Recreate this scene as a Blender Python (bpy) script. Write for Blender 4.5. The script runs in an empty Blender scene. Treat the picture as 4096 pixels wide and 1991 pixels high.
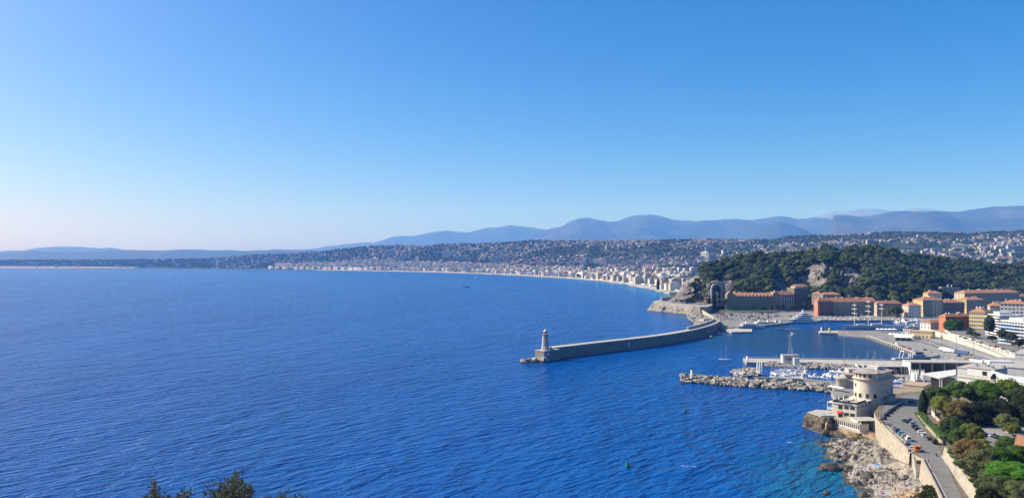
import bpy, bmesh, math, random
import numpy as np
from mathutils import Vector, Matrix

R = math.radians
rnd = random.Random(7)
SC = bpy.context.scene
COL = SC.collection

# ------------------------------------------------------------------ camera
F, H, CX, CY = 3154.0, 90.0, 2048.0, 1042.0       # focal length, eye height (m), principal column, horizon row
cam_d = bpy.data.cameras.new('camera')
cam = bpy.data.objects.new('camera', cam_d)
COL.objects.link(cam)
cam.location = (0, 0, H)
cam.rotation_euler = (R(90), 0, 0)
cam_d.sensor_width = 36.0
cam_d.lens = 36.0 * F / 4096.0
cam_d.shift_y = (CY - 995.5) / 4096.0
cam_d.clip_start = 0.5
cam_d.clip_end = 60000
SC.camera = cam

# ------------------------------------------------------------------ sky and sun
SUN_EL, SUN_AZ = R(37), R(-74)                    # azimuth from the view direction, negative = left
W = bpy.data.worlds.new('World')
SC.world = W
W.use_nodes = True
wn = W.node_tree
wn.nodes.clear()
sky = wn.nodes.new('ShaderNodeTexSky')
sky.sky_type = 'NISHITA'
sky.sun_disc = False
sky.sun_elevation = SUN_EL
sky.sun_rotation = SUN_AZ
sky.altitude = 0
sky.air_density = 0.75
sky.dust_density = 1.7
sky.ozone_density = 5.0
bg = wn.nodes.new('ShaderNodeBackground')
bg.inputs['Strength'].default_value = 0.116
wo = wn.nodes.new('ShaderNodeOutputWorld')
hsv = wn.nodes.new('ShaderNodeHueSaturation')          # the photograph's vivid colour rendering
hsv.inputs['Saturation'].default_value = 1.38
hsv.inputs['Hue'].default_value = 0.505
wn.links.new(sky.outputs[0], hsv.inputs['Color'])
wn.links.new(hsv.outputs[0], bg.inputs[0])
wn.links.new(bg.outputs[0], wo.inputs[0])
sun_d = bpy.data.lights.new('sun', 'SUN')
sun_d.energy = 5.0
sun_d.angle = R(0.53)
sun_d.color = (1.0, 0.95, 0.88)
sun = bpy.data.objects.new('sun', sun_d)
COL.objects.link(sun)
sdir = Vector((math.sin(SUN_AZ) * math.cos(SUN_EL), math.cos(SUN_AZ) * math.cos(SUN_EL), math.sin(SUN_EL)))
sun.rotation_euler = sdir.to_track_quat('Z', 'Y').to_euler()
vs = SC.view_settings
vs.view_transform = 'Standard'
vs.look = 'None'
vs.exposure = 0.5
vs.gamma = 1.0
vs.use_curve_mapping = False
SC.cycles.max_bounces = 5
SC.cycles.diffuse_bounces = 2
SC.cycles.glossy_bounces = 2
SC.cycles.transmission_bounces = 2
SC.cycles.volume_bounces = 1
SC.cycles.caustics_reflective = False
SC.cycles.caustics_refractive = False
SC.cycles.use_denoising = True

# ------------------------------------------------------------------ helpers
def G(px, py, z=0.0):
    """point at height z seen at photograph pixel (px, py)"""
    Y = F * (H - z) / (py - CY)
    return Vector(((px - CX) / F * Y, Y, z))
def AT(px, py, Y):
    return Vector(((px - CX) / F * Y, Y, H - (py - CY) / F * Y))
def XY(px, Y, z=0.0):
    return Vector(((px - CX) / F * Y, Y, z))
def ZAT(py, Y):
    return H - (py - CY) / F * Y
def interp(x, xs, ys):
    return np.interp(x, xs, ys)

def tag(o, label=None, cat=None, group=None, kind=None):
    if label: o['label'] = label
    if cat: o['category'] = cat
    if group: o['group'] = group
    if kind: o['kind'] = kind
    return o
def empty(name, loc=(0, 0, 0), rz=0.0, parent=None):
    o = bpy.data.objects.new(name, None)
    COL.objects.link(o)
    o.location = loc
    o.rotation_euler = (0, 0, rz)
    o.empty_display_size = 0.3
    if parent: o.parent = parent
    return o
def thing(name, label, cat, loc=(0, 0, 0), rz=0.0, group=None):
    return tag(empty(name, loc, rz), label, cat, group)
def link(name, me, parent=None, loc=None, rz=None, scale=None):
    o = bpy.data.objects.new(name, me)
    COL.objects.link(o)
    if parent: o.parent = parent
    if loc is not None: o.location = loc
    if rz is not None: o.rotation_euler = (0, 0, rz)
    if scale is not None: o.scale = scale
    return o
def copy_tree(o, parent=None):
    c = o.copy()
    COL.objects.link(c)
    c.parent = parent
    for ch in KIDS.get(o.name, None) or o.children:
        copy_tree(ch, c)
    return c
KIDS = {}

class MB:
    """collects faces with materials, then becomes ONE mesh"""
    def __init__(s):
        s.v, s.f, s.m, s.mats, s.sm = [], [], [], [], []
    def mi(s, m):
        if m not in s.mats: s.mats.append(m)
        return s.mats.index(m)
    def add(s, vs, fs, m, smooth=False):
        k, i = len(s.v), s.mi(m)
        s.v += [tuple(p) for p in vs]
        for f in fs:
            s.f.append([k + j for j in f]); s.m.append(i); s.sm.append(smooth)
        return s
    def box(s, x0, y0, z0, x1, y1, z1, m, M=None):
        vs = [(x0,y0,z0),(x1,y0,z0),(x1,y1,z0),(x0,y1,z0),(x0,y0,z1),(x1,y0,z1),(x1,y1,z1),(x0,y1,z1)]
        if M is not None: vs = [M @ Vector(p) for p in vs]
        return s.add(vs, [(0,3,2,1),(4,5,6,7),(0,1,5,4),(1,2,6,5),(2,3,7,6),(3,0,4,7)], m)
    def prism(s, poly, z0, z1, m, mtop=None, msides=None):
        """poly: [(x, y)], z0/z1 numbers or per-vertex lists"""
        n = len(poly)
        a = sum(poly[i][0]*poly[(i+1)%n][1]-poly[(i+1)%n][0]*poly[i][1] for i in range(n))
        if a < 0:
            poly = poly[::-1]
            if isinstance(z0, (list, tuple)): z0 = z0[::-1]
            if isinstance(z1, (list, tuple)): z1 = z1[::-1]
        zb = z0 if isinstance(z0, (list, tuple)) else [z0]*n
        zt = z1 if isinstance(z1, (list, tuple)) else [z1]*n
        vs = [(p[0],p[1],zb[i]) for i,p in enumerate(poly)] + [(p[0],p[1],zt[i]) for i,p in enumerate(poly)]
        s.add(vs, [(i,(i+1)%n,n+(i+1)%n,n+i) for i in range(n)], m)
        s.add(vs[n:], [tuple(range(n))], mtop or m)
        return s.add(vs[:n], [tuple(range(n))[::-1]], m)
    def tube(s, p, q, r0, r1, m, n=8, cap=True, smooth=True):
        p, q = Vector(p), Vector(q)
        d = (q - p).normalized()
        a = d.orthogonal().normalized(); b = d.cross(a)
        vs = []
        for c, r in ((p, r0), (q, r1)):
            for i in range(n):
                t = 2*math.pi*i/n
                vs.append(c + (a*math.cos(t) + b*math.sin(t))*r)
        fs = [(i,(i+1)%n,n+(i+1)%n,n+i) for i in range(n)]
        s.add(vs, fs, m, smooth)
        if cap:
            s.add(vs[:n], [tuple(range(n))[::-1]], m); s.add(vs[n:], [tuple(range(n))], m)
        return s
    def lathe(s, prof, m, n=16, c=(0,0), smooth=True, ang=(0, 2*math.pi)):
        full = abs(ang[1]-ang[0]-2*math.pi) < 1e-6
        k = n if full else n+1
        vs = []
        for r, z in prof:
            for i in range(k):
                t = ang[0] + (ang[1]-ang[0])*i/n
                vs.append((c[0]+r*math.cos(t), c[1]+r*math.sin(t), z))
        fs = []
        for j in range(len(prof)-1):
            for i in range(n):
                i2 = (i+1) % k
                fs.append((j*k+i, j*k+i2, (j+1)*k+i2, (j+1)*k+i))
        return s.add(vs, fs, m, smooth)
    def build(s, name, parent=None, loc=None, rz=None):
        return link(name, s.mesh(name), parent, loc, rz)
    def mesh(s, name):
        me = bpy.data.meshes.new(name)
        me.from_pydata(s.v, [], s.f)
        for m in s.mats: me.materials.append(m)
        if s.f:
            me.polygons.foreach_set('material_index', s.m)
            me.polygons.foreach_set('use_smooth', s.sm)
        me.update()
        return me

def np_mesh(name, V, Fq, mats, midx=None, smooth=False):
    """fast mesh from numpy arrays; Fq is (n, 3) or (n, 4)"""
    me = bpy.data.meshes.new(name)
    V = np.asarray(V, dtype=np.float32); Fq = np.asarray(Fq, dtype=np.int32)
    n, k = Fq.shape
    me.vertices.add(len(V)); me.vertices.foreach_set('co', V.ravel())
    me.loops.add(n*k); me.loops.foreach_set('vertex_index', Fq.ravel())
    me.polygons.add(n)
    me.polygons.foreach_set('loop_start', np.arange(0, n*k, k, dtype=np.int32))
    for m in mats: me.materials.append(m)
    if midx is not None: me.polygons.foreach_set('material_index', np.asarray(midx, dtype=np.int32))
    me.polygons.foreach_set('use_smooth', np.full(n, bool(smooth)))
    me.update(calc_edges=True)
    return me

# value noise on numpy arrays
_ng = np.random.default_rng(11)
_NT = _ng.random((256, 256))
def vnoise(x, y):
    x = np.asarray(x, float); y = np.asarray(y, float)
    xi = np.floor(x).astype(int); yi = np.floor(y).astype(int)
    fx = x - xi; fy = y - yi
    fx = fx*fx*(3-2*fx); fy = fy*fy*(3-2*fy)
    g = lambda a, b: _NT[a % 256, b % 256]
    return (g(xi,yi)*(1-fx)+g(xi+1,yi)*fx)*(1-fy) + (g(xi,yi+1)*(1-fx)+g(xi+1,yi+1)*fx)*fy
def fbm(x, y, o=4):
    t, a, s = 0.0, 0.5, 0.0
    for i in range(o):
        t = t + a*vnoise(x*2**i+17*i, y*2**i+31*i); s += a; a *= .5
    return t/s

# ------------------------------------------------------------------ materials
def mat(name, col, rough=.85, var=.18, scale=.6, bump=0.0, bscale=None, spec=.3, rand=0.0, col2=None, metallic=0.0, streak=0.0):
    """plain surface: two tones by world-space noise, optional bump, optional tone per object"""
    m = bpy.data.materials.new(name)
    m.use_nodes = True
    nt = m.node_tree
    b = nt.nodes['Principled BSDF']
    b.inputs['Roughness'].default_value = rough
    b.inputs['Specular IOR Level'].default_value = spec
    b.inputs['Metallic'].default_value = metallic
    geo = nt.nodes.new('ShaderNodeNewGeometry')
    no = nt.nodes.new('ShaderNodeTexNoise')
    no.inputs['Scale'].default_value = scale
    no.inputs['Detail'].default_value = 5
    no.inputs['Roughness'].default_value = .6
    nt.links.new(geo.outputs['Position'], no.inputs['Vector'])
    rp = nt.nodes.new('ShaderNodeValToRGB')
    c1 = [min(1, c*(1-var)) for c in col[:3]]
    c2 = [min(1, c*(1+var)) for c in (col2 or col)[:3]]
    rp.color_ramp.elements[0].position = .3; rp.color_ramp.elements[0].color = (*c1, 1)
    rp.color_ramp.elements[1].position = .7; rp.color_ramp.elements[1].color = (*c2, 1)
    nt.links.new(no.outputs['Fac'], rp.inputs[0])
    out = rp.outputs[0]
    if streak:
        mp = nt.nodes.new('ShaderNodeMapping'); mp.inputs['Scale'].default_value = (1.2, 1.2, .08)
        n3 = nt.nodes.new('ShaderNodeTexNoise'); n3.inputs['Scale'].default_value = 1.0; n3.inputs['Detail'].default_value = 4
        nt.links.new(geo.outputs['Position'], mp.inputs['Vector']); nt.links.new(mp.outputs[0], n3.inputs['Vector'])
        mr = nt.nodes.new('ShaderNodeMapRange'); mr.inputs[1].default_value = .45; mr.inputs[2].default_value = .75; mr.inputs[3].default_value = 1; mr.inputs[4].default_value = 1-streak
        nt.links.new(n3.outputs['Fac'], mr.inputs[0])
        mx = nt.nodes.new('ShaderNodeMix'); mx.data_type = 'RGBA'; mx.blend_type = 'MULTIPLY'; mx.inputs[0].default_value = 1
        nt.links.new(out, mx.inputs[6]); nt.links.new(mr.outputs[0], mx.inputs[7]); out = mx.outputs[2]
    if rand:
        oi = nt.nodes.new('ShaderNodeObjectInfo')
        hs = nt.nodes.new('ShaderNodeHueSaturation')
        mr = nt.nodes.new('ShaderNodeMapRange'); mr.inputs[3].default_value = 1-rand; mr.inputs[4].default_value = 1+rand
        mh = nt.nodes.new('ShaderNodeMapRange'); mh.inputs[3].default_value = .5-.06*rand; mh.inputs[4].default_value = .5+.05*rand
        nt.links.new(oi.outputs['Random'], mr.inputs[0]); nt.links.new(mr.outputs[0], hs.inputs['Value'])
        fr = nt.nodes.new('ShaderNodeMath'); fr.operation = 'MULTIPLY'; fr.inputs[1].default_value = 7.31
        f2 = nt.nodes.new('ShaderNodeMath'); f2.operation = 'FRACT'
        nt.links.new(oi.outputs['Random'], fr.inputs[0]); nt.links.new(fr.outputs[0], f2.inputs[0]); nt.links.new(f2.outputs[0], mh.inputs[0])
        nt.links.new(mh.outputs[0], hs.inputs['Hue'])
        nt.links.new(out, hs.inputs['Color']); out = hs.outputs[0]
    nt.links.new(out, b.inputs['Base Color'])
    if bump:
        n2 = nt.nodes.new('ShaderNodeTexNoise')
        n2.inputs['Scale'].default_value = bscale or scale*3; n2.inputs['Detail'].default_value = 6
        nt.links.new(geo.outputs['Position'], n2.inputs['Vector'])
        bp = nt.nodes.new('ShaderNodeBump'); bp.inputs['Strength'].default_value = .8; bp.inputs['Distance'].default_value = bump
        nt.links.new(n2.outputs['Fac'], bp.inputs['Height']); nt.links.new(bp.outputs[0], b.inputs['Normal'])
    return m

def facade_mat(name, col, floor=3.1, bay=3.4, dark=.45, rand=.15):
    """far house front: rows of openings too small to tell apart singly"""
    m = mat(name, col, .85, .1, .02, rand=rand)
    nt = m.node_tree; b = nt.nodes['Principled BSDF']
    src = b.inputs['Base Color'].links[0].from_socket
    geo = nt.nodes.new('ShaderNodeNewGeometry'); sp = nt.nodes.new('ShaderNodeSeparateXYZ')
    nt.links.new(geo.outputs['Position'], sp.inputs[0])
    def mth(op, a, bb=None):
        n = nt.nodes.new('ShaderNodeMath'); n.operation = op
        for i, x in enumerate((a, bb)):
            if x is None: continue
            if isinstance(x, (int, float)): n.inputs[i].default_value = x
            else: nt.links.new(x, n.inputs[i])
        return n.outputs[0]
    zf = mth('FRACT', mth('DIVIDE', sp.outputs['Z'], floor))
    hx = mth('FRACT', mth('DIVIDE', mth('ADD', mth('MULTIPLY', sp.outputs['X'], .85), mth('MULTIPLY', sp.outputs['Y'], .53)), bay))
    sn = nt.nodes.new('ShaderNodeSeparateXYZ'); nt.links.new(geo.outputs['Normal'], sn.inputs[0])
    side = mth('LESS_THAN', mth('ABSOLUTE', sn.outputs['Z']), .5)
    w = mth('MULTIPLY', mth('MULTIPLY', mth('GREATER_THAN', zf, .45), mth('GREATER_THAN', hx, .5)), side)
    mx = nt.nodes.new('ShaderNodeMix'); mx.data_type = 'RGBA'
    nt.links.new(w, mx.inputs[0]); nt.links.new(src, mx.inputs[6]); mx.inputs[7].default_value = (col[0]*(1-dark)*.6, col[1]*(1-dark)*.66, col[2]*(1-dark)*.8, 1)
    nt.links.new(mx.outputs[2], b.inputs['Base Color'])
    return m
# ------------------------------------------------------------------ water
SHORE_PX = [-900, -200, 0, 300, 600, 1000, 1200, 1500, 1800, 1950, 2100, 2250, 2400, 2500, 2600, 2680, 2760, 2900]
SHORE_PY = [1074.5, 1075, 1075, 1076, 1076, 1077.5, 1080, 1084, 1091, 1096, 1104, 1113, 1125, 1138, 1157, 1176, 1200, 1262]
def shoreY(px):
    return F*H/(interp(px, SHORE_PX, SHORE_PY)-CY)

def water_material():
    m = bpy.data.materials.new('sea_water'); m.use_nodes = True
    nt = m.node_tree; b = nt.nodes['Principled BSDF']
    L = nt.links.new
    geo = nt.nodes.new('ShaderNodeNewGeometry')
    def node(t, **k):
        n = nt.nodes.new(t)
        for a, v in k.items(): setattr(n, a, v)
        return n
    def mth(op, a, bb=None, c=None):
        n = node('ShaderNodeMath', operation=op)
        for i, x in enumerate((a, bb, c)):
            if x is None: continue
            if isinstance(x, (int, float)): n.inputs[i].default_value = x
            else: L(x, n.inputs[i])
        return n.outputs[0]
    def noise(scale, det=3, rough=.55, stretch=None, rot=0.0, dist=0.0, tex=False):
        n = node('ShaderNodeTexNoise'); n.inputs['Scale'].default_value = scale; n.inputs['Detail'].default_value = det
        n.inputs['Roughness'].default_value = rough; n.inputs['Distortion'].default_value = dist
        mp = node('ShaderNodeMapping')
        mp.inputs['Rotation'].default_value = (0, 0, rot)
        if tex: mp.vector_type = 'TEXTURE'
        if stretch: mp.inputs['Scale'].default_value = stretch
        L(geo.outputs['Position'], mp.inputs['Vector']); L(mp.outputs[0], n.inputs['Vector'])
        return n.outputs['Fac']
    def near(x, y, r0, r1, n=None, na=0.0):
        """1 near (x, y), 0 past r1"""
        d = node('ShaderNodeVectorMath', operation='DISTANCE'); d.inputs[1].default_value = (x, y, 0)
        L(geo.outputs['Position'], d.inputs[0])
        v = d.outputs['Value']
        if n is not None: v = mth('ADD', v, mth('MULTIPLY', mth('SUBTRACT', n, .5), na))
        mr = node('ShaderNodeMapRange', interpolation_type='SMOOTHSTEP'); L(v, mr.inputs[0])
        mr.inputs[1].default_value = r0; mr.inputs[2].default_value = r1; mr.inputs[3].default_value = 1; mr.inputs[4].default_value = 0
        return mr.outputs[0]
    def mix(f, a, c):
        mx = node('ShaderNodeMix', data_type='RGBA')
        L(f, mx.inputs[0]) if not isinstance(f, float) else setattr(mx.inputs[0], 'default_value', f)
        for s, v in ((6, a), (7, c)):
            if isinstance(v, tuple): mx.inputs[s].default_value = (*v, 1)
            else: L(v, mx.inputs[s])
        return mx.outputs[2]
    big = noise(.006, 4, .6, (1, .45, 1), .3)
    col = mix(big, (.000, .054, .255), (.000, .092, .345))
    patch = noise(.045, 4, .6)
    # shallow water: the sandy bottom shows through off the beach, in the coves and under the headland
    for (x, y, r0, r1, na, c) in SHALLOW:
        col = mix(near(x, y, r0, r1, patch, na), col, c)
    # the dark hill's reflection in the enclosed harbour, put into the water colour
    col = mix(near(330*1.233, 700*1.233, 130, 260), col, (.002, .034, .105))
    L(col, b.inputs['Base Color'])
    b.inputs['Roughness'].default_value = .22
    b.inputs['IOR'].default_value = 1.33
    b.inputs['Specular IOR Level'].default_value = .15
    # waves: one broad wind sea with many octaves, crossed by a shorter chop, over slicks and gusts
    w1 = noise(.15, 4, .55, (1.7, .68, 1), R(44), .35, True)
    w2 = noise(.036, 3, .5, (1.7, .7, 1), R(56), .5, True)
    calm = noise(.0045, 4, .6, (1, .35, 1), .15)
    gust = noise(.012, 4, .6, (1, .5, 1), -.2)
    amp = node('ShaderNodeMapRange'); L(mth('ADD', mth('MULTIPLY', calm, .6), mth('MULTIPLY', gust, .4)), amp.inputs[0]); amp.inputs[1].default_value = .38; amp.inputs[2].default_value = .62; amp.inputs[3].default_value = .45; amp.inputs[4].default_value = 1.15
    harb = near(330*1.233, 700*1.233, 140, 340)
    a2 = mth('MULTIPLY', amp.outputs[0], mth('SUBTRACT', 1.0, mth('MULTIPLY', harb, .70)))
    hgt = mth('MULTIPLY', mth('ADD', mth('MULTIPLY', w1, 2.3), mth('MULTIPLY', w2, 2.2)), a2)
    bp = node('ShaderNodeBump'); bp.inputs['Strength'].default_value = 1.0; bp.inputs['Distance'].default_value = WAVE
    L(hgt, bp.inputs['Height']); L(bp.outputs[0], b.inputs['Normal'])
    return m
WAVE = 2.6
SHALLOW = []
p = G(3420, 1900)
SHALLOW += [(p.x+2, p.y-4, 22, 66, 46, (.003, .09, .24)), (p.x+8, p.y-10, 10, 44, 40, (.008, .15, .24)), (p.x+12, p.y-16, 6, 30, 30, (.026, .21, .225))]
p = G(3440, 1795)
SHALLOW += [(p.x, p.y, 8, 36, 26, (.012, .14, .20)), (p.x+6, p.y, 3, 18, 14, (.03, .20, .20))]
p = G(3300, 1975)
SHALLOW += [(p.x, p.y, 8, 40, 34, (.004, .11, .25))]
p = G(2745, 1268)
SHALLOW += [(p.x, p.y, 10, 60, 30, (.012, .11, .21))]
for px in (2700, 2660, 2610, 2560, 2500, 2440, 2370, 2290, 2200):
    Y = shoreY(px)
    SHALLOW += [((px-CX)/F*Y, Y, 30, 95 + (Y-1600)*.05, 30, (.014, .17, .34))]
sea_m = water_material()
sea = MB().add([(-41000, -400, 0), (41000, -400, 0), (41000, 38500, 0), (-41000, 38500, 0)], [(0, 1, 2, 3)], sea_m).build('sea')
tag(sea, kind='structure')

# ------------------------------------------------------------------ far land: coast plain and green hills
HILL_PX = [-300, 0, 400, 800, 900, 1000, 1252, 1349, 1516, 1621, 1680, 1757, 1835, 2000, 2127, 2249, 2529, 2700, 2800, 3100, 3131, 3307, 3435, 3499, 3592, 3815, 3879, 3975, 4096, 4400]
HILL_PY = [1044, 1043, 1040, 1036, 1030, 1021, 1011, 998, 983, 983, 988, 979, 977, 977, 966, 969, 966, 961, 958, 960, 949, 944, 938, 932, 930, 933, 937, 928, 928, 920]
RIDGE_PX = [-300, 400, 900, 1200, 1600, 2000, 2600, 3200, 3700, 4400]
RIDGE_Y = [10600, 10300, 9600, 8600, 7700, 7000, 6400, 6000, 5800, 5800]
FOOT_PX = [-300, 600, 1000, 1400, 1800, 2200, 2500, 2800, 3200, 3600, 4000, 4400]
FOOT_Y = [9300, 9100, 8100, 7250, 5900, 4900, 4500, 4300, 3900, 3200, 2800, 2800]
def land_h(px, Y):
    """height of the far land at column px (bearing) and distance Y"""
    px = np.asarray(px, float); Y = np.asarray(Y, float)
    ys = shoreY(px)
    yr = interp(px, RIDGE_PX, RIDGE_Y); yf = np.maximum(interp(px, FOOT_PX, FOOT_Y), ys+150)
    zr = H - (interp(px, HILL_PX, HILL_PY)-CY)/F*yr
    X = (px-CX)/F*Y
    t = np.clip((Y-yf)/(yr-yf), 0, 1.0)
    rise = t**0.85*(1-.12*np.sin(t*math.pi*2.0))
    n = fbm(X/620+3, Y/620, 4)-.5
    gul = np.abs(fbm(X/900+9, Y/1300+4, 3)-.5)*2
    hill = 8+(zr-8)*rise + (n*70 - (0.35-gul).clip(0)*90)*np.clip(t*1.6, 0, 1)*np.clip((1.02-t)*3, 0, 1)*np.clip(zr/150, .15, 1.0)
    back = np.clip((Y-yr)/1500, 0, 1)
    hill = hill*(1-back)+(-30)*back
    plain = 3.0+np.clip((Y-ys-50)/600, 0, 1)*5
    z = np.where(Y < yf, plain, np.maximum(hill, 6))
    z = np.where(Y < ys+130, 1.0+np.clip((Y-ys)/110, 0, 1)*3.2, z)
    return np.where(Y < ys, -3.0, z)

hill_m = mat('hillside_scrub', (.016, .027, .012), .95, .35, .012, col2=(.045, .047, .027))
_nt = hill_m.node_tree
cols = np.arange(-300, 4401, 24.0)
ts = np.concatenate([[-.02, 0, .004, .02, .05], np.linspace(.08, 1.0, 60), np.linspace(1.05, 1.5, 6)])
PXg, Tg = np.meshgrid(cols, ts, indexing='ij')
ysg = shoreY(PXg)
ysg = np.where(PXg > 2690, 1930, ysg)
yrg = interp(PXg, RIDGE_PX, RIDGE_Y)
Yg = ysg + (yrg-ysg)*Tg
Zg = land_h(PXg, Yg)
Zg = np.where((PXg > 2690) & (Yg < 2900), np.maximum(Zg, 4.0), Zg)
Xg = (PXg-CX)/F*Yg
nv, nu = len(ts), len(cols)
V = np.stack([Xg, Yg, Zg], -1).reshape(-1, 3)
I = np.arange(nu*nv).reshape(nu, nv)
Q = np.stack([I[:-1, :-1], I[1:, :-1], I[1:, 1:], I[:-1, 1:]], -1).reshape(-1, 4)
land_o = link('terrain', np_mesh('terrain', V, Q, [hill_m], smooth=True))
tag(land_o, 'wooded coastal hills rising behind the bay', None, kind='structure')

beach_m = mat('pebble_beach', (.36, .335, .30), .95, .15, .05)
prom_m = mat('promenade_paving', (.36, .34, .31), .9, .1, .03)
def shore_strip(name, off0, off1, z0, z1, m, px0=1250, px1=2698, rows=6, lift=.35):
    mb = MB(); px = np.concatenate([np.arange(px0, 2000, 40), np.arange(2000, px1+1, 10)])
    pts = [XY(p, float(shoreY(p))) for p in px]
    vs = []
    for i, p in enumerate(pts):
        a, b = pts[max(0, i-2)], pts[min(len(pts)-1, i+2)]
        t = (b-a).normalized(); n = Vector((-t.y, t.x, 0))
        if n.x+n.y < 0: n = -n
        w = 1+.12*math.sin(i*1.7)+.08*math.sin(i*.6)
        for r in range(rows+1):
            f = r/rows; q = p+n*(off0*w+(off1-off0*w)*f)
            zt = float(land_h(CX+q.x/q.y*F, q.y))
            q.z = max(z0+(z1-z0)*f, zt+lift if r else -.2)
            vs.append(q)
    k = rows+1
    mb.add(vs, [(i*k+j, (i+1)*k+j, (i+1)*k+j+1, i*k+j+1) for i in range(len(pts)-1) for j in range(rows)], m)
    return tag(mb.build(name), kind='structure')
shore_strip('beach', -4, 44, -.1, 4.5, beach_m)
shore_strip('promenade_pavement', 44, 80, 6.2, 6.6, prom_m, lift=.8)
shore_strip('promenade_wall', 43, 44, 4.0, 6.2, mat('promenade_wall_stone', (.45, .42, .37),   .9, .1, .05), rows=1)

# ------------------------------------------------------------------ far blue mountains
def ridge(name, pxs, pys, Y, depth, m, rough=1.0, seed=0, step=9, base_z=-20, steep=1.0):
    """a mountain range: a heightfield with a front slope, its ridge line and a back slope"""
    px = np.arange(pxs[0], pxs[-1]+1, step, dtype=float)
    top = interp(px, pxs, pys)
    zt = H-(top-CY)/F*Y
    s = np.concatenate([np.linspace(0, 1, 34), np.linspace(1.06, 1.6, 5)])
    P, S = np.meshgrid(px, s, indexing='ij')
    Yv = Y - depth*(1-S)
    X = (P-CX)/F*Y*(Yv/Y)
    prof = np.where(S <= 1, np.sin(np.clip(S, 0, 1)*math.pi/2)**(1.15*steep), 1-((S-1)/.6)*1.0)
    sc_ = Y/13000
    n = fbm(X/1500/sc_+seed*7.3, Yv/1500/sc_+seed, 5)-.5
    rid = np.abs(fbm(X/900/sc_+seed*3.1, Yv/2600/sc_+seed*5, 4)-.5)*2
    j = (fbm(X/160/sc_+seed, Yv/300/sc_, 3)-.5)
    Z = base_z+(zt[:, None]-base_z)*prof
    amp = (zt[:, None]-base_z)
    Z += amp*(n*.30+(rid-.3)*.30)*np.sin(np.clip(S, 0, 1)*math.pi)*rough + j*42*sc_*rough*np.clip(S, 0, 1)
    nu, nv = P.shape
    V = np.stack([X, Yv, Z], -1).reshape(-1, 3)
    I = np.arange(nu*nv).reshape(nu, nv)
    Q = np.stack([I[:-1, :-1], I[1:, :-1], I[1:, 1:], I[:-1, 1:]], -1).reshape(-1, 4)
    return tag(link(name, np_mesh(name, V, Q, [m], smooth=True)), kind='structure')
mt_a = mat('mountain_scrub', (.010, .015, .011), .95, .4, .0008, col2=(.042, .040, .034))
mt_b = mat('mountain_limestone', (.07, .062, .055), .95, .25, .0012, col2=(.15, .13, .115))
mt_c = mat('mountain_forest', (.012, .018, .012), .95, .3, .0015, col2=(.03, .03, .022))
ridge('mountain', [3140, 3230, 3290, 3323, 3371, 3435, 3499, 3576, 3630, 3678, 3745, 3850, 3980], [915, 885, 858, 845, 846, 837, 832.5, 845, 838, 830, 840, 856, 890], 36000, 6000, mt_b, 1.1, 1)
ridge('mountain', [1040, 1150, 1233, 1330, 1438, 1493, 1582, 1652, 1718, 1780, 1877, 1939, 2000, 2033, 2110, 2197, 2300, 2420], [1012, 1003, 997, 983, 970, 971, 947, 943, 930, 921, 929, 914, 908, 901, 908, 918, 935, 970], 31000, 7000, mt_c, .7, 2)
ridge('mountain', [1950, 2030, 2080, 2150, 2197, 2249, 2285, 2319, 2347, 2435, 2477, 2518, 2560, 2599, 2640, 2686, 2740, 2780, 2900, 3019, 3080, 3119, 3192, 3259, 3330, 3420, 3600], [998, 972, 955, 932, 918, 904, 885, 871, 871, 886, 882, 866, 862, 859, 868, 881, 887, 893, 888, 884, 873, 866, 878, 869, 880, 905, 950], 26000, 7500, mt_a, 1.0, 3)
ridge('mountain', [2860, 2980, 3050, 3119, 3190, 3260, 3330], [985, 950, 915, 888, 905, 935, 975], 19000, 3500, mt_c, .8, 4, base_z=20)
ridge('mountain', [3255, 3285, 3306, 3322, 3331, 3336, 3400, 3450, 3499, 3560, 3672, 3751, 3838, 3930, 3991, 4052, 4096, 4200, 4400], [962, 938, 925, 905, 878, 865, 865, 868, 866, 857, 848, 843, 848, 837, 831, 824, 826, 822, 840], 20000, 6000, mt_a, 1.0, 5, step=7)
ridge('hills', [-900, -300, 0, 40, 90, 150, 215, 260, 330, 360, 395, 450, 490, 530, 600], [1000, 1010, 1004, 1001, 1002, 992, 986, 986, 988, 992, 993, 992, 999, 1008, 1020], 30000, 4000, mt_c, .5, 6)
ridge('hills', [-900, -300, 0, 60, 120, 200, 300, 420, 520, 620, 740, 760, 850, 920, 960, 1040, 1100, 1180, 1240, 1300, 1420], [1006, 1014, 1012, 1008, 1004, 1006, 1008, 1005, 1000, 1002, 998, 998, 1001, 1000, 1005, 1001, 999, 999, 999, 1004, 1015], 20000, 4000, mt_c, .5, 7)

# ------------------------------------------------------------------ air
haze_m = bpy.data.materials.new('hazy_air'); haze_m.use_nodes = True
hn = haze_m.node_tree; hn.nodes.clear()
pv = hn.nodes.new('ShaderNodeVolumePrincipled'); ho = hn.nodes.new('ShaderNodeOutputMaterial')
pv.inputs['Color'].default_value = (.13, .38, 1.0, 1)
pv.inputs['Density'].default_value = 5.0e-5
pv.inputs['Absorption Color'].default_value = (1, 1, 1, 1)
pv.inputs['Anisotropy'].default_value = 0.0
hn.links.new(pv.outputs[0], ho.inputs['Volume'])
hz = MB(); hz.box(-42000, -700, -45, 42000, 41500, 2750, haze_m)
tag(hz.build('haze'), 'thin blue haze over the bay and the mountains', None, kind='stuff')
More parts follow.
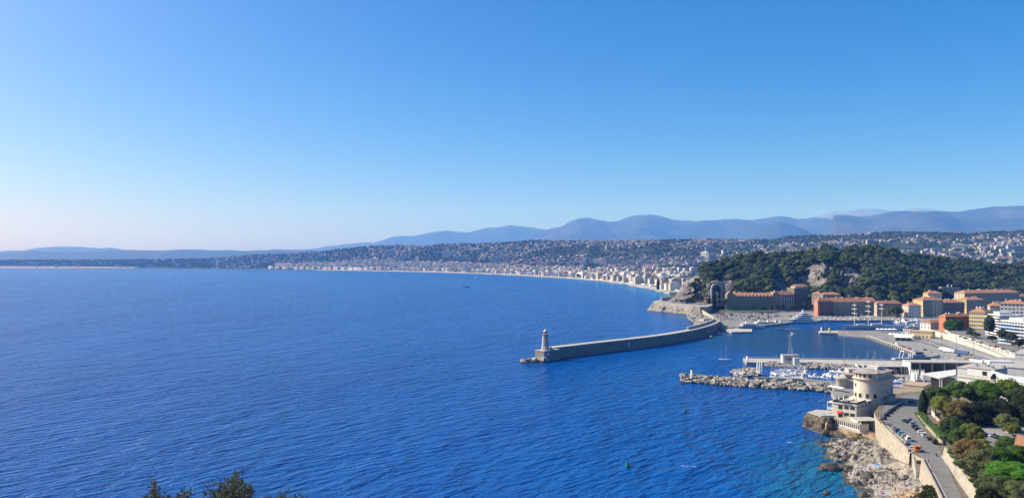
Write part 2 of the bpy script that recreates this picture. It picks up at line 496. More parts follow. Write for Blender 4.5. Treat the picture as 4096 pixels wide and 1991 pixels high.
# ------------------------------------------------------------------ near land
asphalt_m = mat('asphalt', (.185, .178, .168), .92, .16, .35, bump=.01, bscale=6)
asphalt2_m = mat('quay_asphalt', (.235, .225, .205), .92, .3, .06, bump=.01, bscale=3)
concrete_m = mat('concrete', (.33, .31, .28), .9, .14, .2, bump=.03, bscale=2, streak=.14)
conc_l_m = mat('pale_concrete', (.45, .425, .38), .9, .12, .2, bump=.02, bscale=2, streak=.2)
stone_m = mat('cream_stone', (.40, .34, .26), .92, .26, .5, bump=.12, bscale=1.2, streak=.1)
rock_m = mat('limestone_rock', (.16, .14, .115), .95, .45, .35, bump=.35, bscale=.8, col2=(.28, .25, .205))
rock_o_m = mat('ochre_rock', (.27, .155, .075), .95, .4, .5, bump=.3, bscale=1.0, col2=(.36, .26, .16))
rock_d_m = mat('wet_rock', (.07, .062, .05), .6, .35, .5, bump=.2, bscale=1.0)
boulder_m = mat('boulder_stone', (.30, .275, .235), .92, .25, .6, bump=.06, bscale=1.5, rand=.22)
_nt = boulder_m.node_tree; _b = _nt.nodes['Principled BSDF']; _src = _b.inputs['Base Color'].links[0].from_socket      # dark wet and weedy band at the waterline
_g = _nt.nodes.new('ShaderNodeNewGeometry'); _s = _nt.nodes.new('ShaderNodeSeparateXYZ'); _nt.links.new(_g.outputs['Position'], _s.inputs[0])
_n = _nt.nodes.new('ShaderNodeTexNoise'); _n.inputs['Scale'].default_value = .5; _nt.links.new(_g.outputs['Position'], _n.inputs['Vector'])
_a = _nt.nodes.new('ShaderNodeMath'); _a.operation = 'MULTIPLY_ADD'; _a.inputs[1].default_value = -1.6; _nt.links.new(_n.outputs['Fac'], _a.inputs[0]); _nt.links.new(_s.outputs['Z'], _a.inputs[2])
_r = _nt.nodes.new('ShaderNodeMapRange'); _r.inputs[1].default_value = -.35; _r.inputs[2].default_value = .35; _nt.links.new(_a.outputs[0], _r.inputs[0])
_x = _nt.nodes.new('ShaderNodeMix'); _x.data_type = 'RGBA'; _x.inputs[6].default_value = (.05, .046, .034, 1); _nt.links.new(_r.outputs[0], _x.inputs[0]); _nt.links.new(_src, _x.inputs[7]); _nt.links.new(_x.outputs[2], _b.inputs['Base Color'])
grass_m = mat('grass', (.07, .12, .028), .95, .3, .5, bump=.05, bscale=3)
soil_m = mat('dry_soil', (.16, .13, .085), .95, .3, .2)
white_m = mat('white_paint', (.70, .69, .67), .6, .05, .3)
pave_m = mat('pavement_slabs', (.38, .33, .29), .9, .12, .4)
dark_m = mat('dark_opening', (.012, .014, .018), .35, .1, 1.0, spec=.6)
metal_m = mat('grey_metal', (.34, .35, .36), .45, .1, 1.0, metallic=.6)

def slab(name, pts, z0, z1, m, mtop=None, kind='structure'):
    """land or quay slab from world points"""
    o = MB().prism([(p[0], p[1]) for p in pts], z0, z1, m, mtop or m).build(name)
    return tag(o, kind=kind)
def g2(*pts, z=0.0):
    return [G(px, py, z) for px, py in pts]

# harbour quays
QZ = 3.0
quay_pts = g2((3352, 1331), (3465, 1339.5), (3600, 1389), (3757, 1446), (4500, 1457), (4500, 1300), (3697, 1300), (3702, 1322), (3590, 1325), (3480, 1321.5), (3352, 1320.5), z=QZ)
slab('quay_ground', quay_pts, -5, QZ, concrete_m, asphalt2_m)
far_pts = g2((2868, 1304), (2884, 1312), (2950, 1307), (3000, 1303), (3060, 1299), (3135, 1292), (3205, 1281.5), (3420, 1280), (3640, 1279.5), (3690, 1290), (3697, 1299.5), (4500, 1299.5), z=QZ) + [XY(4500, 1700), XY(2720, 1700), XY(2700, 1560), XY(2740, 1400), XY(2760, 1330), XY(2800, 1250), XY(2835, 1130)]
slab('harbour_ground', far_pts, -5, QZ-.05, concrete_m, asphalt2_m)
# low yacht pier and the narrow pontoon at the mouth of the inner basin
slab('yacht_pier', g2((2886, 1312.5), (2925, 1327), (3008, 1325.5), (3008, 1315), (2960, 1314), (2948, 1307.8), z=1.8), -5, 1.8, conc_l_m)
slab('inner_pier', g2((3274, 1323), (3278, 1330), (3352, 1330.9), (3352, 1321.2), (3310, 1322), z=1.9), -5, 1.9, conc_l_m)
slab('outer_jetty', g2((2972, 1431), (2986, 1447), (3060, 1449), (3300, 1456), (3560, 1464), (3756, 1470), (3752, 1446.5), (3500, 1439), (3250, 1435), z=QZ), -5, QZ, concrete_m, conc_l_m)
slab('jetty_ledge', g2((2984, 1447.5), (2988, 1451), (3060, 1453), (3060, 1449.4), z=1.2), -5, 1.0, concrete_m)
marina_pts = [(K[0]*1.233, K[1]*1.233) for K in ((222, 451), (236, 470), (246, 500), (250, 521), (252, 541), (300, 543), (430, 543), (430, 340), (205, 330), (166, 350), (163, 395), (172, 425), (183, 440), (200, 441))]
slab('marina_ground', marina_pts, -5, 2.9, concrete_m, asphalt2_m)

# the plateau that carries the corniche road
RZ = 12.4
plat = [(181, 392), (174.4, 371), (161.5, 319), (161, 309), (141.5, 258), (125, 215), (380, 190), (400, 430), (290, 455), (262, 475), (232, 466), (214, 452), (198, 425), (186, 405)]
slab('plateau_ground', plat, -6, RZ-.1, stone_m, soil_m)
# road ribbon
def ribbon(name, pts, w, z, m, kind='structure', thick=0.0):
    mb = MB(); L = []; Rr = []
    ws = w if isinstance(w, (list, tuple)) else [w]*len(pts)
    zs = z if isinstance(z, (list, tuple)) else [z]*len(pts)
    P = [Vector((p[0], p[1], 0)) for p in pts]
    for i, p in enumerate(P):
        t = (P[min(i+1, len(P)-1)]-P[max(i-1, 0)]).normalized()
        n = Vector((-t.y, t.x, 0))
        L.append((p+n*ws[i]/2)+Vector((0, 0, zs[i]))); Rr.append((p-n*ws[i]/2)+Vector((0, 0, zs[i])))
    vs = []
    for a, b in zip(L, Rr): vs += [a, b]
    k = len(L)
    if thick:
        vs += [Vector(v)-Vector((0, 0, thick)) for v in vs]
        fs = []
        for i in range(k-1):
            a, b, c, d = 2*i, 2*i+1, 2*i+3, 2*i+2
            o = 2*k
            fs += [(a, b, c, d), (a, d, d+o, a+o), (b, b+o, c+o, c)]
        fs += [(0, 2*k, 2*k+1, 1), (2*k-2, 2*k-1, 4*k-1, 4*k-2)]
        mb.add(vs, fs, m)
    else:
        mb.add(vs, [(2*i, 2*i+1, 2*i+3, 2*i+2) for i in range(k-1)], m)
    o = mb.build(name)
    return tag(o, kind=kind) if kind else o
def smooth_path(pts, n=6):
    out = []
    P = [Vector(p[:2]).to_3d() for p in pts]
    for i in range(len(P)-1):
        p0, p1, p2, p3 = P[max(i-1, 0)], P[i], P[i+1], P[min(i+2, len(P)-1)]
        for j in range(n):
            t = j/n
            out.append(.5*((2*p1)+(p2-p0)*t+(2*p0-5*p1+4*p2-p3)*t*t+(3*p1-p0-3*p2+p3)*t**3))
    out.append(P[-1])
    return out
def gp(px, py, z): 
    p = G(px, py, z); return (p.x, p.y)
rc = smooth_path([gp(3838, 2080, RZ), gp(3815, 1991, RZ), gp(3780, 1920, RZ), gp(3743, 1850, RZ), gp(3700, 1790, RZ), gp(3650, 1735, RZ), gp(3615, 1690, RZ), gp(3600, 1655, RZ), gp(3610, 1625, RZ), gp(3640, 1600, RZ), gp(3700, 1578, RZ)])
nrc = len(rc)
wid = list(np.interp(range(nrc), [0, 12, 20, 26, 34, 44, nrc], [5.0, 5.4, 8.0, 12.5, 14.5, 17, 14]))
ribbon('road', rc, wid, RZ+.02, asphalt_m)
# sea-side pavement with kerb and low parapet wall
edge = [gp(3790, 2060, RZ), gp(3768, 1991, RZ), gp(3728, 1910, RZ), gp(3690, 1838, RZ)]
edge2 = [gp(3637, 1806, RZ), gp(3590, 1758, RZ), gp(3550, 1722, RZ), gp(3530, 1700, RZ)]
ribbon('pavement', [(p[0]+.9, p[1]) for p in edge], 1.7, RZ+.16, pave_m, thick=.16)
ribbon('pavement', [(p[0]+1.3, p[1]) for p in edge2], 2.6, RZ+.16, pave_m, thick=.16)
def wall_line(name, pts, z0, z1, th, m, label=None, cat='wall', group=None, cap=None):
    o = ribbon(name, pts, th, z1, m, kind=None, thick=(z1-z0) if not isinstance(z1, list) else z1[0]-z0)
    if label: tag(o, label, cat, group)
    return o
wall_line('parapet_wall', [(p[0]-.25, p[1]) for p in edge], RZ-1, RZ+1.0, .45, stone_m, 'low cream parapet wall along the seaward kerb of the narrow road')
wall_line('parapet_wall', [(p[0]-.25, p[1]) for p in edge2], RZ-1, RZ+1.0, .45, stone_m, 'low cream parapet wall above the tall retaining wall by the parked cars')
# tall lit retaining walls below the road: battered courses of stone
def retaining(name, pts, z0s, z1, label, lean=.1):
    mb = MB(); P = [Vector((p[0], p[1], 0)) for p in pts]
    n = 14
    vs = []; cols_ = 0
    samp = []
    for i in range(len(P)-1):
        for j in range(n): samp.append((P[i].lerp(P[i+1], j/n), z0s[i]+(z0s[i+1]-z0s[i])*j/n))
    samp.append((P[-1], z0s[-1]))
    t = (P[-1]-P[0]).normalized(); nn = Vector((-t.y, t.x, 0))
    if nn.x > 0: nn = -nn
    rows = 7
    for p, z0 in samp:
        for r in range(rows+1):
            f = r/rows; z = z0+(z1-z0)*f
            off = nn*((1-f)*(z1-z0)*lean + .10*rnd.random())
            vs.append(p+off+Vector((0, 0, z)))
    k = rows+1
    fs = [(i*k+j, (i+1)*k+j, (i+1)*k+j+1, i*k+j+1) for i in range(len(samp)-1) for j in range(rows)]
    mb.add(vs, fs, stone_m)
    b = [(Vector(v)-nn*1.2) for v in vs]
    mb.add([vs[i*k+rows] for i in range(len(samp))]+[b[i*k+rows] for i in range(len(samp))], [(i, i+1, len(samp)+i+1, len(samp)+i) for i in range(len(samp)-1)], stone_m)
    return tag(mb.build(name), label, 'wall')
retaining('retaining_wall', [gp(3524, 1702, RZ), gp(3590, 1761, RZ), gp(3640, 1810, RZ)], [1.0, 4.5, 7.5], RZ+.05, 'tall sunlit cream retaining wall below the parked cars, above the cove')
retaining('retaining_wall', [gp(3686, 1834, RZ), gp(3727, 1912, RZ), gp(3770, 1992, RZ), gp(3795, 2060, RZ)], [4.5, 5.5, 6.5, 7], RZ+.05, 'sunlit cream retaining wall with a plant growing on it, nearer than the stairs')
# garden wall on the inland side of the road
iw = [gp(3772, 1822, RZ), gp(3805, 1868, RZ), gp(3850, 1938, RZ), gp(3892, 1995, RZ), gp(3925, 2060, RZ)]
retaining('garden_wall', [(p[0]+.6, p[1]) for p in iw], [RZ]*5, RZ+3.6, 'cream stone garden wall with leaning buttress shadows on the inland side of the road', .18)
ribbon('kerb', [(p[0]-.5, p[1]) for p in iw], .8, RZ+.15, conc_l_m, thick=.15)
for nm, pts in (('garden_ground', [(iw[0][0]+1, iw[0][1]), (iw[1][0]+1, iw[1][1]), (iw[2][0]+1, iw[2][1]), (iw[3][0]+1, iw[3][1]), (iw[4][0]+1, iw[4][1]), (380, 205), (380, 330), (196, 317)]),):
    slab(nm, pts, RZ-1, RZ+3.5, soil_m)

# cove: pebble beach and rough ground under the walls
FOOT = ([200, 240, 258, 281, 309, 319, 371, 392], [118, 133, 140.7, 149.8, 160.5, 161, 173.6, 179])   # foot of the road walls
def cove_h(X, Y):
    d = np.interp(Y, *FOOT) - X                    # metres seaward of the walls
    h0 = np.interp(Y, [240, 292, 303, 320, 334, 350, 371, 392], [9.0, 7.5, 3.6, 6.5, 3.4, 5.5, 3.0, 1.5])
    b = np.clip(np.exp(-((Y-302+(X-148)*.15)/8.5)**2)+np.exp(-((Y-335+(X-155)*.2)/8)**2), 0, 1)
    base = h0*(1-d/25)
    rr = fbm(X/6.5+2, Y/6.5, 4)-.5
    rid = np.abs(fbm(X/7+4, Y/3.6+8, 3)-.5)*2
    blk = np.floor(fbm(X/3.2+9, Y/3.2+1, 2)*7)/7-.45
    rough = (1-b*.97)*np.clip(d/5, .25, 1)*np.clip((33-d)/11, 0, 1)
    sea = np.clip(d-24, 0, 30)
    return np.maximum(base*(1-b*.15) + (rr*7.0 + (.38-rid)*3.2 + blk*2.6)*rough - sea*.05, -4.0)
xs = np.arange(108, 182, .8); ys = np.arange(240, 394, .8)
Xc, Yc = np.meshgrid(xs, ys, indexing='ij')
Xj = Xc+(fbm(Xc/2, Yc/2, 2)-.5)*1.2; Yj = Yc+(fbm(Xc/2+40, Yc/2, 2)-.5)*1.2
Zc = cove_h(Xc, Yc)
Zc = np.where(Xc > np.interp(Yc, *FOOT)+2, -4, Zc)
nu, nv = Xc.shape
I = np.arange(nu*nv).reshape(nu, nv)
Q = np.stack([I[:-1, :-1], I[1:, :-1], I[1:, 1:], I[:-1, 1:]], -1).reshape(-1, 4)
zq = Zc.reshape(-1)[Q].mean(1); zmax = Zc.reshape(-1)[Q].max(1); yq = Yc.reshape(-1)[Q].mean(1); xq = Xc.reshape(-1)[Q].mean(1)
slope = Zc.reshape(-1)[Q].max(1)-Zc.reshape(-1)[Q].min(1)
pebble_m = mat('pebbles', (.33, .30, .265), .95, .2, 1.2, bump=.05, bscale=5)
bq = np.clip(np.exp(-((yq-302+(xq-148)*.15)/8.5)**2)+np.exp(-((yq-335+(xq-155)*.2)/8)**2), 0, 1)
mi = np.where(zq < .35+.9*fbm(xq/5, yq/5, 2), 2, np.where((bq > .55) & (slope < .7), 1, 0))
mi = np.where((yq < 297) & (np.interp(yq, *FOOT)-xq < 15) & (zq > 3.0), 3, mi)
keep = zmax > -3.2
cove_o = link('cove_shore', np_mesh('cove_shore', np.stack([Xj, Yj, Zc], -1).reshape(-1, 3), Q[keep], [rock_m, pebble_m, rock_d_m, rock_o_m], mi[keep]))
tag(cove_o, kind='structure')

# displaced rock faces
def rock_face(name, base, top, nu=40, nv=12, amp=3.0, m=None, label=None, sc=8.0, seed=0, kind=None, wet=True, mlow=None):
    """a cliff between a foot line and a top line, broken by noise"""
    def along(line, f):
        L = [0]
        for a, b in zip(line, line[1:]): L.append(L[-1]+(Vector(b)-Vector(a)).length)
        d = f*L[-1]
        for i in range(len(line)-1):
            if d <= L[i+1] or i == len(line)-2:
                t = (d-L[i])/max(1e-6, L[i+1]-L[i])
                return Vector(line[i]).lerp(Vector(line[i+1]), t)
    V = []
    for i in range(nu+1):
        a = along(base, i/nu); b = along(top, i/nu)
        t = (along(base, min(1, i/nu+.02))-along(base, max(0, i/nu-.02))).normalized()
        n = Vector((t.y, -t.x, 0)).normalized()
        if n.y > 0: n = -n
        for j in range(nv+1):
            f = j/nv
            p = a.lerp(b, f)
            u = i/nu*(Vector(base[-1])-Vector(base[0])).length
            nz = float(fbm(u/sc+seed*9.1, p.z/sc*1.3+seed, 4))-.5
            cr = abs(float(fbm(u/sc*.8+seed*5+7, p.z/sc*.5+3, 3))-.5)*2
            V.append(p+n*(amp*(nz*1.6-(.3-min(.3, cr))*2.2)*math.sin(min(1, f*1.15+.12)*math.pi*.93))+Vector((0, 0, nz*amp*.25*math.sin(f*math.pi))))
    k = nv+1
    Fq = [(i*k+j, (i+1)*k+j, (i+1)*k+j+1, i*k+j+1) for i in range(nu) for j in range(nv)]
    mm = m or rock_m
    midx = [1 if (V[f[0]].z < .9 and wet) else 0 for f in Fq]
    if mlow: midx = [1 if V[f[0]].z < .9 else (2 if float(fbm(V[f[0]].x/3, V[f[0]].z/2, 3)) > .52 else 0) for f in Fq]
    o = link(name, np_mesh(name, np.array([tuple(v) for v in V]), np.array(Fq), [mm, rock_d_m, mlow or mm], midx))
    if label: tag(o, label, 'rock')
    else: tag(o, kind='structure')
    return o
# rock under the round-fronted restaurant
HRZ = 4.0
rock_br_shade = mat('brown_shade_rock', (.055, .045, .034), .95, .5, .6, bump=.4, bscale=1.0, col2=(.13, .105, .075))  # brown rock, darkened further to stand for the shade of an undercut
topl = [AT(3287, 1668, 414), AT(3318, 1670, 414), G(3330, 1690, HRZ), G(3336, 1696, HRZ-.3), G(3400, 1714, HRZ-.3), G(3446, 1727, HRZ-.3), G(3490, 1726, HRZ-.3), G(3527, 1724, HRZ)]
rock_face('rock_cliff', [G(3283, 1738), G(3310, 1741), G(3335, 1745), G(3350, 1748), G(3400, 1757), G(3450, 1768), G(3492, 1778), G(3527, 1788, .5)], topl, 110, 18, 4.2, rock_br_shade, 'ochre and dark rock cliff under the terraced restaurant', 4.0, 1, mlow=rock_o_m)
slab('rock_ledge', [(p.x, p.y+.6) for p in topl[2:]]+[(185, 395), (200, 430), (185, 442), (172, 428)], -3, HRZ-.35, rock_m, conc_l_m)
slab('rock_terrace', [(topl[0].x, topl[0].y), (topl[1].x, topl[1].y), (171, 419), (178, 432), (168, 436), (160, 428)], -3, topl[0].z-.05, rock_br_shade, conc_l_m)
rock_face('rock_cliff', [G(3283, 1738), (158, 428, 0), (166, 440, 0), (182, 452, 0)], [topl[0], (159.5, 427, topl[0].z), (167, 437, topl[0].z), (180, 440, HRZ)], 50, 14, 3.5, rock_br_shade, 'shaded seaward end of the rock under the restaurant', 3.5, 2)
# headland at the foot of the castle hill
HZ = 14.5
rock_face('headland_cliff', [G(2584, 1241), G(2615, 1245), G(2640, 1249), G(2665, 1250), G(2690, 1253), G(2720, 1256), G(2750, 1259), G(2775, 1262, 2), G(2800, 1258, 3)],
          [G(2612, 1209, HZ), G(2625, 1210, HZ), G(2650, 1212, HZ), G(2670, 1214, HZ), G(2692, 1216, HZ), G(2720, 1219, HZ), G(2750, 1222, HZ), G(2775, 1224, HZ), G(2800, 1227, HZ-1)], 90, 14, 7.0, rock_m, 'pale jagged rock cliff of the headland below the curving road', 13, 3)
head_pts = g2((2612, 1208.5), (2650, 1211.5), (2692, 1215.5), (2750, 1221.5), (2800, 1226.5), z=HZ)
hp = head_pts + [XY(2830, 1290), XY(2850, 1345), XY(2850, 1500), XY(2740, 1600), XY(2690, 1640), XY(2650, 1560), XY(2618, 1480)]
slab('headland_ground', hp, -4, HZ-.1, rock_m, prom_m)
# ------------------------------------------------------------------ vegetation builders
def leaf_mat(name, col, rand=.2, var=.35, scale=.35, trans=.25):
    m = mat(name, col, .75, var, scale, spec=.18, rand=rand)
    b = m.node_tree.nodes['Principled BSDF']
    nt = m.node_tree
    tr = nt.nodes.new('ShaderNodeBsdfTranslucent'); mx = nt.nodes.new('ShaderNodeMixShader'); mx.inputs[0].default_value = trans
    out = [n for n in nt.nodes if n.type == 'OUTPUT_MATERIAL'][0]
    src = b.inputs['Base Color'].links[0].from_socket
    nt.links.new(src, tr.inputs['Color'])
    nt.links.new(b.outputs[0], mx.inputs[1]); nt.links.new(tr.outputs[0], mx.inputs[2]); nt.links.new(mx.outputs[0], out.inputs[0])
    return m
pine_m = leaf_mat('pine_foliage', (.072, .094, .026), .40, .6, .085, trans=.14)
oak_m = leaf_mat('evergreen_foliage', (.038, .052, .020), .40, .6, .085, trans=.14)
green_m = leaf_mat('bright_foliage', (.12, .23, .03), .12, trans=.4)
olive_m = leaf_mat('olive_foliage', (.15, .175, .07), .2, trans=.32)
autumn_m = leaf_mat('autumn_foliage', (.21, .155, .055), .2, trans=.38)
yellow_m = leaf_mat('yellow_green_foliage', (.22, .24, .05), .2, trans=.38)
cyp_m = leaf_mat('cypress_foliage', (.018, .032, .014), .2)
far_leaf_m = mat('distant_foliage', (.012, .021, .009), .95, .4, .03, col2=(.028, .040, .016))
bark_m = mat('bark', (.12, .095, .07), .95, .25, 2.0, bump=.03)
bark_l_m = mat('pale_bark', (.30, .26, .21), .95, .25, 2.0, bump=.03)

def cube_sphere(n=2):
    """unit sphere of quads"""
    V, Q, ix = [], [], {}
    def vid(p):
        k = tuple(round(c, 5) for c in p)
        if k not in ix: ix[k] = len(V); V.append(p)
        return ix[k]
    for ax in range(3):
        for sg in (-1, 1):
            for i in range(n):
                for j in range(n):
                    q = []
                    for (a, b) in ((i, j), (i+1, j), (i+1, j+1), (i, j+1)):
                        p = [0, 0, 0]; p[ax] = sg; p[(ax+1) % 3] = -1+2*a/n; p[(ax+2) % 3] = -1+2*b/n
                        q.append(vid(tuple(p)))
                    Q.append(q if sg > 0 else q[::-1])
    V = np.array(V, float); V /= np.linalg.norm(V, axis=1)[:, None]
    return V, np.array(Q)
CS2, CS3, CS4 = cube_sphere(2), cube_sphere(3), cube_sphere(4)

def leaf_quads(g, P, N, size, aspect=.6):
    """one quad per point P, tilted around N"""
    n = len(P)
    d = N + g.normal(0, .55, (n, 3)); d /= np.linalg.norm(d, axis=1)[:, None]
    a = np.cross(d, g.normal(0, 1, (n, 3))); a /= np.linalg.norm(a, axis=1)[:, None]+1e-9
    b = np.cross(d, a)
    s = (size*(.6+.8*g.random(n)))[:, None]
    V = np.stack([P-a*s*.5-b*s*aspect*.5, P+a*s*.5-b*s*aspect*.25, P+a*s*.55+b*s*aspect*.3, P-a*s*.4+b*s*aspect*.5], 1).reshape(-1, 3)
    Q = np.arange(4*n).reshape(n, 4)
    return V, Q

def crown(seed, rx, ry, rz, clumps=10, leaves=40, leaf=1.2, core=.72, flat=.35, cr=.42, csp=CS3, cz=0.0):
    """foliage clumps spread through an ellipsoid; returns vertex and quad arrays around the crown's centre"""
    g = np.random.default_rng(seed)
    VV, QQ, k = [], [], 0
    def push(V, Q):
        nonlocal k
        VV.append(V); QQ.append(Q+k); k += len(V)
    ctr = []
    for i in range(clumps):
        th = 2*math.pi*(i*.618+g.random()*.2); h = -flat+(1+flat)*((i+.5)/clumps)
        r = math.sqrt(max(0, 1-h*h))*(.55+.35*g.random())
        c = np.array([math.cos(th)*r*rx, math.sin(th)*r*ry, h*rz*.78])
        ctr.append(c)
        s = np.array([rx, ry, rz*.9])*cr*(.75+.5*g.random())
        if core:
            V, Q = csp
            V = V*(1+.28*(g.random((len(V), 1))-.5)*2)
            push(V*s*core+c, Q)
        d = g.normal(0, 1, (leaves, 3)); d /= np.linalg.norm(d, axis=1)[:, None]
        d[:, 2] = np.where(d[:, 2] < -.3, -d[:, 2], d[:, 2])
        P = c+d*s*(.78+.34*g.random((leaves, 1)))
        V, Q = leaf_quads(g, P, d, np.full(leaves, leaf))
        push(V, Q)
    return np.concatenate(VV), np.concatenate(QQ)

def trunk_mb(h, r0, r1, m, limbs=5, spread=3.0, seed=0, base=0.0, lean=0.0):
    g = random.Random(seed)
    mb = MB()
    p = Vector((0, 0, base)); n = 3
    for i in range(n):
        q = p+Vector((g.uniform(-.1, .1)*h/n+lean/n, g.uniform(-.1, .1)*h/n, (h-base)/n))
        mb.tube(p, q, r0+(r1-r0)*i/n, r0+(r1-r0)*(i+1)/n, m, 7, cap=(i == 0))
        p = q
    for i in range(limbs):
        a = 2*math.pi*i/limbs+g.uniform(-.4, .4)
        st = Vector((0, 0, h*(.55+.4*g.random()))) + Vector((lean*.7, 0, 0))
        e = st+Vector((math.cos(a)*spread*(.6+.5*g.random()), math.sin(a)*spread*(.6+.5*g.random()), spread*(.35+.6*g.random())))
        mid = st.lerp(e, .5)+Vector((0, 0, spread*.08))
        mb.tube(st, mid, r1*.75, r1*.5, m, 6, cap=False); mb.tube(mid, e, r1*.5, r1*.15, m, 6, cap=False)
    return mb

def make_tree(name, label, cat, loc, h, rx, ry, rz, fm, seed, clumps=14, leaves=90, leaf=.7, bark=None, group=None, cz=None, trunk_r=.3, core=.7, limbs=6, flat=.35, cr=.42, rot=0.0, lean=0.0):
    t = thing(name, label, cat, loc, rot, group)
    trunk_mb(h-rz*.55, trunk_r, trunk_r*.55, bark or bark_m, limbs, rx*.75, seed, lean=lean).build('trunk', t)
    V, Q = crown(seed, rx, ry, rz, clumps, leaves, leaf, core, flat, cr)
    V = V+np.array([lean, 0, (cz if cz is not None else h-rz*.8)])
    link('crown', np_mesh('crown', V, Q, [fm]), t)
    return t

# ------------------------------------------------------------------ castle hill
HB_PX = [2680, 2700, 2730, 2760, 2850, 2900, 3100, 3230, 3262, 3300, 3500, 3700, 3760, 3850, 4096, 4500]
HB_Y = [1640, 1560, 1480, 1420, 1400, 1410, 1415, 1440, 1360, 1330, 1330, 1340, 1400, 1460, 1520, 1600]
HR_PX = [2680, 2760, 2850, 3000, 3300, 3600, 4096, 4500]
HR_Y = [1660, 1580, 1620, 1650, 1640, 1700, 1900, 2000]
HS_PX = [2680, 2695, 2710, 2725, 2745, 2760, 2800, 2850, 2900, 2950, 3000, 3050, 3100, 3150, 3200, 3250, 3300, 3350, 3400, 3440, 3500, 3560, 3600, 3650, 3700, 3750, 3800, 3850, 3900, 3950, 4000, 4050, 4100, 4500]
HS_PY = [1212, 1196, 1168, 1130, 1103, 1087, 1064, 1050, 1044, 1030, 1022, 1022, 1024, 1018, 1014, 1006, 992, 1003, 996, 998, 993, 1003, 1015, 1025, 1028, 1033, 1042, 1043, 1052, 1060, 1068, 1066, 1073, 1080]
ROCKS = [(2775, 1135, 46, 50), (2738, 1150, 26, 55), (2705, 1190, 20, 40), (2745, 1200, 22, 25), (2868, 1140, 26, 30), (2905, 1120, 24, 40), (2925, 1150, 15, 25), (3118, 1125, 34, 40), (3265, 1092, 52, 42), (3190, 1125, 30, 18), (3400, 1098, 52, 36), (3150, 1148, 40, 14), (2790, 1090, 22, 14), (3310, 1060, 14, 14), (3090, 1066, 12, 8)]
def in_rock(px, py, grow=1.0):
    r = np.zeros(np.shape(px), bool)
    for a, b, c, d in ROCKS:
        r |= ((px-a)/(c*grow))**2+((py-b)/(d*grow))**2 < 1
    return r
TREE_H = 14.0
def hill_z(px, Y):
    px = np.asarray(px, float); Y = np.asarray(Y, float)
    yb = interp(px, HB_PX, HB_Y); yr = interp(px, HR_PX, HR_Y)
    zr = H-(interp(px, HS_PX, HS_PY)-CY)/F*yr - TREE_H*np.clip((px-2700)/60, 0, 1)
    zb = np.where(px < 2850, 13.0, np.where(px < 3250, 6.0, 3.0))
    s = np.clip((Y-yb)/(yr-yb), 0, 1)
    X = (px-CX)/F*Y
    pr = 1-(1-s)**2.0
    rel = np.sin(s*math.pi)
    n = (fbm(X/70+5, Y/70, 4)-.5)*34 + (fbm(X/22, Y/22+7, 3)-.5)*9
    gul = -np.clip(.30-np.abs(fbm(X/110+2, Y/260+1, 3)-.5)*2, 0, 1)*46
    z = zb+(zr-zb)*pr+(n+gul)*rel*np.clip((zr-zb)/60, 0, 1)
    bk = np.clip((Y-yr)/260, 0, 1)
    z = z*(1-bk)+3*bk
    return np.where(Y < yb, zb-6-(yb-Y)*.5, z)
px_ = np.arange(2680, 4501, 7.0)
ss = np.concatenate([[-.03, 0], np.linspace(.015, 1, 56), np.linspace(1.08, 1.9, 8)])
P_, S_ = np.meshgrid(px_, ss, indexing='ij')
Yh = interp(P_, HB_PX, HB_Y)+(interp(P_, HR_PX, HR_Y)-interp(P_, HB_PX, HB_Y))*S_
Zh = hill_z(P_, Yh)
Xh = (P_-CX)/F*Yh
PYh = CY+(H-Zh)*F/Yh
rk = in_rock(P_, PYh, 1.15)
# broken rock: push the exposed faces about
bro = (fbm(Xh/14+3, Zh/14, 4)-.5)
cr_ = np.abs(fbm(Xh/9+1, Zh/20+6, 3)-.5)*2
Yh2 = Yh - np.where(rk, bro*34-np.clip(.35-cr_, 0, 1)*26, 0)
V = np.stack([Xh*Yh2/Yh, Yh2, Zh], -1).reshape(-1, 3)
nu, nv = P_.shape
I = np.arange(nu*nv).reshape(nu, nv)
Q = np.stack([I[:-1, :-1], I[1:, :-1], I[1:, 1:], I[:-1, 1:]], -1).reshape(-1, 4)
rkq = rk.reshape(-1)[Q].sum(1) >= 2
cliff_m = mat('cliff_limestone', (.105, .095, .09), .95, .55, .09, bump=1.2, bscale=.35, col2=(.20, .182, .165))
scrub_m = mat('hill_scrub', (.022, .032, .014), .95, .4, .12, col2=(.06, .062, .03))
hill_o = tag(link('castle_hill', np_mesh('castle_hill', V, Q, [scrub_m, cliff_m], rkq.astype(int))), kind='structure')

g = np.random.default_rng(5)
# shared crown and trunk meshes for the hill trees
HILLC = []
for i in range(10):
    fm = [pine_m, pine_m, oak_m, pine_m, oak_m][i % 5]
    if i % 5 == 3: V, Q = crown(100+i, 5.2, 5.0, 2.5, 9, 40, 1.0, .92, .1, .42, CS3)      # umbrella pine
    else: V, Q = crown(100+i, 4.2, 4.2, 4.0, 10, 36, 1.0, .92, .45, .46, CS3)
    HILLC.append(np_mesh('hill_tree_crown', V, Q, [fm]))
HILLT = [trunk_mb(6.5, .32, .2, bark_l_m, 4, 2.6, 3).mesh('hill_tree_trunk')]
cand = []
for i in range(3600):
    px = float(g.uniform(2700, 4180)); s = float(g.random()**1.0)*1.18
    yb = interp(px, HB_PX, HB_Y); yr = interp(px, HR_PX, HR_Y)
    Y = float(yb+(yr-yb)*s)
    z = float(hill_z(px, Y)); py = CY+(H-z)*F/Y
    if s > 1.0: z = max(z, 5)
    if bool(in_rock(np.array(px), np.array(py-10), 1.05)) or bool(in_rock(np.array(px), np.array(py-28), 1.05)) or bool(in_rock(np.array(px), np.array(py-44), 1.05)) or bool(in_rock(np.array(px), np.array(py-58), .85)): continue
    if px < 2790 and g.random() < .7: continue
    hgt = float(.8+.6*g.random())*(1.0 if s < .9 else 1.05)
    cand.append((px, Y, z, hgt, s))
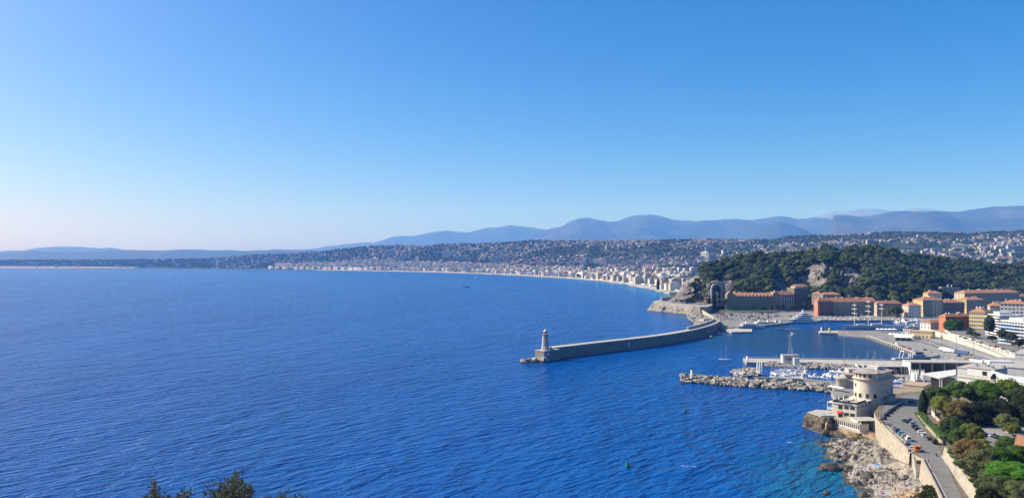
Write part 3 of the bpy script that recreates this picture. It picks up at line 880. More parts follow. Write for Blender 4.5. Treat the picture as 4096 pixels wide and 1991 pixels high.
# thin out: keep trees at least 5.5 m apart
grid = {}; trees = []
for c in cand:
    x, y = (c[0]-CX)/F*c[1], c[1]
    k = (int(x//6), int(y//6))
    if any(abs(x-a)+abs(y-b) < 9.5 for dx in (-1, 0, 1) for dy in (-1, 0, 1) for a, b in grid.get((k[0]+dx, k[1]+dy), ())): continue
    grid.setdefault(k, []).append((x, y)); trees.append(c)
# the ones that show largest become things: the skyline, the foot and the lit shoulder
def tree_rank(c):
    px, Y, z, hgt, s = c
    return (abs(s-.96) < .05)*1.0+(s < .22)*.9+(s < .5)*(px > 3400)*.3+hgt*.6+g.random()*.5+(px < 3350)*.15
order = sorted(trees, key=tree_rank, reverse=True)
for i, (px, Y, z, hgt, s) in enumerate(order[:290]):
    kind = int(g.integers(0, 10))
    um = kind % 5 == 3
    third = 'above the memorial niche' if px < 2960 else ('above the long stone building' if px < 3180 else ('above the oxblood house' if px < 3420 else ('behind the rose-grey house' if px < 3640 else ('behind the inner quay houses' if px < 3860 else 'behind the long apartment house'))))
    where = ('on the crest of the castle hill ' if s > .9 else ('at the foot of the castle hill ' if s < .3 else 'on the castle slope '))+third
    lab = ('flat-topped umbrella pine ' if um else ('dark round evergreen oak ' if kind % 5 in (2, 4) else 'rounded green pine '))+where
    t = thing('umbrella_pine' if um else ('oak_tree' if kind % 5 in (2, 4) else 'pine_tree'), lab, 'tree', (*XY(px, Y)[:2], z-.5), float(g.random()*6.28), 'trees of the castle hill')
    t.scale = (hgt*1.75, hgt*1.75, hgt*1.6)
    link('trunk', HILLT[0], t)
    link('crown', HILLC[kind], t, (0, 0, 7.2 if um else 6.0))
VV, QQ, MM, k = [], [], [], 0
base_c = []
for i in range(6):
    V, Q = crown(300+i, 4.3, 4.3, [3.9, 2.6, 4.2][i % 3], 6, 20, 1.3, .95, .4, .55, CS2)
    base_c.append((V, Q))
for (px, Y, z, hgt, s) in order[290:]:
    i = int(g.integers(0, 6)); V, Q = base_c[i]
    a = g.random()*6.28; c_, s_ = math.cos(a), math.sin(a)
    Vr = np.stack([V[:, 0]*c_-V[:, 1]*s_, V[:, 0]*s_+V[:, 1]*c_, V[:, 2]], 1)*hgt*np.array([1.9, 1.9, 1.7])
    p = XY(px, Y)
    VV.append(Vr+np.array([p.x, p.y, z+6.5*hgt])); QQ.append(Q+k); MM.append(np.full(len(Q), i % 2)); k += len(V)
tag(link('castle_hill_woods', np_mesh('castle_hill_woods', np.concatenate(VV), np.concatenate(QQ), [pine_m, oak_m], np.concatenate(MM))), 'dense dark wood covering the castle hill between the single trees', None, kind='stuff')
# ------------------------------------------------------------------ the far town
wall_cols = [(.52, .49, .42), (.58, .56, .51), (.46, .42, .34), (.48, .41, .29), (.55, .50, .40), (.62, .61, .585)]
fac = [facade_mat('stucco_front', c) for c in wall_cols]
tile_far_m = mat('distant_roof_tiles', (.27, .165, .115), .9, .2, .05, rand=.25)
roof_flat_m = mat('distant_flat_roof', (.44, .41, .37), .9, .15, .05, rand=.2)
def house_arrays(w, d, h, roof, over=.6):
    """box plus hipped roof (or flat with parapet); faces as quads, material 0 walls, 1 roof"""
    x, y = w/2, d/2
    V = [(-x,-y,-4),(x,-y,-4),(x,y,-4),(-x,y,-4),(-x,-y,h),(x,-y,h),(x,y,h),(-x,y,h)]
    Q = [(0,1,5,4),(1,2,6,5),(2,3,7,6),(3,0,4,7)]; M = [0]*4
    if roof:
        o = over; r = max(w, d)/2-min(w, d)/2+.3; hh = min(w, d)*.22
        a = (-r, 0) if w >= d else (0, -r); b = (r, 0) if w >= d else (0, r)
        n = len(V)
        V += [(-x-o,-y-o,h),(x+o,-y-o,h),(x+o,y+o,h),(-x-o,y+o,h),(a[0],a[1],h+hh),(b[0],b[1],h+hh)]
        if w >= d: Q += [(n,n+1,n+5,n+4),(n+1,n+2,n+5,n+5),(n+2,n+3,n+4,n+5),(n+3,n,n+4,n+4)]
        else: Q += [(n,n+1,n+4,n+4),(n+1,n+2,n+5,n+4),(n+2,n+3,n+5,n+5),(n+3,n,n+4,n+5)]
        Q += [(n+3,n+2,n+1,n)]; M += [1]*5
    else:
        Q += [(4,5,6,7)]; M += [1]
        n = len(V); px_, py_ = x*.4, y*.45
        V += [(-px_,-py_,h),(px_,-py_,h),(px_,py_,h),(-px_,py_,h),(-px_,-py_,h+2.6),(px_,-py_,h+2.6),(px_,py_,h+2.6),(-px_,py_,h+2.6)]
        Q += [(n,n+1,n+5,n+4),(n+1,n+2,n+6,n+5),(n+2,n+3,n+7,n+6),(n+3,n,n+4,n+7),(n+4,n+5,n+6,n+7)]; M += [0, 0, 0, 0, 1]
    return np.array(V, float), np.array(Q), np.array(M)
def fix_quads(Q):
    return Q
class Bulk:
    """many far houses in one mesh of kind stuff"""
    def __init__(s): s.V, s.Q, s.M, s.k = [], [], [], 0
    def add(s, arr, x, y, z, a, wi, rm):
        V, Q, M = arr
        c, sn = math.cos(a), math.sin(a)
        s.V.append(np.stack([V[:, 0]*c-V[:, 1]*sn+x, V[:, 0]*sn+V[:, 1]*c+y, V[:, 2]+z], 1))
        s.Q.append(Q+s.k); s.M.append(np.where(M == 1, 6+rm, wi)); s.k += len(V)
    def tri(s):
        return np.concatenate(s.V), np.concatenate(s.Q), np.concatenate(s.M)
    def build(s, name, label):
        V, Q, M = s.tri()
        # degenerate quads (hips) become triangles: split every quad
        T = np.concatenate([Q[:, [0, 1, 2]], Q[:, [0, 2, 3]]]); MT = np.concatenate([M, M])
        ok = (T[:, 0] != T[:, 1]) & (T[:, 1] != T[:, 2]) & (T[:, 0] != T[:, 2])
        return tag(link(name, np_mesh(name, V, T[ok], fac+[tile_far_m, roof_flat_m], MT[ok])), label, None, kind='stuff')
def house_mesh(name, w, d, h, roof, wi):
    V, Q, M = house_arrays(w, d, h, roof)
    T = np.concatenate([Q[:, [0, 1, 2]], Q[:, [0, 2, 3]]]); MT = np.concatenate([M, M])
    ok = (T[:, 0] != T[:, 1]) & (T[:, 1] != T[:, 2]) & (T[:, 0] != T[:, 2])
    return np_mesh(name, V, T[ok], [fac[wi], tile_far_m if roof else roof_flat_m], MT[ok])
g = np.random.default_rng(21)
CAST_HIDE = lambda px, py: (px > 2760) & (py > interp(px, HS_PX, HS_PY)-6)

# villas on the hills -------------------------------------------------
cand = []
for i in range(12000):
    px = float(g.uniform(850, 4150)); t = float(g.random())
    yf = max(float(interp(px, FOOT_PX, FOOT_Y)), float(shoreY(min(px, 2690)))+150); yr = float(interp(px, RIDGE_PX, RIDGE_Y))
    Y = yf+(yr-yf)*t*1.0
    X = (px-CX)/F*Y
    den = float(fbm(np.array(X/420), np.array(Y/420+3), 3))
    if den < .42+g.random()*.12: continue
    z = float(land_h(px, Y)); py = CY+(H-z)*F/Y
    if CAST_HIDE(px, py): continue
    cand.append((px, Y, z, t))
    if len(cand) >= 3200: break
VIL = [house_mesh('villa', 15, 11, 7.5, True, i % 6) for i in range(6)]+[house_mesh('villa', 20, 12, 9.5, True, (i+2) % 6) for i in range(4)]+[house_mesh('villa', 17, 12, 8, False, 5), house_mesh('villa', 24, 13, 11, False, 1)]
cand.sort(key=lambda c: c[1])
wall_words = ['cream', 'off-white', 'sand-coloured', 'ochre', 'pale yellow', 'white']
bulk = Bulk()
nv_ = 0
for i, (px, Y, z, t) in enumerate(cand):
    X = (px-CX)/F*Y
    big = 1.0+.55*g.random()
    a = float(g.normal(0, .5))
    if nv_ < 260 and g.random() < .55 and Y < 6200:
        nv_ += 1
        k = int(g.integers(0, 12))
        wi = [0,1,2,3,4,5,2,3,4,5,5,1][k]
        sec = 'low on the far hillside' if t < .35 else ('near the far crest' if t > .72 else 'halfway up the far hillside')
        side = 'above the harbour end' if px > 3300 else ('inland of the castle hill' if px > 2700 else 'behind the bay')
        o = link('villa', VIL[k], None, (X, Y, z), a)
        o.scale = (big, big, big*.95)
        tag(o, f'{wall_words[wi]} villa with {"terracotta" if k < 10 else "flat"} roof {sec}, {side}', 'villa', 'villas on the far hills')
    else:
        bulk.add(house_arrays(float(13+12*g.random())*1.15, 12, float(6+5*g.random()), g.random() < .75), X, Y, z, a, int(g.integers(0, 6)), 0 if g.random() < .75 else 1)
bulk.build('hillside_houses', 'hundreds of small pale houses scattered over the far hills')

# apartment blocks standing out of the slopes: column, row of their foot line, width and height in photograph pixels
blocks = [(1751, 1023, 30, 20, 4), (1790, 1030, 46, 28, 5), (1905, 1002, 60, 10, 5), (1842, 1045, 22, 22, 1), (1540, 1062, 30, 18, 5), (1495, 1058, 22, 22, 0), (1300, 1058, 26, 14, 1), (1280, 1035, 42, 14, 4), (1560, 1025, 40, 24, 0), (1670, 1046, 18, 18, 4), (1655, 1060, 26, 16, 5), (1612, 1040, 34, 18, 1), (2010, 1036, 54, 14, 4), (1985, 1042, 40, 12, 5), (2330, 1060, 22, 20, 1), (2350, 1056, 16, 26, 0), (2395, 1058, 44, 22, 1), (2452, 1062, 62, 26, 4), (2520, 1062, 60, 22, 0), (2570, 1062, 46, 18, 5), (2040, 990, 60, 10, 0), (2845, 1006, 48, 18, 5), (2895, 1018, 16, 18, 5), (2822, 1030, 42, 24, 1), (2850, 1044, 30, 26, 0), (2805, 1052, 28, 18, 1), (3150, 990, 34, 16, 5), (3160, 1002, 30, 10, 1), (3385, 966, 36, 16, 0), (3260, 982, 44, 10, 1), (3345, 992, 60, 16, 0), (3478, 976, 26, 18, 4), (3832, 999, 44, 22, 5), (3990, 998, 22, 14, 0), (4066, 1005, 70, 22, 1), (4020, 1012, 40, 16, 1), (3940, 984, 40, 10, 4), (4070, 1030, 60, 20, 0), (3700, 1022, 30, 20, 5), (3740, 1010, 30, 16, 0), (3880, 1022, 60, 10, 1), (3920, 1034, 70, 12, 5), (3820, 1020, 40, 14, 4), (3780, 1022, 44, 18, 0), (1080, 1052, 30, 12, 0), (1170, 1052, 34, 12, 4), (950, 1062, 16, 14, 5), (920, 1060, 26, 8, 0)]
for i, (px, py, w, h, wi) in enumerate(blocks):
    # distance at which the slope meets that row
    Ys = np.linspace(max(float(shoreY(min(px, 2690)))+300, 2900), float(interp(px, RIDGE_PX, RIDGE_Y)), 240)
    zz = land_h(np.full_like(Ys, px), Ys); pp = CY+(H-zz)*F/Ys
    j = int(np.argmin(np.abs(pp-py))); Y = float(Ys[j]); z = float(zz[j])
    W_, H_ = w/F*Y, h/F*Y
    V, Q, M = house_arrays(W_, min(16, W_*.5+6), H_, False)
    mb = MB(); ms = [fac[wi], roof_flat_m]
    for q, m in zip(Q, M): mb.add([V[a] for a in q], [(0, 1, 2, 3)], ms[m])
    fl = int(H_/3.2)
    o = mb.build('apartment_block', None, ((px-CX)/F*Y, Y, z), float(g.normal(-.15, .25)))
    size = 'long' if w > 2.6*h else ('tall narrow' if h > w*.9 else 'broad')
    side = 'far right' if px > 3600 else ('over the castle hill' if px > 2780 else ('behind the mid bay' if px > 2200 else ('above the far bay' if px > 1450 else 'at the bay end')))
    tag(o, f'{size} {wall_words[wi]} apartment block on the far slope {side}', 'apartment block', 'apartment blocks on the far slopes')
    slabs = MB()
    for f in range(1, max(2, fl)):
        z0 = f*H_/max(2, fl)
        slabs.box(-W_/2-.3, -min(16, W_*.5+6)/2-1.6, z0-.25, W_/2+.3, -min(16, W_*.5+6)/2-.02, z0+.75, roof_flat_m)
    so = slabs.build('balcony_rows', o); so['kind'] = 'stuff'

# bay front row -------------------------------------------------------
names_f = ['cream', 'off-white', 'sand-coloured', 'ochre', 'pale yellow', 'white']
px = 2676.0; nfront = 0; bulk = Bulk()
special = {}
def front_building(px, w, h, wi, roof, name='bay_front_building', label=None, dep=20.0, mats=None, back=88.0, floors=True, parts=True):
    Y = float(shoreY(px)); a_, b_ = XY(px-6, float(shoreY(px-6))), XY(px+6, float(shoreY(px+6)))
    t = (b_-a_).normalized(); n = Vector((-t.y, t.x, 0))
    if n.x+n.y < 0: n = -n
    c = XY(px, Y)+n*(back+dep/2)
    ang = math.atan2(t.y, t.x)
    o = thing(name, label, 'building', (c.x, c.y, 6.0), ang, 'buildings along the bay front')
    V, Q, M = house_arrays(w, dep, h, roof)
    wm, rm = (mats or (fac[wi], tile_far_m if roof else roof_flat_m))
    wmb, rmb = MB(), MB()
    for q, m in zip(Q, M):
        q2 = list(dict.fromkeys(q))
        (rmb if m == 1 else wmb).add([V[a] for a in q2], [tuple(range(len(q2)))], rm if m == 1 else wm)
    wmb.build('wall', o); rmb.build('roof', o)
    if floors:
        nf = max(3, int(h/3.4))
        for f in range(1, nf):
            z0 = f*h/nf
            b = MB(); b.box(-w/2+.6, -dep/2-1.3, z0-.12, w/2-.6, -dep/2-.01, z0+.95, white_m); b.build('balcony', o)
    return o
lab_used = set()
while px > 1030:
    Y = float(shoreY(px)); w = float(g.uniform(26, 46)) if px > 1500 else float(g.uniform(38, 80)); dpx = w/Y*F*.9
    h = float(g.uniform(19, 31)); wi = int(g.choice([0, 1, 4, 5, 5, 2, 3])); roof = g.random() < .3
    if any(abs(px-s) < d for s, d in ((2420, 16), (2400, 18), (2540, 46), (2486, 14), (2250, 30), (2640, 0))): px -= dpx*.5; continue
    if px > 1480:
        front_building(px, w*.97, h, wi, roof, label=f'{names_f[wi]} bay front {"house with tiled roof" if roof else "block with balconies"} {"near the castle hill end" if px > 2500 else ("at the middle of the promenade" if px > 2050 else "far along the promenade")}', floors=px > 1900)
    else:
        a_, b_ = XY(px-6, float(shoreY(px-6))), XY(px+6, float(shoreY(px+6))); t = (b_-a_).normalized(); n = Vector((-t.y, t.x, 0)); n = n if n.x+n.y > 0 else -n
        c = XY(px, Y)+n*98
        bulk.add(house_arrays(w, 20, h, roof), c.x, c.y, 6, math.atan2(t.y, t.x), wi, 0 if roof else 1)
    px -= dpx
glassb_m = facade_mat('blue_glass_front', (.16, .21, .30), 3.3, 2.2, .5, 0)
greenb_m = facade_mat('green_banded_front', (.34, .46, .42), 3.6, 9, .5, 0)
pink_m = mat('pink_dome_tiles', (.52, .30, .27), .7, .1, .2)
front_building(2540, 92, 27, 1, False, 'hotel', 'long dark blue-glass hotel block on the bay front', mats=(glassb_m, roof_flat_m), floors=False, dep=26)
front_building(2487, 26, 33, 1, False, 'hotel', 'pale green banded tower block beside the blue-glass hotel', mats=(greenb_m, roof_flat_m), dep=20)
cas = front_building(2408, 56, 31, 5, False, 'casino', 'white casino palace with tall open arches on the bay front', mats=(white_m, roof_flat_m), floors=False)
for k in range(5):
    b = MB(); b.box(-18+k*8, -10.25, 9, -14+k*8, -10.02, 25, dark_m); b.build('arched_opening', cas)
for sgn in (-1, 1):
    b = MB(); b.box(sgn*22-4, -9, 31, sgn*22+4, -2, 38, white_m); b.build('corner_turret', cas)
neg = front_building(2254, 78, 25, 5, False, 'grand_hotel', 'white grand hotel with a pink corner dome on the bay front', mats=(facade_mat('white_hotel_front', (.74, .72, .68), 3.6, 3.4, .4, 0), roof_flat_m), floors=True)
d = MB(); d.lathe([(7, 24), (7.4, 29), (6.6, 34), (4.5, 38), (1.5, 41), (.4, 44), (0, 46)], pink_m, 16, (-30, -3)); d.build('dome', neg)

# town behind the front ----------------------------------------------
TB = [house_mesh('town_house', 24, 16, 19, True, i) for i in range(6)]+[house_mesh('town_house', 30, 18, 24, False, i) for i in range(6)]+[house_mesh('town_house', 18, 14, 16, True, i) for i in range(6)]
cand = []
for i in range(5200):
    px = float(g.uniform(1100, 4150))
    ys = float(shoreY(min(px, 2690))); y0 = ys+135 if px < 2690 else 1990
    yf = max(float(interp(px, FOOT_PX, FOOT_Y)), y0+120)*1.04
    Y = y0+(yf-y0)*float(g.random())**.75
    py = CY+(H-25)*F/Y
    if px > 2690 and (Y < 2200 or CAST_HIDE(px, py-14)): continue
    cand.append(((px-CX)/F*Y, Y, px))
grid = {}; town = []
for x, y, px in sorted(cand, key=lambda c: c[1]):
    k = (int(x//22), int(y//26))
    if k in grid: continue
    grid[k] = 1; town.append((x, y, px))
bulk2 = bulk; nt_ = 0
for i, (x, y, px) in enumerate(town):
    z = float(land_h(px, y)) if px < 2690 else 6.0+max(0, float(land_h(px, y))-6)
    a = float(g.choice([0.12, 0.12+math.pi/2]))+float(g.normal(0, .12))+(px-2400)*.00025
    k = int(g.integers(0, 18))
    if nt_ < 230 and px > 2150 and y < 4200:
        nt_ += 1
        o = link('town_house', TB[k], None, (x, y, z), a)
        s = float(.85+.4*g.random()); o.scale = (s, s, float(.8+.45*g.random()))
        tag(o, f'{names_f[k % 6]} town house with {"flat" if 6 <= k < 12 else "tiled"} roof {"just" if y < float(shoreY(min(px, 2690)))+420 else ("well" if y < float(shoreY(min(px, 2690)))+900 else "far")} inland, {"beside the castle hill" if px > 2640 else ("behind the tall cypress" if px > 2590 else ("behind the blue-glass hotel" if px > 2470 else ("behind the casino palace" if px > 2340 else "behind the grand hotel")))}', 'house', 'town houses behind the bay front')
    else:
        bulk2.add(house_arrays(float(g.uniform(16, 34)), 16, float(g.uniform(12, 25)), g.random() < .5), x, y, z, a, k % 6, 0 if g.random() < .55 else 1)
bulk2.build('distant_town', 'hazy mass of pale town houses on the plain behind the bay')

# distant woods, airport field, shore trees --------------------------
VV, QQ, k = [], [], 0
V0, Q0 = CS2
for i in range(16000):
    px = float(g.uniform(-100, 4200)); t = float(g.random())
    yf = max(float(interp(px, FOOT_PX, FOOT_Y)), float(shoreY(min(px, 2690)))+150); yr = float(interp(px, RIDGE_PX, RIDGE_Y))
    Y = yf+(yr-yf)*t
    if t > .97: Y = yr
    X = (px-CX)/F*Y
    den = float(fbm(np.array(X/300+50), np.array(Y/300), 3))
    if den < .36 and g.random() < .6: continue
    z = float(land_h(px, Y)); py = CY+(H-z)*F/Y
    if CAST_HIDE(px, py): continue
    s = float(g.uniform(4.5, 9.5))*(1.25 if Y > 6500 else 1)
    V = V0*(1+.5*(g.random((len(V0), 1))-.5))*np.array([s, s, s*float(g.uniform(.7, 1.15))])
    VV.append(V+np.array([X, Y, z+s*.5])); QQ.append(Q0+k); k += len(V0)
tag(link('distant_woods', np_mesh('distant_woods', np.concatenate(VV), np.concatenate(QQ), [far_leaf_m])), 'dark woods and gardens covering the far hills', None, kind='stuff')
field_m = mat('airfield_grass', (.22, .20, .16), .95, .12, .004)
tag(MB().prism([XY(-300, 8560)[:2], XY(0, 8560)[:2], XY(300, 8540)[:2], XY(520, 8560)[:2], XY(560, 9000)[:2], XY(300, 9350)[:2], XY(-300, 9400)[:2]], -4, [3.0, 3.0, 3.0, 3.0, 17.0, 26.0, 28.0], field_m).build('airfield'), kind='structure')
for i, (px, Y, w, h) in enumerate([(148, 8700, 14, 34), (222, 8650, 26, 26), (228, 8640, 12, 30), (285, 8800, 30, 18), (310, 8700, 24, 22), (480, 8600, 40, 22), (510, 8580, 36, 16), (600, 8500, 90, 18), (470, 8700, 60, 24), (700, 8450, 70, 22), (760, 8420, 60, 20)]):
    o = link('airport_building', house_mesh('airport_building', w, 20, h, False, i % 6), None, (*XY(px, Y+350)[:2], 16))
    tag(o, f'hazy pale building {["like a control tower", "with a raised wing", "of narrow shape"][i % 3]} by the airfield across the bay', 'building', 'buildings by the airfield')
# palms and trees of the promenade end
PALM = None
def make_palm_meshes(h=9.0, fr=3.2):
    tr = MB(); tr.tube((0, 0, 0), (.2, .1, h), .32, .22, bark_m, 7)
    cr = MB()
    for i in range(16):
        a = 2*math.pi*i/16; up = .7 if i % 2 else .15
        p = Vector((.2, .1, h)); d = Vector((math.cos(a), math.sin(a), 0)); sd = Vector((-d.y, d.x, 0))
        pts = [p+d*fr*f+Vector((0, 0, fr*(up*f-(.85+up*.6)*f*f))) for f in (0, .3, .6, .85, 1.0)]
        wd = (.12, .42, .45, .3, .05)
        vs = []
        for q, w_ in zip(pts, wd): vs += [q+sd*w_-Vector((0, 0, w_*.5)), q, q-sd*w_-Vector((0, 0, w_*.5))]
        fs = []
        for j in range(4): fs += [(3*j, 3*j+1, 3*j+4, 3*j+3), (3*j+1, 3*j+2, 3*j+5, 3*j+4)]
        cr.add(vs, fs, olive_m)
    return tr.mesh('palm_trunk'), cr.mesh('palm_fronds')
PALM = make_palm_meshes()
FT = [np_mesh('shore_tree_crown', *crown(500+i, 5, 5, 4.6, 8, 30, 2.0, .8, .4, .48, CS2), [oak_m]) for i in range(3)]
for i in range(46):
    px = float(g.uniform(2120, 2690)); Y = float(shoreY(px))
    p0, p1 = XY(px-4, float(shoreY(px-4))), XY(px+4, float(shoreY(px+4))); t_ = (p1-p0).normalized(); n = Vector((-t_.y, t_.x, 0)); n = n if n.x+n.y > 0 else -n
    c = XY(px, Y)+n*float(g.uniform(66, 84))
    palm = g.random() < .5
    end = 'by the castle hill end' if px > 2520 else 'at the middle of the bay'
    t = thing('palm_tree' if palm else 'shore_tree', f'{"tall palm tree" if palm else "dark round tree"} on the promenade {end}', 'tree', (c.x, c.y, 6.3), float(g.random()*6), 'trees on the promenade')
    s = float(g.uniform(1.0, 1.5)); t.scale = (s, s, s)
    if palm: link('trunk', PALM[0], t); link('crown', PALM[1], t)
    else:
        link('trunk', HILLT[0], t); link('crown', FT[i % 3], t, (0, 0, 6))
def cypress(loc, h, r, label, seed, group=None, name='cypress_tree'):
    g_ = np.random.default_rng(seed)
    t = thing(name, label, 'tree', loc, 0, group)
    MB().tube((0, 0, 0), (0, 0, h*.8), r*.16, r*.05, bark_m, 6).build('trunk', t)
    n = 900
    z = g_.random(n)**.9; rr = r*np.sin(np.clip(.12+z*.88, 0, 1)*math.pi)**.6*(1-.55*z)*(.75+.35*g_.random(n))
    a = g_.random(n)*6.283
    P = np.stack([np.cos(a)*rr, np.sin(a)*rr, .04*h+z*h*.96], 1)
    N = np.stack([np.cos(a), np.sin(a), np.full(n, .8)], 1)
    V, Q = leaf_quads(g_, P, N, np.full(n, r*.42))
    V0, Q0 = CS4
    core = V0*np.array([r*.66, r*.66, h*.47])+np.array([0, 0, h*.49])
    link('crown', np_mesh('crown', np.concatenate([V, core]), np.concatenate([Q, Q0+len(V)]), [cyp_m]), t)
    return t
cypress((*XY(2632, 2260)[:2], 6), 33, 5.5, 'tall dark cypress standing among the bay front houses near the castle hill', 3)
# beach marquees
tent_m = mat('white_canvas', (.80, .79, .76), .7, .04, .5)
for i, px in enumerate([2340, 2375, 2412, 2452, 2490, 2528, 2560, 2590, 2622, 2648, 2668]):
    Y = float(shoreY(px)); p0, p1 = XY(px-4, float(shoreY(px-4))), XY(px+4, float(shoreY(px+4))); t_ = (p1-p0).normalized(); n = Vector((-t_.y, t_.x, 0)); n = n if n.x+n.y > 0 else -n
    c = XY(px, Y)+n*(36+6*(i % 2)); L = 30+10*(i % 3)
    mb = MB(); mb.box(-L/2, -4, 0, L/2, 4, 2.6, tent_m); mb.add([(-L/2-1, -5, 2.6), (L/2+1, -5, 2.6), (L/2+1, 5, 2.6), (-L/2-1, 5, 2.6), (-L/2, 0, 4.4), (L/2, 0, 4.4)], [(0, 1, 5, 4), (2, 3, 4, 5), (1, 2, 5), (3, 0, 4)], tent_m)
    o = mb.build('beach_pavilion', None, (c.x, c.y, 4.2), math.atan2(t_.y, t_.x))
    tag(o, f'{"long" if L > 45 else ("mid-length" if L > 35 else "short")} white beach restaurant pavilion on the pebbles of the bay', 'pavilion', 'white pavilions on the bay beach')
# ------------------------------------------------------------------ breakwater and lighthouse
def offset(pts, d):
    P = [Vector((p[0], p[1], 0)) for p in pts]; out = []
    for i, p in enumerate(P):
        t = (P[min(i+1, len(P)-1)]-P[max(i-1, 0)]).normalized()
        out.append(p+Vector((-t.y, t.x, 0))*d)
    return out
bw = smooth_path([gp(2216, 1436, 0), gp(2400, 1412, 0), gp(2627, 1383, 0), gp(2756, 1360, 0), gp(2830, 1340, 0), gp(2872, 1322, 0), gp(2884, 1311, 0)], 8)
BWZ = 10.0
t = thing('breakwater', 'long grey stone breakwater wall running out to the lighthouse', 'breakwater', (bw[0].x, bw[0].y, 0))
def part_ribbon(name, pts, w, z0, z1, m, parent, mtop=None):
    o = ribbon(name, pts, w, z1, m, kind=None, thick=z1-z0)
    o.parent = parent; o.matrix_parent_inverse = Matrix.Translation(-Vector(parent.location))
    return o
bwall_m = mat('breakwater_masonry', (.25, .235, .21), .92, .2, .25, bump=.06, bscale=1.2, streak=.35)
bwtop_m = mat('breakwater_coping', (.44, .41, .35), .9, .1, .2)
part_ribbon('wall', offset(bw, 5.2), 9.0, -5, BWZ, bwall_m, t)
part_ribbon('coping', offset(bw, 5.2), 9.5, BWZ+.004, BWZ+.5, bwtop_m, t)
part_ribbon('ledge', offset(bw, .1), 2.2, -5, 1.4, bwall_m, t)
up = offset(bw, 8.8)[26:]
part_ribbon('upper_parapet', up, 2.0, BWZ+.51, BWZ+3.4, bwtop_m, t)
for i, f in ((12, 'niche'), (38, 'niche'), (40, 'niche')):
    p, q = bw[min(i, len(bw)-2)], bw[min(i+1, len(bw)-1)]
    o = MB().box(-.7, -.25, 2.2, .7, .25, 7.2, white_m if i == 12 else dark_m).build('doorway', t)
    o.location = (Vector((p.x, p.y, 0))+offset([p, q], .55)[0]-Vector((p.x, p.y, 0)))-Vector(t.location)
    d = (q-p); o.rotation_euler = (0, 0, math.atan2(d.y, d.x))
# pedestal and lighthouse
lc = G(2168, 1430, 3)
la = math.atan2((bw[1]-bw[0]).y, (bw[1]-bw[0]).x)
lh = thing('lighthouse', 'octagonal pale stone lighthouse with red lantern gallery at the tip of the breakwater', 'lighthouse', (lc.x+3.2, lc.y+5, 0), la)
lh_m = mat('lighthouse_stone', (.45, .43, .38), .9, .12, .3, bump=.03, bscale=2, streak=.2)
red_m = mat('red_paint', (.50, .03, .025), .5, .1, .5)
MB().box(-7.5, -5.5, -4, 13, 5.5, 9.0, bwall_m).build('pedestal', lh)
MB().box(-7.9, -5.9, 9.0, 13.2, 5.9, 9.6, bwtop_m).build('pedestal_coping', lh)
# raised platform on the mole head and the tower
MB().lathe([(3.9, 9.6), (3.6, 10.8), (3.3, 12), (2.7, 21.6), (2.55, 22.1), (3.2, 22.7), (3.2, 23.2), (0, 23.2)], lh_m, 8, smooth=False).build('tower', lh)
gal = MB(); gal.lathe([(3.25, 23.2), (3.25, 23.55), (3.1, 23.55), (3.1, 23.2)], red_m, 16); gal.build('gallery_railing', lh)
lan = MB(); lan.lathe([(1.7, 23.2), (1.7, 24.4)], white_m, 12); lan.lathe([(1.6, 24.4), (1.6, 26.0)], dark_m, 12); lan.lathe([(1.95, 26.0), (1.5, 26.9), (.5, 27.6), (.35, 28.0), (.5, 28.4), (0, 28.7)], white_m, 12); lan.lathe([(0, 26.0), (1.95, 26.0)], white_m, 12); lan.build('lantern', lh)
band = MB(); band.lathe([(3.28, 22.72), (3.28, 23.18)], red_m, 8, smooth=False); band.build('red_band', lh)
for z in (13.5, 16.5, 19.5):
    o = MB().box(-.4, -.15, 0, .4, .15, 1.3, dark_m).build('window', lh, (-2.35+(z-13.5)*.03, -2.35+(z-13.5)*.03, z)); o.rotation_euler = (0, 0, R(-45))
MB().box(-1.0, -.2, 0, 1.0, .2, 2.4, white_m).build('plaque', lh, (-2.5, -5.55, 5.2))
MB().tube((0, 0, 0), (0, 0, 9), .09, .05, metal_m, 6).build('flag_mast', lh, (-6.5, 4, 9.6))
sd = MB()
for k in range(7): sd.box(3.0+k*.6, -4.2, 9.6, 3.6+k*.6, -2.8, 9.6+2.6-k*.37, conc_l_m)
sd.build('stair', lh)

# ------------------------------------------------------------------ boulders
def boulder_mesh(seed, blocky=.6):
    g_ = np.random.default_rng(seed)
    V, Q = CS2
    c = V/np.abs(V).max(1)[:, None]
    V = V*(1-blocky)+c*blocky*.85
    V = V*(1+.22*(g_.random(V.shape)-.5))*np.array([1.0, .8+.3*g_.random(), .65+.25*g_.random()])
    return np_mesh('boulder', V, Q, [boulder_m])
BOULD = [boulder_mesh(700+i, [.75, .45, .9][i % 3]) for i in range(9)]
def boulder_field(t, spots, smin, smax, seed):
    """separate stones as parts of a rubble mole"""
    g_ = np.random.default_rng(seed)
    for (x, y, z) in spots:
        s = float(g_.uniform(smin, smax))
        o = link('boulder', BOULD[int(g_.integers(0, 9))], t)
        o.location = Vector((x, y, z))-Vector(t.location)
        o.rotation_euler = (float(g_.uniform(-.5, .5)), float(g_.uniform(-.5, .5)), float(g_.uniform(0, 6.28)))
        o.scale = (s, s, s)
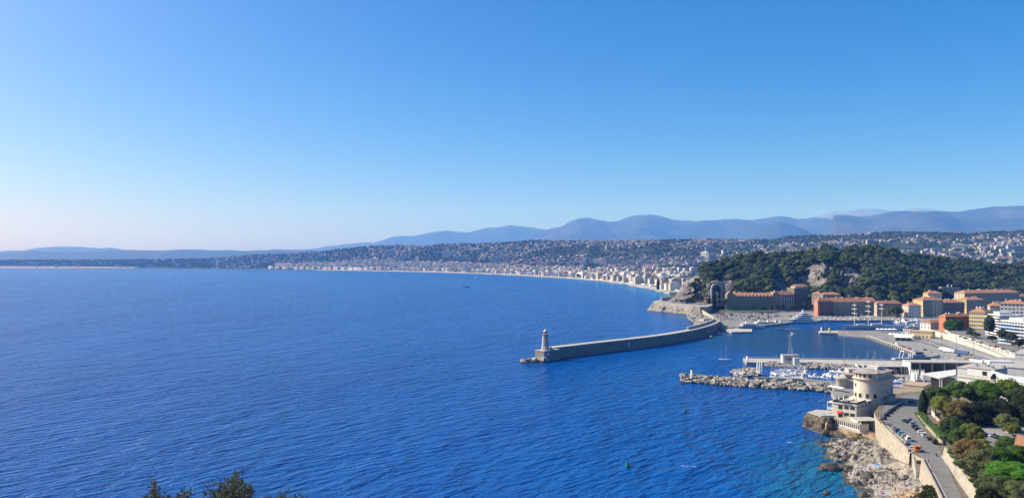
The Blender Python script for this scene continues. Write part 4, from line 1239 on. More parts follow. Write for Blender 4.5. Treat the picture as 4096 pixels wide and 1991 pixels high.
def band_spots(line, w, n, z_in, z_out, seed, z_mid=None):
    """points on a bank beside a polyline: height falls from z_in to z_out across the width w"""
    g_ = np.random.default_rng(seed); out = []
    P = [Vector((p[0], p[1], 0)) for p in line]
    L = [0]
    for a, b in zip(P, P[1:]): L.append(L[-1]+(b-a).length)
    for k in range(n):
        d = (k+g_.random())/n*L[-1]
        i = max(j for j in range(len(L)) if L[j] <= d+1e-9); i = min(i, len(P)-2)
        f = (d-L[i])/max(1e-6, L[i+1]-L[i])
        p = P[i].lerp(P[i+1], f); tt = (P[i+1]-P[i]).normalized(); nn = Vector((tt.y, -tt.x, 0))
        c = g_.random()
        z = z_in+(z_out-z_in)*c if z_mid is None else (z_in+(z_mid-z_in)*c*2 if c < .5 else z_mid+(z_out-z_mid)*(c-.5)*2)
        q = p+nn*w*c
        out.append((q.x, q.y, z+float(g_.uniform(-.3, .4))))
    return out
tipb = thing('rubble_bank', 'dark and pale boulders heaped round the lighthouse pedestal', 'rocks', (lc.x, lc.y, 0))
gg = np.random.default_rng(8); sp = []
for k in range(70):
    px = gg.uniform(2088, 2185); u = (px-2088)/97
    py = 1452-6*gg.random()*(.4+u)-gg.random()*6*u
    p = G(px, py, 0); sp.append((p.x, p.y+gg.uniform(0, 6), gg.uniform(-.3, .5+3.6*u*gg.random())))
boulder_field(tipb, sp, 1.3, 3.1, 4)
# rubble mole of the small marina
mole_line = [gp(2730, 1507, 2.2), gp(2800, 1507, 2.8), gp(2900, 1514, 3.2), gp(3000, 1520, 3.4), gp(3100, 1526, 3.4), gp(3200, 1532, 3.4), gp(3345, 1542, 3.4)]
mole = thing('rubble_mole', 'long mole of pale boulders sheltering the small marina', 'mole', (mole_line[2][0], mole_line[2][1], 0))
MB().prism([(p[0]-mole.location.x, p[1]-mole.location.y) for p in mole_line]+[(p[0]+6-mole.location.x, p[1]+7-mole.location.y) for p in mole_line[::-1]], -4, 2.0, rock_m).build('core', mole)
boulder_field(mole, band_spots(mole_line, 13, 200, 3.6, -.2, 31), 1.2, 2.7, 5)
boulder_field(mole, band_spots(mole_line[:3], -6, 26, 3.0, .5, 34)+band_spots(mole_line[:4], 4, 50, 3.4, 3.2, 35), 1.0, 2.1, 6)
wl = [gp(3015, 1508, 4.5), gp(3120, 1512, 4.5), gp(3215, 1516, 4.5), gp(3345, 1528, 4.5)]
wall_line('mole_wall', [(p[0], p[1]) for p in wl], -3, 4.8, 2.2, concrete_m, 'low grey concrete wall along the back of the boulder mole')
spur_line = [gp(2945, 1476, 1.5), gp(2928, 1490, 1.5), gp(2950, 1504, 1.5), gp(2990, 1512, 1.5)]
spur = thing('rubble_spur', 'rounded spur of boulders with dinghies drawn up at the marina mouth', 'mole', (G(2980, 1492).x, G(2980, 1492).y, 0))
gg = np.random.default_rng(9); sp = []
for k in range(150):
    a, r = gg.random()*6.28, math.sqrt(gg.random())
    px, py = 2985+62*r*math.cos(a), 1493+17*r*math.sin(a)
    p = G(px, py, 0)
    if px > 3035 and py > 1490: continue
    sp.append((p.x, p.y, 2.8*(1-r*.9)+gg.uniform(-.3, .3)))
MB().prism([(G(2985+58*math.cos(a), 1493+15*math.sin(a)).x-spur.location.x, G(2985+58*math.cos(a), 1493+15*math.sin(a)).y-spur.location.y) for a in np.linspace(0, 6.28, 18)[:-1]], -4, 1.2, concrete_m).build('core', spur)
boulder_field(spur, sp, .9, 1.9, 11)
jb = thing('rubble_bank', 'strip of pale boulders along the near side of the outer jetty', 'rocks', (G(3200, 1462).x, G(3200, 1462).y, 0))
boulder_field(jb, band_spots([gp(3058, 1451, 2), gp(3130, 1453, 2), gp(3200, 1455, 2), gp(3300, 1459, 2), gp(3420, 1464, 2)], 13, 210, 2.6, .1, 41), 1.1, 2.0, 12)
rr = thing('riprap_slope', 'slope of pale tumbled boulders between the headland and the breakwater root', 'rocks', (G(2790, 1270).x, G(2790, 1270).y, 0))
gg = np.random.default_rng(10); sp = []
poly = [(2740, 1254), (2800, 1240), (2830, 1258), (2850, 1282), (2818, 1306), (2790, 1300), (2755, 1275)]
def inside(px, py, poly):
    c = False; n = len(poly)
    for i in range(n):
        (x1, y1), (x2, y2) = poly[i], poly[(i+1) % n]
        if (y1 > py) != (y2 > py) and px < (x2-x1)*(py-y1)/(y2-y1)+x1: c = not c
    return c
while len(sp) < 270:
    px, py = gg.uniform(2735, 2852), gg.uniform(1238, 1307)
    if not inside(px, py, poly): continue
    u = np.clip((px-2740-(1306-py)*.2)/100, 0, 1)
    z = .3+5.5*u
    p = G(px, py, z); sp.append((p.x, p.y, z))
base = [G(px, py, 0) for px, py in poly]
MB().prism([(p.x-rr.location.x, p.y-rr.location.y) for p in base], -4, .6, rock_m).build('core', rr)
boulder_field(rr, sp, 1.5, 3.2, 13)
# sunlit concrete wave wall curving down to the breakwater
cw = smooth_path([gp(2802, 1236, 8), gp(2815, 1246, 8), gp(2840, 1262, 8), gp(2862, 1276, 8.5), gp(2874, 1290, 9)], 5)
wall_line('wave_wall', [(p.x, p.y) for p in cw], -2, 9.2, 2.4, mat('sunlit_concrete', (.46, .42, .34), .9, .1, .2, streak=.15), 'curving pale concrete wave wall between the car park and the boulders')
cb = MB(); cb.box(-7, -5, 0, 7, 5, 6.5, conc_l_m); cb.box(-5, -5.06, 1.2, 3, -4.98, 4.6, concrete_m); cb.box(-7.3, -5.3, 6.5, 7.3, 5.3, 7.0, bwtop_m)
p = G(2822, 1297, 1); tag(cb.build('pump_house', None, (p.x, p.y, 2.4), R(25)), 'small square concrete hut at the root of the breakwater', 'hut')
for k, (px, py) in enumerate(((2795, 1241), (2805, 1240))):
    pass
st = thing('sea_steps', 'flight of pale concrete steps beside the curving wave wall', 'stairs', (*gp(2794, 1240, 8), 0))
for k in range(8):
    MB().box(-3, -k*2.2-2.2, -2, 3, -k*2.2, 12.5-k*1.2, conc_l_m).build('step', st)

# ------------------------------------------------------------------ harbour buildings
tile_m = mat('terracotta_tiles', (.37, .175, .10), .85, .22, .8, bump=.06, bscale=3, rand=.12)
shut_m = mat('grey_green_shutters', (.22, .26, .24), .6, .1, 1)
shut_b_m = mat('pale_shutters', (.46, .46, .42), .6, .1, 1)
pane_m = mat('window_pane', (.03, .04, .055), .15, .2, .4, spec=.6)
trim_m = mat('pale_trim', (.60, .56, .48), .8, .08, 1)
def window_mesh(w, h, sh=None, bal=False):
    mb = MB()
    mb.box(-w/2-.14, -.10, -.12, w/2+.14, .02, h+.14, trim_m)
    mb.add([(-w/2, -.104, 0), (w/2, -.104, 0), (w/2, -.104, h), (-w/2, -.104, h)], [(0, 1, 2, 3)], pane_m)
    if sh:
        mb.box(-w/2-.14-w*.5, -.14, 0, -w/2-.15, -.02, h, sh); mb.box(w/2+.15, -.14, 0, w/2+.14+w*.5, -.02, h, sh)
    if bal: mb.box(-w/2-.6, -.75, -.25, w/2+.6, -.02, 0, trim_m); mb.box(-w/2-.6, -.75, 0, w/2+.6, -.70, .9, metal_m)
    return mb.mesh('window')
WIN = {'plain': window_mesh(1.1, 1.9), 'shut': window_mesh(1.05, 1.9, shut_m), 'pale': window_mesh(1.05, 1.9, shut_b_m), 'bal': window_mesh(1.2, 2.2, shut_m, True), 'wide': window_mesh(2.4, 1.7), 'dark': window_mesh(1.6, 2.3)}
def gable(mb, x0, y0, x1, y1, z, h, m, hip=True):
    o = .6
    w, d = x1-x0, y1-y0
    r = min(w, d)/2 if hip else 0
    cx, cy = (x0+x1)/2, (y0+y1)/2
    if w >= d: a, b = (x0+r*.9, cy), (x1-r*.9, cy)
    else: a, b = (cx, y0+r*.9), (cx, y1-r*.9)
    vs = [(x0-o, y0-o, z), (x1+o, y0-o, z), (x1+o, y1+o, z), (x0-o, y1+o, z), (a[0], a[1], z+h), (b[0], b[1], z+h), (x0-o, y0-o, z-.25), (x1+o, y0-o, z-.25), (x1+o, y1+o, z-.25), (x0-o, y1+o, z-.25)]
    if w >= d: fs = [(0, 1, 5, 4), (1, 2, 5), (2, 3, 4, 5), (3, 0, 4)]
    else: fs = [(0, 1, 4), (1, 2, 5, 4), (2, 3, 5), (3, 0, 4, 5)]
    fs += [(6, 7, 1, 0), (7, 8, 2, 1), (8, 9, 3, 2), (9, 6, 0, 3), (9, 8, 7, 6)]
    mb.add(vs, fs, m)
def house(name, label, A, B, dep, z0, h, wm, roof='hip', rh=None, floors=4, bays=8, side_bays=3, win='shut', group='harbour front houses', cat='building', chim=2, rside=False, ground=True, lit_side_m=None, trim=True):
    """house with its front from ground point A to B; walls, roof, windows one by one"""
    A, B = Vector((A[0], A[1], 0)), Vector((B[0], B[1], 0))
    w = (B-A).length; ang = math.atan2((B-A).y, (B-A).x)
    t = thing(name, label, cat, (A.x, A.y, z0), ang, group)
    mb = MB(); mb.box(0, 0, -3, w, dep, h, wm)
    mb.build('wall', t)
    if lit_side_m:
        MB().box(-.03, .02, -3, .02, dep-.02, h-.05, lit_side_m).build('side_wall', t)  # thin panel in the wall's sunlit tone, beside a front coloured as shaded
    r = MB()
    if roof in ('hip', 'gable'):
        gable(r, 0, 0, w, dep, h+.02, rh or min(w, dep)*.2, tile_m, roof == 'hip')
    else:
        r.box(-.3, -.3, h, w+.3, dep+.3, h+.3, conc_l_m); r.box(-.3, -.3, h+.3, w+.3, -.05, h+1.1, wm); r.box(-.3, -.05, h+.3, -.05, dep, h+1.1, wm)
    ro = r.build('roof', t)
    gg = random.Random(hash(label) % 9999 if False else len(label)*7+int(w*10))
    for k in range(chim):
        x = w*(.15+.7*gg.random()); y = dep*(.35+.3*gg.random()); hh = h+(rh or min(w, dep)*.2)
        MB().box(x-.5, y-.7, h+.3, x+.5, y+.7, hh+1.2, trim_m).build('chimney', ro)
    if trim: MB().box(-.12, -.12, h-.55, w+.12, .0-.004, h-.25, trim_m).build('cornice', t)
    fh = h/floors
    for f in range(floors):
        for b in range(bays):
            x = w*(b+.5)/bays
            if f == 0 and ground:
                if b % 2: continue
                o = link('doorway', WIN['dark'], t, (x, 0, .2))
            else: link('window', WIN[win] if gg.random() < .9 else WIN['plain'], t, (x, 0, f*fh+fh*.28))
        for b in range(side_bays):
            y = dep*(b+.5)/side_bays
            if f == 0 and ground: continue
            link('window', WIN['plain' if win == 'shut' else win], t, (-.05 if lit_side_m else 0, y, f*fh+fh*.28), R(-90))
            if rside: link('window', WIN['plain'], t, (w, y, f*fh+fh*.28), R(90))
    return t
st_grey = mat('grey_shade_stucco', (.31, .285, .215), .9, .15, .15, streak=.2)  # grey lowered so the shade of unlit fronts is in the colour
st_stone_shade = mat('ochre_grey_shade_stone', (.25, .205, .145), .92, .2, .3, bump=.05, bscale=1, streak=.2)  # stone tone lowered to stand for the shaded front
st_brown_shade = mat('brown_grey_shade_stone', (.19, .16, .135), .92, .2, .3, bump=.06, bscale=.7, streak=.15)  # brown-grey of unlit walls, their shade put into the colour
st_red = mat('oxblood_shade_stucco', (.17, .05, .042), .88, .12, .2, streak=.12)  # red darkened for the shaded front; sunlit sides get the orange
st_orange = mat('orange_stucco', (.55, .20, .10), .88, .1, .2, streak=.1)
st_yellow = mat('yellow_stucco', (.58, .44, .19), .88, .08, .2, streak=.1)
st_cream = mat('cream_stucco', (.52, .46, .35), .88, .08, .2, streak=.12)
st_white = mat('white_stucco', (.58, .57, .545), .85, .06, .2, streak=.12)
st_pink_shade = mat('rose_grey_shade_stucco', (.30, .22, .18), .88, .12, .2, streak=.15)  # rose-grey with the shade of the front put into the colour
st_blue = mat('blue_glazed_panels', (.16, .27, .42), .35, .1, .3)
def hz_(py, Y): return H-(py-CY)/F*Y
def front(pxa, pya, pxb, pyb, z): return gp(pxa, pya, z), gp(pxb, pyb, z)
# long stone building with gabled pavilions
A, B = front(2912, 1238, 3112, 1238, 5)
L1 = house('palace_building', 'long old stone building with red dormered roof under the castle hill', A, B, 24, 5, 23.0, st_stone_shade, 'gable', 6, 5, 26, 4, 'dark', 'harbour front houses', 'building', 3)
wL = (Vector(B)-Vector(A)).length
for k in range(13):
    d = MB(); x = wL*(.07+.86*k/12); d.box(x-1.1, -.3, 23.4, x+1.1, 5, 25.6, tile_m); d.box(x-.8, -.36, 23.7, x+.8, -.31, 25.3, dark_m); d.build('dormer', L1)
for x in (-2, wL-10):
    d = MB(); d.prism([(x, -2.2), (x+12, -2.2), (x+12, 22), (x, 22)], -3, 25, st_stone_shade)
    d.add([(x, -2.2, 25), (x+12, -2.2, 25), (x+11, -2.2, 28), (x+8, -2.2, 30.5), (x+4, -2.2, 30.5), (x+1, -2.2, 28), (x, 20, 25), (x+12, 20, 25), (x+11, 20, 28), (x+8, 20, 30.5), (x+4, 20, 30.5), (x+1, 20, 28)], [(0, 1, 2, 3, 4, 5), (2, 1, 7, 8), (3, 2, 8, 9), (4, 3, 9, 10), (5, 4, 10, 11), (0, 5, 11, 6)], st_stone_shade)
    pv_ = d.build('gabled_pavilion', L1)
    s = MB(); s.lathe([(3.0, 30.4), (0, 34.5)], tile_m, 4, (x+6, 6), False); s.build('spire_roof', pv_)
    for f in range(5):
        for b in range(3): link('window', WIN['dark'], pv_, (x+2.5+3.5*b, -2.2, 2+f*4.6))
# white colonnade with red roof
A, B = front(3116, 1236, 3177, 1234, 5)
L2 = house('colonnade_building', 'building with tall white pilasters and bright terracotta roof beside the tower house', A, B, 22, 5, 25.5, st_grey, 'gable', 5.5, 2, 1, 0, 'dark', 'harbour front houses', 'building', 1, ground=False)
w2 = (Vector(B)-Vector(A)).length
for k in range(7):
    MB().box(w2*(.06+.88*k/6)-.75, -.8, 3, w2*(.06+.88*k/6)+.75, 0-.01, 20, white_m).build('pilaster', L2)
    if k < 6: MB().box(w2*(.06+.88*(k+.5)/6)-1.0, -.12, 5, w2*(.06+.88*(k+.5)/6)+1.0, -.01, 17, dark_m).build('tall_window', L2)
# stone tower house
A, B = front(3177, 1230, 3247, 1229, 6)
L3 = house('tower_house', 'tall bare stone tower house with roof terrace against the cliff', A, B, 24, 6, 34.0, st_brown_shade, 'flat', None, 8, 5, 3, 'plain', 'harbour front houses', 'building', 0)
w3 = (Vector(B)-Vector(A)).length
r3 = MB(); gable(r3, 3, 3, w3-5, 18, 38.2, 3.4, tile_m); r3.build('penthouse_roof', L3)
MB().box(3.5, 3.5, 34.3, w3-5.5, 17.5, 38.2, st_cream).build('penthouse', L3)
for k in range(3):
    s = MB(); s.lathe([(1.3, 2.2), (0, 3.2)], tent_m, 8); s.tube((0, 0, 0), (0, 0, 2.3), .05, .05, white_m, 5); s.build('parasol', L3, (5+6*k, 1.6, 34.4))
A, B = front(3247, 1236, 3283, 1238, 6)
house('annex_house', 'narrow purple-grey house with small red roof squeezed beside the tower house', A, B, 16, 6, 27, st_pink_shade, 'hip', 4, 7, 3, 2, 'plain', chim=1)
A, B = XY(3292, 1330), XY(3362, 1330)
house('rear_house', 'low ochre house with terracotta roof tucked behind the oxblood building', A, B, 14, 6, 27, st_stone_shade, 'hip', 3.6, 6, 6, 2, 'plain', chim=2)
A, B = front(3272, 1260, 3333, 1259, 4)
house('red_house', 'oxblood red corner house with an orange sunlit side wall on the harbour front', A, B, 11, 4, 22.5, st_red, 'hip', 4.4, 5, 6, 3, 'pale', lit_side_m=st_orange, chim=2)
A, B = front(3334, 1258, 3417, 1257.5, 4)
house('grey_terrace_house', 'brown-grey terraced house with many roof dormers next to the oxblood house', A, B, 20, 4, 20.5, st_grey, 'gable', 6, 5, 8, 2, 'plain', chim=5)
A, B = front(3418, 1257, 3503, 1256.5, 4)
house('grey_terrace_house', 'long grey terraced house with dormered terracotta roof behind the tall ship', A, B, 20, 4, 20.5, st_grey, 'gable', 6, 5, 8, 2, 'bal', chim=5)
A, B = front(3508, 1263, 3606, 1263, 4)
house('rose_house', 'rose-grey house with low terracotta roof behind the round clipped trees', A, B, 10, 4, 19.5, st_pink_shade, 'hip', 4.2, 5, 9, 3, 'plain', chim=4, lit_side_m=st_cream)
A, B = front(3634, 1268, 3684, 1268, 4)
house('small_white_house', 'small pale house with red hip roof at the inner end of the harbour', A, B, 20, 4, 18, st_white, 'hip', 4.2, 4, 4, 3, 'plain', chim=1, lit_side_m=st_cream)
A, B = front(3692, 1264, 3772, 1263, 4)
house('yellow_house', 'tall yellow house with shaded front and sunlit yellow side by the inner quay', A, B, 24, 4, 25, st_grey, 'hip', 4.5, 6, 8, 4, 'shut', chim=3, lit_side_m=st_yellow)
A, B = front(3772, 1262, 3858, 1261, 4)
house('shaded_house', 'dark shaded house row with red roofs behind the sailing masts', A, B, 22, 4, 20.5, st_brown_shade, 'hip', 4.5, 5, 8, 3, 'plain', chim=4, lit_side_m=st_yellow)
A, B = XY(3712, 1330), XY(3768, 1330)
house('rear_yellow_house', 'upper yellow and white house with hip roofs peeping over the inner quay row', A, B, 16, 4, 31, st_cream, 'hip', 4, 7, 5, 3, 'plain', chim=2, lit_side_m=st_yellow)
A, B = front(3866, 1246, 3938, 1245, 8)
house('cream_block', 'cream apartment house with red hip roof in front of the long shaded block', A, B, 20, 8, 19, st_grey, 'hip', 4, 4, 7, 3, 'bal', chim=3, lit_side_m=st_yellow)
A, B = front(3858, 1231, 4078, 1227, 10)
house('long_apartment_house', 'very long shaded apartment house with terracotta roof below the wooded hill', A, B, 22, 10, 25, st_grey, 'hip', 5, 6, 22, 3, 'shut', chim=8, lit_side_m=st_cream)
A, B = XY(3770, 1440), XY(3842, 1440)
house('villa_with_loggias', 'pale house with several roof turrets half hidden by trees under the hill', A, B, 18, 10, 31, st_grey, 'flat', None, 7, 6, 3, 'plain', chim=3, lit_side_m=st_white)
A, B = front(4030, 1226, 4140, 1222, 9)
house('hill_foot_house', 'house with white sunlit balconies and red roof at the right edge under the hill', A, B, 20, 9, 17, st_brown_shade, 'hip', 4, 4, 8, 3, 'bal', chim=3, lit_side_m=st_white)
# nearer right group
A, B = front(3783, 1337, 3880, 1332, 5)
house('red_warehouse', 'big windowless oxblood warehouse with orange side beside the round-crowned tree', A, B, 9, 5, 20.5, st_red, 'hip', 3.0, 5, 1, 0, 'plain', chim=6, lit_side_m=st_orange, ground=True)
A, B = front(3722, 1332, 3790, 1329, 4)
house('white_wing', 'two storey cream wing with terracotta roof in front of the oxblood warehouse', A, B, 15, 4, 12.5, st_cream, 'hip', 2.6, 3, 5, 3, 'plain', chim=0, lit_side_m=st_white)
A, B = front(3876, 1337, 3941, 1341.5, 6)
house('yellow_apartment_house', 'five storey bright yellow house with shuttered windows and red hip roof', A, B, 22, 6, 26, st_yellow, 'hip', 4.5, 6, 7, 2, 'shut', chim=6)
ap_glass = mat('balcony_glass', (.42, .50, .58), .25, .1, .5, spec=.6)
def balcony_block(name, label, A, B, dep, z0, h, floors, wm, slab_m, awn=None, every=1):
    A, B = Vector((A[0], A[1], 0)), Vector((B[0], B[1], 0)); w = (B-A).length
    t = thing(name, label, 'building', (A.x, A.y, z0), math.atan2((B-A).y, (B-A).x), 'modern balcony blocks by the harbour')
    MB().box(0, 1.8, -3, w, dep, h, wm).build('wall', t)
    MB().box(-.3, 1.5, h, w+.3, dep+.3, h+.35, slab_m).build('roof', t)
    MB().box(w*.2, 5, h+.35, w*.7, dep-4, h+3.2, wm).build('penthouse', t)
    fh = h/floors
    for f in range(floors):
        b = MB(); b.box(-1.4, -.2, f*fh-.2, w+.3, 1.79, f*fh+.06, slab_m); b.box(-1.4, 1.8, f*fh-.2, -.02, dep, f*fh+.06, slab_m)
        bo = b.build('balcony', t)
        r = MB(); r.box(-1.4, -.2, f*fh+.061, w+.3, -.12, f*fh+1.0, slab_m if every == 2 else ap_glass); r.box(-1.4, -.11, f*fh+.061, -1.32, dep, f*fh+1.0, slab_m if every == 2 else ap_glass); r.build('railing', bo)
        n = max(4, int(w/3.2))
        for k in range(n):
            link('window', WIN['wide'], t, (w*(k+.5)/n, 1.8, f*fh+.5))
        for k in range(int(dep/4)): link('window', WIN['wide'], t, (0, 3.8+4*k, f*fh+.5), R(-90))
        if awn and f in awn:
            a = MB(); a.add([(0, 1.78, f*fh+2.7), (w*.6, 1.78, f*fh+2.7), (w*.6, -.3, f*fh+1.9), (0, -.3, f*fh+1.9)], [(0, 1, 2, 3)], awn_m)
            a.add([(-.02, 1.8, f*fh+2.7), (-.02, dep*.7, f*fh+2.7), (-1.5, dep*.7, f*fh+1.9), (-1.5, 1.8, f*fh+1.9)], [(0, 1, 2, 3)], awn_m); a.build('awning', t)
    return t
awn_m = mat('blue_awning', (.03, .14, .46), .7, .08, 1)
A, B = front(3944, 1348, 3992, 1358, 8)
balcony_block('balcony_block', 'white block with stacked curved balconies between the yellow house and the blue flats', A, B, 22, 8, 25, 9, st_white, white_m, None, 2)
A, B = front(3996, 1383, 4110, 1399, 9)
balcony_block('blue_balcony_block', 'blue and white balcony flats with royal blue awnings at the right edge', A, B, 24, 9, 24.5, 8, st_white, white_m, (5, 6))
A, B = XY(4000, 905), XY(4110, 890)
house('upper_white_house', 'white house with terracotta roof rising above the blue balcony flats', A, B, 22, 10, 31, st_white, 'hip', 4, 8, 7, 3, 'wide', chim=4, lit_side_m=st_white)
A, B = XY(3960, 960), XY(4010, 955)
house('upper_cream_house', 'cream house with red roof behind the yellow apartment house', A, B, 18, 10, 25, st_cream, 'hip', 4, 7, 5, 3, 'plain', chim=3, lit_side_m=st_cream)

# monument niche carved in the cliff
mz = 14.0
mc = XY(2864, 1392)
mn = thing('monument_niche', 'tall arched stone memorial niche with a white urn set in the cliff', 'monument', (mc.x, mc.y, mz), R(8))
mon_m = mat('memorial_stone', (.36, .34, .30), .9, .1, .3, streak=.15)
mon_d = mat('memorial_shadowed_stone', (.20, .18, .175), .9, .1, .3)  # darker copy of the memorial stone, recess shade put into its colour
def arch_ring(r0, r1, zs, y0, y1, m, n=20):
    mb = MB()
    pin = [(-r0, 0), (-r0, zs)]+[(-r0*math.cos(math.pi*i/n), zs+r0*math.sin(math.pi*i/n)) for i in range(1, n)]+[(r0, zs), (r0, 0)]
    pout = [(-r1, 0), (-r1, zs)]+[(-r1*math.cos(math.pi*i/n), zs+r1*math.sin(math.pi*i/n)) for i in range(1, n)]+[(r1, zs), (r1, 0)]
    k = len(pin)
    vs = [(x, y0, z) for x, z in pin]+[(x, y0, z) for x, z in pout]+[(x, y1, z) for x, z in pin]+[(x, y1, z) for x, z in pout]
    fs = []
    for i in range(k-1): fs += [(i+k, i, i+1, i+1+k), (i, i+2*k, i+1+2*k, i+1), (i+3*k, i+k, i+1+k, i+1+3*k)]
    mb.add(vs, fs, m)
    return mb
arch_ring(8.2, 10.8, 25.5, -5, 8, mon_m).build('outer_arch', mn)
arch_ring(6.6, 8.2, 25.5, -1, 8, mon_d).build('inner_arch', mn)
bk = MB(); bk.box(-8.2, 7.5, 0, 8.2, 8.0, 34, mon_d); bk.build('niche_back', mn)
ur = MB(); ur.lathe([(3.4, 0), (3.4, 8), (2.0, 8.5), (2.0, 11), (3.2, 13), (3.7, 16), (3.3, 19), (2.2, 21), (0, 22)], white_m, 16, (2.2, 2)); ur.build('urn', mn)
for i, k in enumerate(range(5)):
    MB().box(-13, -7-k*1.5, -3, 13, -5.5-k*1.5, 2.4-k*.6, mon_m).build('step', mn)
# rough masonry crown over the arch
cr = thing('masonry_crown', 'broken pale rock frame round the memorial arch', 'rock', (mc.x, mc.y, mz), R(8))
gg = np.random.default_rng(77)
sp = []
for k in range(80):
    a = math.pi*gg.random(); r = 11.6+gg.random()*5
    sp.append((mc.x+r*math.cos(a), mc.y+1+gg.uniform(-2, 3), mz+25.5+r*math.sin(a)*.95-gg.random()*2))
for k in range(30):
    sg = 1 if gg.random() < .5 else -1
    sp.append((mc.x+sg*(12+gg.random()*8), mc.y+gg.uniform(-1, 3), mz+gg.random()*24))
boulder_field(cr, sp, 1.1, 2.4, 78)
for o in cr.children: o.location = Matrix.Rotation(-R(8), 4, 'Z') @ o.location

rock_face('cliff_spur', [G(2697, 1212, 13), G(2712, 1216, 13), G(2730, 1219, 13), G(2752, 1217, 13), G(2775, 1213, 13)], [AT(2706, 1194, 1545), AT(2714, 1172, 1540), AT(2722, 1160, 1535), AT(2731, 1136, 1525), AT(2739, 1140, 1520), AT(2749, 1115, 1505), AT(2760, 1119, 1498), AT(2782, 1104, 1485)], 130, 40, 13.0, cliff_m, 'jagged sunlit rock spur at the seaward end of the castle hill', 6, 8, wet=False)
# ------------------------------------------------------------------ boats
hull_w = mat('white_gelcoat', (.80, .80, .79), .3, .04, 1, spec=.5)
hull_b = mat('navy_hull', (.03, .05, .11), .3, .1, 1, spec=.5)
hull_g = mat('warship_grey', (.33, .35, .38), .5, .06, .5)
deck_m = mat('teak_deck', (.36, .27, .17), .7, .15, 1.5)
glass_m = mat('tinted_glass', (.015, .02, .03), .1, .1, 1, spec=.7)
sailc_m = mat('blue_sail_cover', (.04, .10, .28), .8, .1, 1)
alu_m = mat('mast_aluminium', (.52, .53, .54), .4, .05, 1, metallic=.3)
orange_m = mat('orange_plastic', (.75, .20, .03), .5, .1, 1)
kay_m = [orange_m, mat('yellow_plastic', (.70, .60, .08), .5, .1, 1), mat('pale_plastic', (.66, .66, .62), .5, .1, 1), mat('red_plastic', (.55, .05, .04), .5, .1, 1), mat('turquoise_plastic', (.08, .40, .45), .5, .1, 1)]
rib_m = mat('grey_rubber', (.24, .25, .26), .7, .1, 1)
def hull(L, Bm, fb, m, mdeck, sheer=.3, draft=.4, fine=1.6, stern=.85, n=10):
    """hull with pointed bow at +x: stations of five points; deck on top"""
    mb = MB(); V = []
    for i in range(n+1):
        f = i/n; x = -L/2+L*f
        b = Bm/2*(stern+(1-stern)*min(1, f/.35))*(1-max(0, (f-.45)/.55)**fine)
        b = max(b, .02)
        zt = fb+sheer*fb*max(0, f-.35)**1.5*2
        zk = -draft*(1-.9*max(0, (f-.8)/.2))
        xo = 0 if f < 1 else L*.0
        V += [(x+L*.05*max(0, f-.6)*0, -b, zt), (x, -b*.82, .05*zt), (x, 0, zk), (x, b*.82, .05*zt), (x, b, zt)]
    fs = []
    for i in range(n):
        a, c = 5*i, 5*(i+1)
        for j in range(4): fs.append((a+j, a+j+1, c+j+1, c+j))
    fs.append((0, 4, 3, 2, 1)[::-1])
    mb.add(V, fs, m, True)
    dk = [(V[5*i][0], V[5*i][1], V[5*i][2]-.06) for i in range(n+1)]+[(V[5*i+4][0], V[5*i+4][1], V[5*i+4][2]-.06) for i in range(n+1)]
    mb.add(dk, [(i, i+1, n+1+i+1, n+1+i) for i in range(n)], mdeck)
    return mb
def cab(mb, x0, x1, w0, w1, z0, z1, m, rake=.6, mg=None):
    vs = [(x0, -w0/2, z0), (x1, -w1/2, z0), (x1, w1/2, z0), (x0, w0/2, z0), (x0+rake*.3, -w0*.42, z1), (x1-rake, -w1*.40, z1), (x1-rake, w1*.40, z1), (x0+rake*.3, w0*.42, z1)]
    mb.add(vs, [(0, 1, 5, 4), (2, 3, 7, 6), (4, 5, 6, 7), (3, 0, 4, 7)], m)
    mb.add([vs[1], vs[2], vs[6], vs[5]], [(0, 1, 2, 3)], mg or m)
    return mb
BOAT = {}
def proto(kind, parts):
    BOAT[kind] = parts
def sailboat_parts(L, hm=None):
    hm = hm or hull_w; Bm = L*.3; fb = L*.085
    P = [('hull', hull(L, Bm, fb, hm, hull_w).mesh('hull'))]
    c = MB(); cab(c, -L*.12, L*.26, Bm*.55, Bm*.35, fb*.9, fb*1.75, hull_w, L*.08, glass_m)
    for s in (-1, 1): c.box(-L*.06, s*Bm*.25-.02, fb*1.2, L*.12, s*Bm*.25+.02, fb*1.5, glass_m)
    P.append(('cabin', c.mesh('cabin')))
    m = MB(); m.tube((L*.08, 0, fb), (L*.08, 0, fb+L*1.22), .10, .07, alu_m, 6); m.box(L*.08-.05, -L*.07, fb+L*.72, L*.08+.05, L*.07, fb+L*.72+.08, alu_m); P.append(('mast', m.mesh('mast')))
    b = MB(); b.tube((L*.07, 0, fb+L*.13), (-L*.36, 0, fb+L*.12), .06, .06, alu_m, 6); b.tube((L*.05, 0, fb+L*.155), (-L*.34, 0, fb+L*.14), .16, .12, sailc_m, 7); P.append(('boom', b.mesh('boom')))
    r = MB()
    for e in ((L*.49, 0, fb*1.2), (-L*.48, 0, fb)): r.tube((L*.08, 0, fb+L*1.2), e, .03, .03, alu_m, 4, False)
    for s in (-1, 1): r.tube((L*.08, 0, fb+L*1.15), (L*.03, s*Bm*.48, fb), .03, .03, alu_m, 4, False)
    P.append(('rigging', r.mesh('rigging')))
    return P
